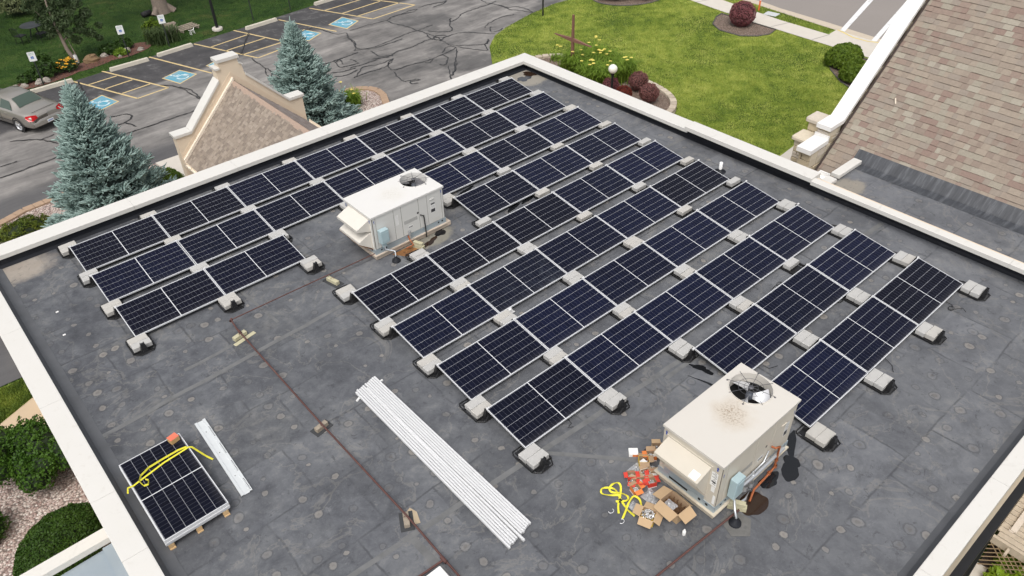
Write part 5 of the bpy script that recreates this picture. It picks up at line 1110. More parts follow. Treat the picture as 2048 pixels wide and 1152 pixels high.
for k, (p, ro, sx, sy, h, mt, lab, fill) in enumerate(SPEC):
    b = open_box('hardware_carton', lab, (p[0],p[1],0), ro, sx*1.12, sy*1.12, h*1.15, mt, flaps=(k % 2, 1, 1, (k+1) % 2), flap=.55, band=(.04,.2,M_STICK) if mt in (M_RED, M_ORANGE) else None)
    if fill: heap('bolts', 'heap of small bolts inside the ' + lab, (p[0],p[1],h*.62), .05, 34, .011, M_CLAMP, .02)
    if mt is M_YBOX: tag(MB().box(-.06,.05,-.05,.05,.09,.094).build('paper_sheet', M_STICK), 'white paper sheet lying in the yellow carton', 'paper').location = (5.6,-14.03,0)
wb = thing('white_box', 'closed white carton with an orange edge apart from the other cartons', 'box', (5.66,-13.74,0), (0,0,R(-42)))
MB().bbox(-.085,.085,-.075,.075,0,.07,.003).build('carton', M_STICK, wb); MB().box(-.02,.0855,-.0757,-.075,.0,.055).build('orange_print', M_ORANGE, wb)
def film(name):
    t = NT(name); co = t.coord(); t.b.inputs['Alpha'].default_value = .55; t.b.inputs['Transmission Weight'].default_value = 0
    return t.fin(t.mix(t.noise(co, 22, 5, .7), (.4,.41,.43), (.85,.86,.88)), .16, 0, .7)
M_FILM = film('clear_plastic_film')
for k, (p, sx, sy, sz, lab) in enumerate([((5.42,-14.02,.0),.3,.2,.05,'flat clear plastic bag among the red cartons'), ((5.17,-14.6,.0),.26,.3,.13,'crumpled clear plastic bag of parts between cartons and cardboard box'), ((5.02,-14.82,.0),.2,.2,.12,'clear plastic bag tucked between the two cardboard boxes'), ((4.8,-14.5,.0),.16,.14,.05,'small clear plastic bag inside the yellow strap loop'), ((5.62,-14.2,.0),.14,.14,.1,'clear bag of bolts by the hood of the near air conditioner')]):
    tag(crumple('plastic_bag', p, sx, sy, sz, 20+k, M_FILM, 12), lab, 'bag', 'clear plastic bags by the near air conditioner')
    if k in (1, 2, 4): heap('bolts', 'loose bolts in the ' + lab, (p[0],p[1],.015), .08, 60, .012, M_CLAMP, .05)
tag(crumple('plastic_bag', (5.16,-15.0,.2), .16, .2, .08, 41, M_FILM, 10), 'clear zip bag draped over the edge of the large cardboard box', 'bag', 'clear plastic bags by the near air conditioner')
bt = thing('white_bottle', 'small white plastic bottle standing in front of the large cardboard box', 'bottle', (5.0,-15.44,0))
MB().lathe([(0,0),(.03,0),(.032,.01),(.032,.085),(.026,.1),(.014,.108),(.014,.115)], 16).build('bottle_body', M_STICK, bt); MB().lathe([(.016,.113),(.016,.135),(0,.136)], 14).build('cap', M_WHITE, bt)
sp = MB(); T = lambda a: a
def webbing(ctrl, n=8):
    P = [Vector(c) for c in ctrl]; out = []
    for i in range(len(P)-1):
        p0, p1, p2, p3 = P[max(i-1,0)], P[i], P[i+1], P[min(i+2,len(P)-1)]
        for q in range(n): t = q/n; out.append(.5*((2*p1)+(-p0+p2)*t+(2*p0-5*p1+4*p2-p3)*t*t+(-p0+3*p1-3*p2+p3)*t*t*t))
    return out + [P[-1]]
w1 = webbing([(4.5,-14.44,.01),(4.62,-14.32,.02),(4.78,-14.22,.03),(4.92,-14.1,.05),(4.93,-14.02,.06),(4.84,-13.98,.06),(4.74,-14.0,.05),(4.72,-14.08,.04),(4.84,-14.2,.02),(4.87,-14.32,.015),(4.78,-14.36,.03),(4.62,-14.26,.05)])
w2 = webbing([(4.78,-14.22,.05),(4.66,-14.1,.03),(4.57,-13.98,.04),(4.63,-13.92,.06),(4.74,-13.98,.05),(4.8,-14.08,.04),(4.76,-14.2,.03),(4.7,-14.36,.02),(4.66,-14.5,.02),(4.66,-14.66,.015)])
w3 = webbing([(4.46,-14.56,.012),(4.6,-14.5,.02),(4.78,-14.42,.04),(4.92,-14.4,.06),(4.95,-14.5,.06),(4.88,-14.62,.04),(4.82,-14.7,.03)])
for k, w_ in enumerate((w1, w2, w3)): sp.strap(w_, .036, [((w_[min(i+1,len(w_)-1)]-w_[max(i-1,0)]).normalized().cross(Vector((0,0,1))) + Vector((0,0,.55*math.sin(i*.31+k)))) for i in range(len(w_))])
ys = tag(sp.build('ratchet_strap', M_STRAP), 'tangled yellow ratchet strap with hooks on the roof beside the cartons', 'strap', 'yellow ratchet straps')
hk = MB()
for (xx, yy, a) in ((4.44,-14.32,2.6),(4.42,-14.58,3.3)): hk.tube([(xx+.05*math.cos(a+q)*1 , yy+.04*math.sin(a+q), .012) for q in [i*.5 for i in range(9)]], .006, 6)
hk.build('strap_hook', M_ALU, ys); MB().bbox(4.66,4.73,-14.32,-14.26,.005,.05,.006).build('ratchet', M_BLACK, ys)
# ------------------------------------------------------------------ vegetation
M_BARK = simple('bark', (.16,.12,.09), .95, var=.35, scale=14, bump=.8)
M_GREYBARK = simple('grey_bark', (.25,.2,.165), .95, var=.35, scale=12, bump=1.0)
M_SPRUCE = leaf_mat('blue_spruce_needles', [(.075,.115,.105), (.18,.262,.24), (.305,.41,.378), (.41,.51,.47)], .6, 0.08)
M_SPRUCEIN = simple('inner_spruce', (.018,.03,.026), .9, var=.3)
def spruce(label, loc, h, r0, seed, lean=(0,0)):
    rg = np.random.default_rng(seed); t = thing('blue_spruce', label, 'spruce', (*loc, G), group='blue spruces in front of the building')
    MB().tube([(0,0,0),(0,0,h*.5),(lean[0],lean[1],h*.97)], [.13,.08,.012], 8).build('trunk', M_BARK, t)
    tips = []; dirs = []
    z = .12; core = MB()
    while z < h - .05:
        f = z / h; rad = r0 * (1 - f) ** .97 + .01; nb = int(9 + 15 * (1 - f))
        a0 = rg.uniform(0, 6.28)
        for k in range(nb):
            a = a0 + 6.283*k/nb + rg.normal(0, .16); L = rad * rg.uniform(.66, 1.2); up = .12 + .5*f + rg.normal(0,.05)
            d = np.array([math.cos(a), math.sin(a), 0.0]); side = np.array([-math.sin(a), math.cos(a), 0.0])
            ns = max(4, int(L / .1))
            for i in range(ns):
                q = (i + rg.uniform(0, 1)) / ns; q = .25 + .75*q
                drop = -.16*L*math.sin(q*2.2) + up*L*q*.55*q
                wdt = .42 * L * (1 - q) + .06
                for s_ in range(3 if q > .45 else 2):
                    o = rg.uniform(-1, 1) * wdt
                    p = d*L*q + side*o + np.array([lean[0]*f, lean[1]*f, z + drop + rg.normal(0,.035)])
                    tips.append(p); dirs.append(d*.75 + side*np.sign(o)*.45 + np.array([0,0,.35+.5*f]) + rg.normal(0,.28,3))
        z += .085 + .1*(1 - f)
    for k in range(4): tips.append(np.array([lean[0]+rg.normal(0,.01), lean[1]+rg.normal(0,.01), h - .12*k + .1])); dirs.append(np.array([rg.normal(0,.06), rg.normal(0,.06), 1.0]))
    for k in range(9): a = rg.uniform(0,6.28); tips.append(np.array([lean[0]+.05*math.cos(a), lean[1]+.05*math.sin(a), h - .05 - .04*k])); dirs.append(np.array([.35*math.cos(a), .35*math.sin(a), 1.0]))
    tips = np.array(tips); dirs = unit(np.array(dirs)); n = len(tips)
    # each shoot: a tapered bottle brush of four long faces round an axis, plus side needles sprays
    L = rg.uniform(.11, .27, (n,1)); W = rg.uniform(.026, .046, (n,1))
    s1 = unit(np.cross(dirs, rg.normal(0,1,(n,3)))); s2 = np.cross(dirs, s1)
    b = tips - dirs*L*.3; m = tips + dirs*L*.35; e = tips + dirs*L
    ring = lambda c, k: [c + s1*W*k, c + s2*W*k, c - s1*W*k, c - s2*W*k]
    V = np.stack(ring(b,.55) + ring(m,1.0) + ring(e,.3), 1).reshape(-1,3)
    q = np.array([[i, (i+1)%4, 4+(i+1)%4, 4+i] for i in range(4)] + [[4+i, 4+(i+1)%4, 8+(i+1)%4, 8+i] for i in range(4)] + [[8,9,10,11]])
    F = (np.arange(n)[:,None,None]*12 + q[None]).reshape(-1,4)
    raw_mesh('spruce_needles', V, F, M_SPRUCE, None, t)
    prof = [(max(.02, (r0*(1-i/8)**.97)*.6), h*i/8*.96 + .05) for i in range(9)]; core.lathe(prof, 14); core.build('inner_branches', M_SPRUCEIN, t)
    return t
spruce('larger blue spruce on the left, between the parked car and the roof parapet', (2.72, 8.0), 5.6, 2.5, 3, (.02,.06))
spruce('smaller blue spruce behind the right shoulder of the tan gable', (12.05, 10.75), 4.6, 2.1, 5, (.0,.05))
def dome_pts(rg, n, rx, ry, rz, lump=.12, freq=3.0, low=-.25):
    u = unit(rg.normal(0,1,(n*2,3))); u = u[u[:,2] > low][:n]
    ph = rg.uniform(0,6.28,6)
    k = 1 + lump*(np.sin(freq*u[:,0]*2+ph[0])*np.sin(freq*u[:,1]*2+ph[1]) + .6*np.sin(freq*3*u[:,2]+ph[2])*np.sin(freq*3.3*u[:,0]+ph[3]) + .5*np.sin(freq*5*u[:,1]+ph[4])*np.sin(freq*5*u[:,2]+ph[5]))
    depth = 1 - np.abs(rg.normal(0,.05,len(u)))
    return u * (k*depth)[:,None] * np.array([rx,ry,rz]), unit(u / np.array([rx,ry,rz]))
def shrub(name, label, cat, c, rx, ry, rz, mat, n, ll, lw, seed, group=None, core=(.012,.02,.006), lump=.12, freq=3.0, jit=.7, rot=0, low=-.25):
    rg = np.random.default_rng(seed); t = thing(name, label, cat, c, (0,0,rot), group)
    p, nn = dome_pts(rg, n, rx, ry, rz, lump, freq, low); p = p + np.array([0,0,rz*.55]) if low > -.9 else p + np.array([0,0,rz])
    p[:,2] = np.maximum(p[:,2], .02)
    v, f = leaves(p, nn, ll, lw, jit); raw_mesh('leaves', v, f, mat, None, t)
    z0 = rz*.55 if low > -.9 else rz
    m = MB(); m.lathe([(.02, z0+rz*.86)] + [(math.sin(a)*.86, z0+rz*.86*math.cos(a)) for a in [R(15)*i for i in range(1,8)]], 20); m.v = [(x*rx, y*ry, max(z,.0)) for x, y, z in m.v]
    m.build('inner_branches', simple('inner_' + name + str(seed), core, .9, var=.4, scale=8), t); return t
M_JUN = leaf_mat('juniper_green', [(.018,.05,.006), (.035,.09,.009), (.065,.14,.013), (.1,.19,.02)])
M_YEW = leaf_mat('yew_green', [(.014,.04,.006), (.03,.072,.008), (.05,.105,.011), (.085,.15,.018)])
M_LYEW = leaf_mat('bright_yew', [(.035,.075,.006), (.08,.14,.012), (.14,.21,.02), (.2,.27,.03)])
M_BARB = leaf_mat('barberry_red', [(.11,.035,.04), (.2,.065,.075), (.3,.11,.12), (.36,.18,.16)])
M_BARBG = leaf_mat('barberry_mixed', [(.1,.05,.035), (.2,.085,.075), (.29,.125,.12), (.33,.2,.13)])
M_RED = M_RED; M_BARBR = leaf_mat('barberry_scarlet', [(.1,.018,.01), (.19,.035,.022), (.28,.06,.035)])
def lobed(label, cat, base, lobes, mat, seed, name, dens=900, ll=.075, lw=.05, group=None):
    """a shaggy shrub made of many leafy sprays over overlapping lobes"""
    rg = np.random.default_rng(seed); t = thing(name, label, cat, base, group=group); V = []; F = []; o = 0; m = MB()
    for (x, y, z, r) in lobes:
        p, nn = dome_pts(rg, int(dens*r*r*4), r, r, r*.95, .2, 2.6, -.6); p = p + np.array([x,y,z]); p[:,2] = np.maximum(p[:,2], .03)
        v, f = leaves(p, nn, ll, lw, .8); V.append(v); F.append(f + o); o += len(v)
        m.lathe([(r*.8*math.sin(R(18)*i), r*.8*math.cos(R(18)*i)) for i in range(1,10)], 12, c=(x,y,max(z,.3)))
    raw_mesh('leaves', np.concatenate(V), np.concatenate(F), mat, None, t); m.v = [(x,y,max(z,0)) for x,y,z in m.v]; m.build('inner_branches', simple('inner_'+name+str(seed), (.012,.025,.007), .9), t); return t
rs = random.Random(4)
lob = [(rs.gauss(0,.48), rs.gauss(0,.48), rs.uniform(.35,1.15), rs.uniform(.3,.52)) for _ in range(24)]
lobed('big shaggy dark green juniper at the left edge beyond the left parapet', 'shrub', (-3.15,-1.75,G), lob, M_JUN, 31, 'juniper_shrub', 1500, .07, .05)
lobed('dark green shrub cut off by the left edge below the big juniper', 'shrub', (-4.6,-3.0,G), [(rs.gauss(0,.25), rs.gauss(0,.25), rs.uniform(.25,.6), .36) for _ in range(8)], M_JUN, 32, 'juniper_shrub', 1300)
shrub('yew_shrub', 'clipped oval dark green yew mound on gravel beside the metal canopy', 'shrub', (-3.2,-4.75,G), 1.1, .82, .75, M_YEW, 15000, .06, .032, 33, lump=.03, freq=5, rot=R(28))
shrub('yew_shrub', 'small rounded yew in the planter at the left foot of the gable', 'shrub', (5.0,9.75,G), .75, .7, .6, M_LYEW, 5000, .075, .03, 34, lump=.08)
shrub('daylily_clump', 'low yellow green shrub in the planter corner at the left image edge', 'shrub', (-.15,10.35,G), .95, .5, .38, leaf_mat('yellow_green', [(.03,.06,.008),(.08,.12,.012),(.14,.17,.02),(.2,.2,.035)]), 3500, .14, .03, 35, lump=.25, jit=.9)
for k, (x, y, rx, rz, lab) in enumerate([(35.0,-2.1,1.0,.68,'farther of two clipped bright yews by the church coping'), (33.75,-3.5,.9,.62,'nearer of two clipped bright yews half hidden by the church coping')]):
    shrub('yew_shrub', lab, 'shrub', (x,y,G), rx, rx*.85, rz, M_LYEW, 8000, .11, .055, 40+k, lump=.06, freq=4, group='clipped yews beside the lawn')
for k, (x, y, r, mt, lab) in enumerate([(23.95,3.5,.38,M_BARB,'purple barberry ball left of the globe lamp post'), (23.75,2.5,.36,M_BARBR,'scarlet barberry between the lamp post and the parapet'), (25.1,2.8,.46,M_BARBG,'largest purple barberry ball, behind the scarlet one'), (24.45,1.6,.45,M_BARBG,'round barberry at the curved end of the stone bed')]):
    shrub('barberry', lab, 'shrub', (x,y,G+.25), r, r, r*.92, mt, int(9000*r), .05, .032, 50+k, 'barberry balls in the stone edged bed', (.03,.014,.012), .08, 4, .8, low=-1)
shrub('barberry', 'lone dark red barberry ball on the mulch by the pavement', 'shrub', (36.0,4.75,G), .72, .72, .68, M_BARB, 5200, .07, .045, 56, None, (.03,.012,.012), .05, 4, low=-1)
for k, (x, y) in enumerate([(34.6,13.2),(36.0,11.9)]): shrub('juniper_shrub', ['left one of the dark shrubs cut by the top edge above the lawn','right one of the dark shrubs cut by the top edge above the lawn'][k], 'shrub', (x,y,G), 1.15,1.15,.95, M_YEW, 5000, .1, .06, 58+k, 'dark shrubs at the far end of the lawn')
def strappy(name, label, c, pts, h, mat, seed, n, w=.02, flowers=0, fmat=None, group=None):
    """clumps of arching strap leaves"""
    rg = np.random.default_rng(seed); t = thing(name, label, 'plant', c, group=group); pts = np.array(pts)
    i = rg.integers(0, len(pts), n); b = pts[i][:, :2] + rg.normal(0, .16, (n,2)); a = rg.uniform(0,6.28,n); H = h*rg.uniform(.6,1.25,n); out = rg.uniform(.25,.9,n)*H
    d = np.stack([np.cos(a), np.sin(a)],1); s_ = np.stack([-np.sin(a), np.cos(a)],1)*w*rg.uniform(.6,1.4,(n,1)); L = []
    for q, zz, k in ((0,0,1),(.3,.62,1),(.68,.95,.8),(1.0,.86,.1)):
        c_ = b + d*(out*q)[:,None]; z_ = H*zz
        L += [np.concatenate([c_-s_*k, z_[:,None]],1), np.concatenate([c_+s_*k, z_[:,None]],1)]
    V = np.stack(L,1).reshape(-1,3); q = np.array([[0,1,3,2],[2,3,5,4],[4,5,7,6]]); F = (np.arange(n)[:,None,None]*8+q[None]).reshape(-1,4)
    raw_mesh('leaves', V, F, mat, None, t)
    for f in range(flowers):
        p = pts[rg.integers(0,len(pts))]; x, y = p[0]+rg.normal(0,.25), p[1]+rg.normal(0,.25); hz = h*rg.uniform(1.1,1.45); m = MB(); m.tube([(x,y,0),(x+rg.normal(0,.08),y+rg.normal(0,.08),hz)], .006, 4, 0)
        p2 = m.v[-1]; 
        for k in range(6): aa = k*1.047+rg.uniform(0,.4); m.add([(p2[0],p2[1],hz),(p2[0]+.055*math.cos(aa-.4),p2[1]+.055*math.sin(aa-.4),hz+.03),(p2[0]+.1*math.cos(aa),p2[1]+.1*math.sin(aa),hz+.02),(p2[0]+.055*math.cos(aa+.4),p2[1]+.055*math.sin(aa+.4),hz+.03)], [(0,1,2,3)], 1)
        m.build('flower', [mat, fmat], t)
    return t
M_LILY = leaf_mat('daylily_leaf', [(.07,.13,.012), (.13,.22,.02), (.21,.31,.04), (.28,.37,.06)], .5, .3)
M_YFLOW = simple('yellow_petal', (.78,.66,.16), .6)
strappy('daylily_clump', 'broad clump of yellow flowering daylilies behind the globe lamp', (24.9,5.2,G+.2), [(rs.uniform(-1.0,.9), rs.uniform(-1.2,1.5), 0) for _ in range(26)], .85, M_LILY, 61, 6500, .022, 34, M_YFLOW)
strappy('daylily_clump', 'small green plant beside the rusty cross', (24.4,6.95,G+.15), [(0,0,0),(.2,.2,0)], .35, M_LILY, 62, 160, .02); strappy('daylily_clump', 'small green tuft left of the cross near the stone edging', (24.9,8.2,G+.15), [(0,0,0)], .3, M_LILY, 63, 90, .018)
strappy('daylily_clump', 'daylily clump with a yellow bloom in the gravel right of the smaller spruce', (14.55,11.25,G+.06), [(0,0,0),(.15,.1,0),(-.15,.1,0),(0,-.2,0)], .6, M_LILY, 64, 420, .018, 3, M_YFLOW)
M_HOSTA = leaf_mat('hosta_leaf', [(.07,.13,.008), (.14,.23,.012), (.21,.31,.02), (.28,.36,.035)], .45, .25)
def rosettes(name, label, c, spots, r, mat, seed, n=40):
    rg = random.Random(seed); m = MB()
    for (x, y, zz) in spots:
        for k in range(n):
            a = rg.uniform(0,6.28); L = r*rg.uniform(.5,1.1); w = L*.28; el = rg.uniform(.1,1.1); d = Vector((math.cos(a)*math.cos(el), math.sin(a)*math.cos(el), math.sin(el))); s_ = Vector((-math.sin(a), math.cos(a), 0)); o = Vector((x,y,zz)); e = Vector((0,0,-.25*L))
            m.add([o, o+d*L*.45+s_*w, o+d*L+e, o+d*L*.45-s_*w, o+d*L*.5+Vector((0,0,.02))], [(0,4,1),(1,4,2),(2,4,3),(3,4,0)][:4])
    t = thing(name, label, 'plant', c); m.build('leaves', mat, t); return t
rosettes('hosta_plant', 'bright yellow green leafy plant beside the wooden deck', (11.6,-19.35,G), [(rs.uniform(-.1,1.4), rs.uniform(-.75,.3), rs.uniform(.05,.45)) for _ in range(34)], .3, M_HOSTA, 71, 30)

# trees on the shaded lawn
def broadleaf(name, label, base, trunk, limbs, crown, leafmat, barkmat, seed, n, ll, lw, rad0, group=None):
    """trunk: list of points; limbs: list of point lists; crown: list of (x,y,z,r) leaf clusters"""
    rg = np.random.default_rng(seed); t = thing(name, label, 'tree', base, group=group)
    m = MB(); k = len(trunk); m.tube(trunk, [rad0*(1 - .75*i/(k-1)) for i in range(k)], 10); m.build('trunk', barkmat, t)
    for l in limbs: MB().tube(l, [rad0*.4*(1 - .8*i/(len(l)-1)) for i in range(len(l))], 7).build('branch', barkmat, t)
    V = []; F = []; o = 0
    tot = sum(c[3]**2 for c in crown)
    for (x, y, z, r) in crown:
        q = max(10, int(n*r*r/tot)); u = unit(rg.normal(0,1,(q,3))); p = u*(r*rg.uniform(.35,1.0,(q,1))**.6)*np.array([1,1,.75]); keep = np.sin(p[:,0]*4.1+x)+np.sin(p[:,1]*3.7+y)+np.sin(p[:,2]*4.5+z) > -1.0
        v, f = leaves(p[keep] + np.array([x,y,z]), u[keep] + np.array([0,0,.5]), ll, lw, .7, .5); V.append(v); F.append(f+o); o += len(v)
    raw_mesh('crown', np.concatenate(V), np.concatenate(F), leafmat, None, t); return t
M_WIL = leaf_mat('grey_green_leaf', [(.02,.04,.015), (.045,.075,.03), (.08,.115,.05), (.12,.16,.075)]); M_MAPLE = leaf_mat('maple_leaf', [(.02,.05,.008), (.05,.1,.012), (.09,.16,.02)])
cr = [(-.33,.2,2.6,.5),(.44,.1,2.66,.5),(.96,.2,2.0,.42),(1.2,.1,1.3,.34),(.4,.0,1.15,.3),(-.14,.2,1.9,.4),(-.37,.3,3.1,.55),(1.55,.1,.95,.25),(-.6,.1,1.7,.28),(-1.0,.3,3.2,.5),(.1,-.1,2.2,.42),(.75,.0,1.6,.35),(.2,.3,3.3,.6),(.9,.3,2.9,.5),(1.35,.2,2.3,.36),(-.8,.2,2.5,.38),(0.1,-.2,1.6,.28),(.5,.2,4.0,.7),(-.5,.4,4.2,.7),(0,.2,4.9,.6),(1.75,.2,1.55,.22),(-.7,.1,2.1,.3)]
yt = broadleaf('young_tree', 'young grey green tree with pale slender trunk behind the flower bed', (6.66,26.3,G), [(0,0,0),(-.2,.05,.8),(-.28,.1,1.9),(-.3,.2,3.0),(-.2,.2,4.4)], [[(-.25,.1,1.2),(.3,.1,1.5),(1.2,.1,1.5)], [(-.28,.1,1.9),(-.6,.2,2.3),(-.9,.3,2.9)], [(-.28,.1,2.0),(.2,.1,2.5),(.8,.2,3.1)], [(.12,-.06,0),(.08,0,.6),(.0,.05,1.3)]], cr, M_WIL, M_GREYBARK, 81, 10000, .18, .055, .12)
tag(MB().lathe([(.15,0),(.13,.1),(.12,.38),(.1,.45)], 10).build('trunk_guard', M_WHITE, yt, loc=(.02,0,0)))
crb = [(rs.gauss(0,2.6), rs.gauss(0.8,2.6), rs.uniform(6.5,13), rs.uniform(1.0,2.0)) for _ in range(36)] + [(-3.6,-.4,2.5,.6),(-4.1,.1,3.0,.8),(-1.5,-1.2,2.6,.45),(-1.9,-.8,3.2,.8)]
broadleaf('shade_tree', 'thick grey trunk of a big shade tree at the top edge', (13.2,31.0,G), [(0,0,-.05),(0,0,.4),(0,.05,3),(-.1,.2,6),(0,.3,9.5)], [[(0,.05,3.5),(-1.6,0,4.3),(-3.4,-.4,4.0)], [(0,.1,4.5),(1.8,.4,7),(2.6,.6,9)], [(-.1,.2,6),(-1.8,1.2,8),(-2.4,1.8,10)], [(0,.1,5),(.5,-1.8,7.5),(.8,-2.4,9.5)], [(-.6,-.35,-.02),(-.2,-.1,.5),(0,0,1.2)], [(.65,-.3,-.02),(.25,-.1,.5),(0,0,1.2)]], crb, M_MAPLE, M_GREYBARK, 82, 11000, .3, .2, .56)
for k, (x, y, lab) in enumerate([(-2.5,33,'tall tree beyond the top left corner shading the grass'), (22.5,37,'tall tree beyond the top edge behind the parking bays'), (3.5,42,'tall tree behind the garden table shading the grass')]):
    broadleaf('shade_tree', lab, (x,y,G), [(0,0,-.05),(0,.05,3),(-.1,.2,7),(0,.3,10)], [[(0,.05,3.5),(-1.6,.6,5.3),(-3.2,1.4,8)], [(0,.1,4.5),(1.8,.4,7),(2.6,.6,9)]], [(rs.gauss(0,2.4), rs.gauss(0,2.4), rs.uniform(5.5,12), rs.uniform(1.1,2.0)) for _ in range(26)], M_MAPLE, M_GREYBARK, 90+k, 5000, .34, .22, .42)
# garden bed with flowers and stones, planters
S(ell(5.1,25.35,2.0,.78,.2), G - .012, M_REDMULCH, 'garden_bed'); S(ell(9.2,26.1,1.55,.85,.2), G - .012, M_REDMULCH, 'garden_bed'); S(ell(7.2,25.6,1.4,.6,.2), G - .016, M_REDMULCH, 'garden_bed')
M_ROCK = simple('fieldstone', (.3,.27,.235), .9, var=.3, scale=5, bump=.6); M_ROCK2 = simple('brown_fieldstone', (.2,.13,.07), .9, var=.3, scale=5, bump=.6)
def rock(c, sx, sy, sz, seed, mat, label):
    rs_ = random.Random(seed); m = MB(); prof = []
    m.lathe([(.02,1)] + [(math.sin(R(18)*i), math.cos(R(18)*i)) for i in range(1,7)], 9, smooth=False); m.v = [(x*sx*rs_.uniform(.8,1.15), y*sy*rs_.uniform(.8,1.15), max(-.03, z*sz*rs_.uniform(.8,1.1))) for x, y, z in m.v]
    o = m.build('garden_rock', mat); o.location = c; o.rotation_euler = (0,0,rs_.uniform(0,6)); tag(o, label, 'rock', 'fieldstones edging the garden bed'); return o
for k, (x, y, s_, mt, lab) in enumerate([(3.3,25.1,.2,M_ROCK,'fieldstone at the left tip of the flower bed'), (3.7,24.95,.22,M_ROCK,'second fieldstone from the left tip of the flower bed'), (4.4,24.85,.3,M_ROCK,'pale fieldstone behind the first parking sign'), (4.75,24.9,.26,M_ROCK,'fieldstone just right of the first parking sign'), (7.35,26.0,.48,M_ROCK2,'large brown boulder right of the white tree guard'), (8.1,26.2,.22,M_ROCK,'pale fieldstone right of the brown boulder'), (9.25,25.95,.3,M_ROCK,'pale round fieldstone below the second parking sign'), (9.9,25.7,.2,M_ROCK,'fieldstone at the right end of the garden bed'), (8.7,25.6,.2,M_ROCK,'fieldstone under the small hosta')]):
    rock((x,y,G), s_, s_*.7, s_*.75, 100+k, mt, lab)
M_DKLEAF = leaf_mat('garden_leaf', [(.018,.045,.01), (.04,.085,.014), (.075,.13,.025)]); M_ORANGEF = simple('orange_petal', (.72,.36,.02), .6)
def flowers(name, label, c, r, n, h, seed):
    t = shrub(name, label, 'flowers', c, r, r*.8, h*.8, M_DKLEAF, 900, .1, .05, seed, lump=.2); rg = random.Random(seed); m = MB()
    for i in range(n):
        a, q = rg.uniform(0,6.28), r*math.sqrt(rg.random())*1.05; p = (q*math.cos(a), q*math.sin(a)*.8, h*(1.2 - .5*(q/r)**2)*rg.uniform(.85,1.15))
        m.add([(p[0]+.065*math.cos(k*.785), p[1]+.065*math.sin(k*.785), p[2] + (.02 if k % 2 else 0)) for k in range(8)], [tuple(range(8))])
    m.build('blossoms', M_ORANGEF, t); return t
flowers('orange_flowers', 'clump of bright orange flowers at the foot of the young tree', (6.0,25.55,G), .55, 60, .5, 111)
for k, (x, y, r, h, lab) in enumerate([(4.95,25.5,.55,.8,'tall leafy green plant behind the first parking sign'), (5.1,26.0,.4,.95,'taller leafy shoot left of the orange flowers'), (4.1,25.5,.5,.4,'low green plant at the left end of the flower bed'), (8.5,26.5,.5,.4,'low green plant right of the brown boulder'), (9.3,26.6,.45,.45,'leafy green plant behind the second parking sign'), (8.85,25.75,.32,.28,'small pale hosta in the garden bed')]):
    shrub('garden_plant', lab, 'plant', (x,y,G), r, r*.8, h*.65, M_LILY if k == 5 else M_DKLEAF, 1300, .13, .07, 120+k, 'leafy plants of the garden bed', lump=.3, jit=.9)
shrub('garden_plant', 'bright green bush left of the third parking sign', 'plant', (11.15,26.6,G), .5,.45,.7, M_LYEW, 1800, .13, .07, 130, lump=.25, jit=.9)
strappy('ornamental_grass', 'clump of long arching grass below the third parking sign', (11.3,26.0,G), [(rs.uniform(-.5,.6), rs.uniform(-.3,.3), 0) for _ in range(9)], .75, leaf_mat('grey_grass', [(.04,.07,.025),(.08,.12,.045),(.14,.18,.08)]), 131, 900, .014)
shrub('garden_plant', 'pale variegated shrub in the top left corner beside the white house', 'plant', (6.9,37.2,G), 1.1,1.0,1.0, leaf_mat('pale_leaf', [(.08,.1,.04),(.16,.19,.08),(.28,.3,.17)]), 3000, .14, .08, 132, lump=.25)
hs_ = thing('white_house', 'corner of a white sided house in the top left corner', 'house', (3.5,41.5,G)); MB().box(-3,1.9,-2.2,4,.5,4.5).build('wall', simple('white_siding', (.6,.61,.62), .7), hs_); MB().box(-2.95,1.85,-2.15,3.9,0,.5).build('foundation', M_CONC, hs_); MB().add([(-3.3,-2.6,4.4),(2.3,-2.6,4.4),(2.3,4.3,4.4),(-3.3,4.3,4.4),(-3.3,.9,6.2),(2.3,.9,6.2)], [(0,1,5,4),(2,3,4,5),(1,2,5),(3,0,4)]).build('roof', SH1[5], hs_)
M_IRON = simple('black_iron', (.018,.019,.021), .5, .3)
tb = thing('garden_table', 'round black iron garden table on the shaded grass', 'table', (6.2,32.0,G)); MB().lathe([(0,.74),(.62,.74),(.64,.72),(.62,.7),(0,.7)], 24).build('table_top', simple('grey_mesh_top', (.05,.055,.06), .45, .3), tb)
for a in range(4): MB().tube([(.12*math.cos(a*1.57+.6),.12*math.sin(a*1.57+.6),.7),(.4*math.cos(a*1.57+.6),.4*math.sin(a*1.57+.6),.0)], .02, 6).build('leg', M_IRON, tb)
for k, (a, lab) in enumerate([(3.7,'black iron garden chair left of the round table'), (-.35,'black iron garden chair right of the round table'), (4.9,'black iron garden chair in front of the round table')]):
    ch = thing('garden_chair', lab, 'chair', (6.2+1.0*math.cos(a), 32.0+.9*math.sin(a), G), (0,0,a+math.pi/2), 'iron chairs round the garden table')
    MB().bbox(-.24,.24,-.22,.24,.42,.45,.01).build('seat', M_IRON, ch); m = MB()
    for i in range(7): m.tube([(-.22+i*.073,-.23,.45),(-.22+i*.073,-.3,.9)], .01, 5)
    m.tube([(-.24,-.23,.45),(-.24,-.31,.9),(0,-.32,.97),(.24,-.31,.9),(.24,-.23,.45)], .014, 6); m.build('backrest', M_IRON, ch)
    for sx in (-.21,.21):
        for sy in (-.2,.2): MB().tube([(sx,sy,.43),(sx*1.1,sy*1.1,0)], .014, 6).build('leg', M_IRON, ch)
pk = thing('log_planter', 'rustic planter of upright grey logs behind the third parking sign', 'planter', (12.0,26.95,G)); m = MB()
for i in range(6): m.lathe([(.07,0),(.07,.55+random.uniform(-.05,.08)),(0,.56)], 9, c=(-.4+i*.16,-.1+random.uniform(-.04,.04),0))
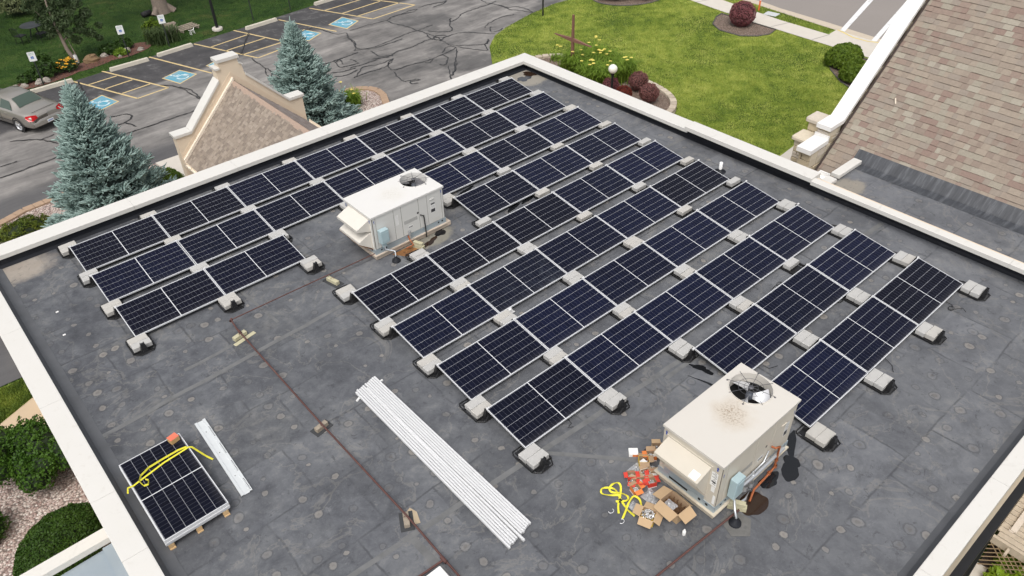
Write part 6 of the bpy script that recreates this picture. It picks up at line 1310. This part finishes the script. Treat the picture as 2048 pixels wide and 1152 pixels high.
m.build('logs', M_GREYBARK, pk); MB().bbox(-.5,.55,-.12,.22,.5,.55,.02).build('top_plank', M_OLDWOOD, pk); MB().tube([(-.4,0,.5),(-.9,.05,.75),(-1.1,.1,.95)], .03, 6).build('branch', M_GREYBARK, pk)
wr = thing('wooden_rack', 'low weathered wooden slat rack lying on the grass near the lamp pole', 'rack', (13.1,26.95,G), (0,0,R(10)))
m = MB()
for i in range(4): m.bbox(-.62,.62,-.4+i*.24,-.4+i*.24+.1,.12,.16,.01)
m.build('slats', M_OLDWOOD, wr); m = MB()
for xx in (-.5,0,.5): m.bbox(xx-.04,xx+.04,-.42,.44,.0,.12,.01)
m.build('bearers', M_OLDWOOD, wr)
lg = thing('dark_form', 'small dark rounded form at the foot of the big trunk', 'log', (12.25,30.9,G), (0,0,.3)); MB().lathe([(0,-.3),(.15,-.3),(.17,0),(.15,.3),(0,.3)], 14, M=Matrix.Translation((0,0,.16)) @ Matrix.Rotation(R(90),4,'Y')).build('form_body', M_RUBBER, lg)  # plain dark barrel-shaped solid lying by the trunk
dgm = MB(); 
for p in [((-.12,0,.22),(.14,0,.22)),((-.12,.03,.22),(-.14,.06,0)),((-.12,-.03,.22),(-.14,-.06,0)),((.12,.03,.22),(.13,.06,0)),((.12,-.03,.22),(.13,-.06,0)),((.14,0,.22),(.22,0,.3)),((-.12,0,.24),(-.25,0,.28))]: dgm.tube(p, .022, 6)
o = dgm.build('garden_ornament', M_WHITE); o.location = (13.0,25.95,G); o.rotation_euler = (0,0,.5); tag(o, 'small white wire garden ornament on the dry grass near the lamp pole', 'ornament')

# ------------------------------------------------------------------ signs, stops, lamps, cross, stone edging, marker
M_POST = simple('dark_green_post', (.03,.038,.034), .6); M_SIGN = simple('sign_white', (.8,.81,.81), .35, var=.02); M_SBLUE = simple('sign_blue', (.03,.13,.45), .4); M_SGREEN = simple('sign_green', (.1,.3,.22), .5)
def text_mesh(body, size, mat, name, parent, loc, rot):
    cu = bpy.data.curves.new('t', 'FONT'); cu.body = body; cu.size = size; cu.align_x = 'CENTER'; cu.extrude = .0008
    ob = bpy.data.objects.new('t', cu); COL.objects.link(ob); dg = bpy.context.evaluated_depsgraph_get(); me = bpy.data.meshes.new_from_object(ob.evaluated_get(dg)); bpy.data.objects.remove(ob); bpy.data.curves.remove(cu)
    me.name = name; me.materials.clear(); me.materials.append(mat); o = bpy.data.objects.new(name, me); COL.objects.link(o); o.parent = parent; o.location = loc; o.rotation_euler = rot; return o
def sign(label, base, hgt, yaw, tilt=0):
    s_ = thing('parking_sign', label, 'sign', (*base, G), (0, 0, yaw), 'accessible parking signs along the bays')
    MB().box(-.03,.03,-.012,.012,0,hgt).box(-.012,.012,-.03,-.012,0,hgt-.02).build('post', M_POST, s_)
    p = MB(); w, h, r_ = .17, .235, .03; P = []
    for cx, cz, a0 in ((w-r_,h-r_,0),(-w+r_,h-r_,90),(-w+r_,-h+r_,180),(w-r_,-h+r_,270)): P += [(cx+r_*math.cos(R(a0+30*i)), cz+r_*math.sin(R(a0+30*i))) for i in range(4)]
    p.add([(x,-.034,z) for x, z in P] + [(x,-.031,z) for x, z in P], [tuple(range(15,-1,-1))[::-1], tuple(range(16,32))[::-1]] + [(i,(i+1)%16,16+(i+1)%16,16+i) for i in range(16)])
    b = p.build('sign_panel', M_SIGN, s_, loc=(0,0,hgt-.22))
    y = -.0348; q = MB(); q.box(-.065,.065,y-.001,y,-.12,.01); q.build('symbol_square', M_SBLUE, b); q = MB(); y2 = y-.0018
    q.tube([(-.012+.032*math.cos(a), y2, -.07+.032*math.sin(a)) for a in [R(160)+R(230)*i/12 for i in range(13)]], .006, 5); q.tube([(-.012,y2,-.015),(-.008,y2,-.05),(.022,y2,-.052),(.036,y2,-.095)], .006, 5); q.lathe([(0,.0),(.01,.0)], 10, M=Matrix.Translation((-.014,y2,.0)) @ Matrix.Rotation(R(90),4,'X')); q.build('wheelchair_symbol', M_SIGN, b)
    text_mesh('RESERVED', .055, M_SGREEN, 'lettering', b, (0,y,.14), (R(90),0,0)); text_mesh('PARKING', .055, M_SGREEN, 'lettering', b, (0,y,.075), (R(90),0,0))
    return s_
YAW = R(-14)
sign('reserved parking sign nearest the parked car, in front of the flower bed', (4.47,24.43), 1.72, YAW); sign('reserved parking sign in front of the red mulch garden bed', (9.03,25.05), 1.72, YAW); sign('reserved parking sign in front of the long grass and log planter', (11.25,25.0), 1.75, YAW); sign('reserved parking sign right of the black lamp pole', (16.53,25.4), 1.75, YAW); sign('reserved parking sign post at the top edge, rightmost of the row', (19.08,25.56), 1.75, YAW)
M_STOP = simple('stop_concrete', (.55,.51,.43), .9, var=.15, scale=4, bump=.4, dirt=((.3,.27,.22), .4))
def stop_mesh(L=2.05):
    m = MB(); m.add([(-L/2,-.11,0),(L/2,-.11,0),(L/2-.03,-.085,.17),(-L/2+.03,-.085,.17),(-L/2,.11,0),(L/2,.11,0),(L/2-.03,.085,.17),(-L/2+.03,.085,.17)], [(0,1,2,3),(5,4,7,6),(3,2,6,7),(1,5,6,2),(4,0,3,7)]); return m
sm = None
for k, (x, y, a, lab) in enumerate([(4.7,23.8,1.5,'concrete wheel stop just beyond the parked car'), (8.6,23.8,1.0,'concrete wheel stop in front of the orange flowers bay'), (11.2,24.07,5,'concrete wheel stop below the third parking sign'), (16.55,24.4,4,'concrete wheel stop right of the black lamp pole'), (21.6,25.3,4,'concrete wheel stop cut by the top edge beside the hatched bay')]):
    o = stop_mesh().build('wheel_stop', M_STOP) if sm is None else sm.copy()
    if sm: COL.objects.link(o)
    sm = sm or o; o.location = (x,y,G+.002); o.rotation_euler = (0,0,R(a)); tag(o, lab, 'wheel stop', 'concrete wheel stops of the parking bays')
lp = thing('lamp_pole', 'tall black lamp pole on a round concrete foot beside the parking bays', 'lamp pole', (14.34,25.55,G)); MB().lathe([(.3,0),(.3,.12),(.27,.14),(0,.14)], 20).build('concrete_foot', M_CONC, lp); MB().tube([(0,0,.14),(0,0,6.5)], [.085,.06], 10).build('pole', M_IRON, lp); MB().bbox(-.2,.2,-.75,.05,6.5,6.62,.03).build('lamp_head', M_IRON, lp)
l2 = thing('lamp_pole', 'thin black pole standing at the lawn edge at the top', 'lamp pole', (29.2,13.75,G)); MB().tube([(0,0,0),(0,0,3.2)], .045, 8).build('pole', M_IRON, l2); MB().lathe([(0,3.7),(.15,3.62),(.2,3.45),(.15,3.28),(.06,3.2)], 16).build('lamp_globe', simple('globe_white', (.75,.75,.7), .3), l2)
gl = thing('globe_lamp', 'white globe lamp on a short black post among the barberries', 'lamp', (23.4,2.95,G)); MB().tube([(0,0,0),(0,0,1.42)], .055, 10).lathe([(.06,1.4),(.09,1.44),(.09,1.5),(.05,1.52)], 14).build('post', M_IRON, gl)
MB().lathe([(.21*math.sin(R(12)*i)+1e-4, 1.7+.21*math.cos(R(12)*i)) for i in range(0,15)], 24).build('lamp_globe', simple('milk_glass', (.82,.81,.72), .25), gl)
M_RUSTX = simple('rusty_brown_steel', (.2,.098,.07), .75, var=.25, scale=5)
cx_ = thing('cross', 'tall rusty brown steel cross standing in the stone edged bed', 'cross', (24.3,6.42,G)); m = MB(); m.add([(-.07,-.075,0),(.07,-.075,0),(.07,.075,0),(-.07,.075,0),(-.04,-.045,3.08),(.04,-.045,3.08),(.04,.045,3.08),(-.04,.045,3.08)], [(0,1,5,4),(1,2,6,5),(2,3,7,6),(3,0,4,7),(4,5,6,7)]); m.build('upright', M_RUSTX, cx_)
for s_ in (-1,1):
    m = MB(); w0, w1 = .085, .014; m.add([(-.06,s_*.056,1.87-w0),(.06,s_*.056,1.87-w0),(.035,s_*1.25,1.86-w1),(-.035,s_*1.25,1.86-w1),(-.06,s_*.056,1.87+w0),(.06,s_*.056,1.87+w0),(.035,s_*1.25,1.86+w1),(-.035,s_*1.25,1.86+w1)], [(0,1,2,3),(7,6,5,4),(0,4,5,1),(1,5,6,2),(2,6,7,3),(3,7,4,0)]); m.build('cross_arm', M_RUSTX, cx_)
def sup(a, b, t, e=.6): return (22.1 + a*math.copysign(abs(math.cos(t))**e, math.cos(t)), 4.6 + b*math.copysign(abs(math.sin(t))**e, math.sin(t)))
S([sup(3.82, 4.45, 2*math.pi*i/60) for i in range(60)], G + .2, M_MULCH, 'raised_bed')
we = thing('stone_edging', 'curved low edging wall of pale tumbled blocks round the raised bed', 'garden wall', (22.1,4.7,G)); m = MB(); nb = 58
ring = [sup(3.95, 4.6, -1.75 + 3.5*i/400) for i in range(401)]
for lay in range(3):
    acc, k0 = (0.0 if lay % 2 else -.17), 0
    for i in range(1, 401):
        acc += math.dist(ring[i], ring[i-1])
        if acc >= .36:
            (xa_, ya_), (xb_, yb_) = ring[k0], ring[i]; ta = math.atan2(yb_-ya_, xb_-xa_)
            m.bbox(-.165,.165,-.15,.15,-.02 + lay*.115,.092+lay*.115,.018, random.randrange(3), Matrix.Translation((.5*(xa_+xb_)-22.1,.5*(ya_+yb_)-4.7,0)) @ Matrix.Rotation(ta + random.uniform(-.04,.04),4,'Z')); acc, k0 = 0.0, i
m.build('edging_blocks', [simple('edge_block_a', (.46,.39,.31), .9, var=.15, bump=.5), simple('edge_block_b', (.4,.34,.27), .9, var=.15, bump=.5), simple('edge_block_c', (.52,.45,.36), .9, var=.15, bump=.5)], we)
mk = thing('marker_post', 'orange utility marker post with white top on the grass verge', 'post', (38.75,5.45,G)); MB().tube([(0,0,0),(0,0,.62)], .05, 10).build('post', simple('orange_plastic', (.75,.16,.04), .5), mk); MB().tube([(0,0,.621),(0,0,.85)], .051, 10).build('white_top', M_WHITE, mk)

# ------------------------------------------------------------------ parked car
M_CARP = simple('beige_metallic_paint', (.37,.345,.31), .28, .55, var=.04, scale=2); M_CARP.node_tree.nodes['Principled BSDF'].inputs['Coat Weight'].default_value = .8
M_GLASS = simple('tinted_car_glass', (.06,.085,.07), .05, 0, var=.1); M_TYRE = M_RUBBER; M_RIM = simple('alloy_rim', (.62,.63,.65), .25, .7); M_LAMPR = simple('red_tail_lamp', (.5,.012,.016), .15); M_LAMPW = simple('clear_headlamp', (.6,.62,.64), .1)
hd = Vector((-.345,.9386,0)); lf = Vector((-.9386,-.345,0)); rear = Vector((2.2,19.65,0)) - lf*.8 - hd*1.1
car = thing('parked_car', 'beige metallic sedan parked nose in at the left edge of the lot', 'car', (rear.x, rear.y, G), (0,0,math.atan2(hd.y, hd.x)))
ST = [(0,.74,.42,.78,.6,.81),(.05,.84,.34,.86,.64,.93),(.22,.9,.28,.93,.66,1.0),(.6,.925,.24,.96,.68,1.04),(.98,.93,.22,.97,.67,1.07),(1.3,.93,.2,.97,.6,1.28),(1.65,.93,.2,.97,.565,1.415),(2.3,.93,.2,.96,.57,1.47),(2.9,.93,.2,.95,.565,1.44),(3.3,.93,.2,.94,.6,1.26),(3.75,.93,.2,.93,.66,1.0),(4.3,.92,.22,.88,.66,.94),(4.8,.87,.26,.78,.6,.84),(5.02,.78,.33,.66,.52,.72),(5.1,.7,.4,.6,.46,.64)]
def sect(s):
    x, w, zb, zl, wr, zr = s
    return [(0,zb),(w*.86,zb),(w*.97,zb+.1),(w,(zb+zl)/2+.03),(w*.985,zl-.06),(w*.93,zl+.012),(wr+.02,zr-.06 if zr-zl > .15 else max(zl+.02,zr-.03)),(wr*.86,zr-.012),(wr*.45,zr+.006),(0,zr+.012)]
SE = [sect(s) for s in ST]; m = MB(); K = 10; NS = len(ST)
for sg in (1,-1):
    vs = [(ST[i][0], sg*y, z) for i in range(NS) for y, z in SE[i]]; fs = []
    for i in range(NS-1):
        for k in range(K-1): q = (i*K+k, (i+1)*K+k, (i+1)*K+k+1, i*K+k+1); fs.append(q if sg < 0 else q[::-1])
    for i in (0, NS-1): fs.append(tuple(range(i*K, i*K+K)))
    m.add(vs, fs, 0, True)
body = m.build('body', M_CARP, car)
def lerp(a, b, t): return tuple(x+(y-x)*t for x, y in zip(a, b))
def gpt(i, k, sg, out=.006): x = ST[i][0]; y, z = SE[i][k]; return Vector((x, sg*(y+out*.8), z+out))
def pane(name, pts, mat=M_GLASS): return MB().add(pts, [tuple(range(len(pts)))]).build(name, mat, car)
def roofpt(x, yf, out=.007):
    for i in range(NS-1):
        if ST[i][0] <= x <= ST[i+1][0]:
            t = (x-ST[i][0])/(ST[i+1][0]-ST[i][0]); zr = ST[i][5]+(ST[i+1][5]-ST[i][5])*t; wr = ST[i][4]+(ST[i+1][4]-ST[i][4])*t; return Vector((x, yf*wr, zr + .012*(1-abs(yf)) + out))
def glass_strip(name, xs, yf):
    m = MB(); ys = [-1,-.5,0,.5,1]; vs = [roofpt(x, y*f, .012) for x, f in zip(xs, yf) for y in ys]
    m.add(vs, [(i*5+j, i*5+j+1, (i+1)*5+j+1, (i+1)*5+j) for i in range(len(xs)-1) for j in range(4)], 0, True); return m.build(name, M_GLASS, car)
glass_strip('rear_window', [1.02,1.3,1.6], [.9,.88,.84]); glass_strip('windscreen', [2.95,3.3,3.7], [.84,.88,.9])
for sg in (1,-1):
    def sd(x, t):
        for i in range(NS-1):
            if ST[i][0] <= x <= ST[i+1][0]:
                q = (x-ST[i][0])/(ST[i+1][0]-ST[i][0]); A = lerp(SE[i][5], SE[i+1][5], q); B = lerp(SE[i][6], SE[i+1][6], q); y, z = lerp(A, B, t); return Vector((x, sg*(y+.012), z+.004))
    for a, b, c_, d_ in ((1.28,1.62,2.2,2.2),(2.26,2.26,3.42,2.98)):
        xs0 = [a+(c_-a)*i/5 for i in range(6)]; xs1 = [b+(d_-b)*i/5 for i in range(6)]; m = MB(); m.add([sd(x,.1) for x in xs0] + [sd(x,.93) for x in xs1], [(i,i+1,7+i,6+i) if sg < 0 else (i+1,i,6+i,7+i) for i in range(5)], 0, True); m.build('side_window', M_GLASS, car)
    for xx in (1.1,3.95):
        w = bpy.data.objects.new('wheel', None); COL.objects.link(w); w.parent = car; w.location = (xx, sg*.84, .33); w.rotation_euler = (R(90)*-sg, 0, 0)
        MB().lathe([(.2,-.1),(.3,-.1),(.33,-.07),(.335,0),(.33,.08),(.3,.1),(.235,.1)], 28).build('tyre', M_TYRE, w); r_ = MB(); r_.lathe([(.235,.1),(.225,.075),(.0,.06)], 24)
        for k in range(5): a = 2*math.pi*k/5; r_.box(.03,.21,-.03,.03,.066,.09,0,Matrix.Rotation(a,4,'Z'))
        r_.lathe([(.05,.06),(.05,.1),(0,.1)], 12); r_.build('rim', M_RIM, w)
        m = MB(); m.lathe([(.34,0),(.4,0)], 28, M=Matrix.Translation((xx,sg*.937,.34)) @ Matrix.Rotation(R(90),4,'X')); m.v = [p for p in m.v]; m.build('wheel_arch', M_RUBBER, car)
    tl = MB(); tl.add([(.0,sg*.5,.78),(-.004,sg*.78,.7),(.12,sg*.905,.72),(.3,sg*.935,.86),(.26,sg*.9,.95),(.08,sg*.74,.97),(.02,sg*.52,.92)], [tuple(range(7))[::sg]]); tl.v = [(x-.014, y*1.012, z) for x, y, z in tl.v]; tl.build('tail_light', M_LAMPR, car)
    hl = MB(); hl.add([(5.06,sg*.42,.62),(4.98,sg*.8,.62),(4.75,sg*.89,.72),(4.7,sg*.82,.82),(4.95,sg*.5,.76)], [tuple(range(5))[::-sg]]); hl.v = [(x+.02, y, z+.012) for x, y, z in hl.v]; hl.build('headlight', M_LAMPW, car)
    for xx in (1.75,2.85): MB().bbox(xx-.09,xx+.09,sg*.93-.012,sg*.93+.018,.83,.86,.005).build('door_handle', M_CARP, car)
    dl = MB(); dl.tube([(2.25,sg*.942,.34),(2.25,sg*.935,.9)], .005, 4); dl.tube([(1.3,sg*.945,.5),(3.5,sg*.945,.5)], .01, 4); dl.build('door_trim', simple('shut_line', (.05,.045,.04), .6), car)
    MB().bbox(3.3,3.42,sg*1.0-.08,sg*1.0+.08,.95,1.07,.02).build('wing_mirror', M_CARP, car)
bm = MB(); bm.add([(-.03,-.8,.56),(-.06,-.45,.58),(-.065,0,.585),(-.06,.45,.58),(-.03,.8,.56),(-.02,-.8,.4),(-.04,-.45,.38),(-.045,0,.38),(-.04,.45,.38),(-.02,.8,.4),(.05,-.84,.6),(.0,-.45,.66),(.0,0,.665),(.0,.45,.66),(.05,.84,.6)], [(5,0,1,6),(6,1,2,7),(7,2,3,8),(8,3,4,9),(0,10,11,1),(1,11,12,2),(2,12,13,3),(3,13,14,4)], 0, True); bm.build('rear_bumper', M_CARP, car)
lpz = MB(); lpz.box(-.078,-.07,-.155,.155,.41,.55); pz = lpz.build('licence_plate', M_SIGN, car); k_ = MB()
for q in range(6): k_.box(-.08,-.0785,-.12+q*.042,-.095+q*.042,.45,.51)
k_.build('plate_print', M_SBLUE, pz); MB().box(-.012,-.004,-.06,.06,.83,.855).build('trunk_badge', M_RIM, car); MB().tube([(.2,-.6,1.015),(.18,0,1.03),(.2,.6,1.015)], .008, 5).build('trunk_seam', M_RUBBER, car)
car.scale = (.95, .95, .95)
bpy.context.view_layer.update()
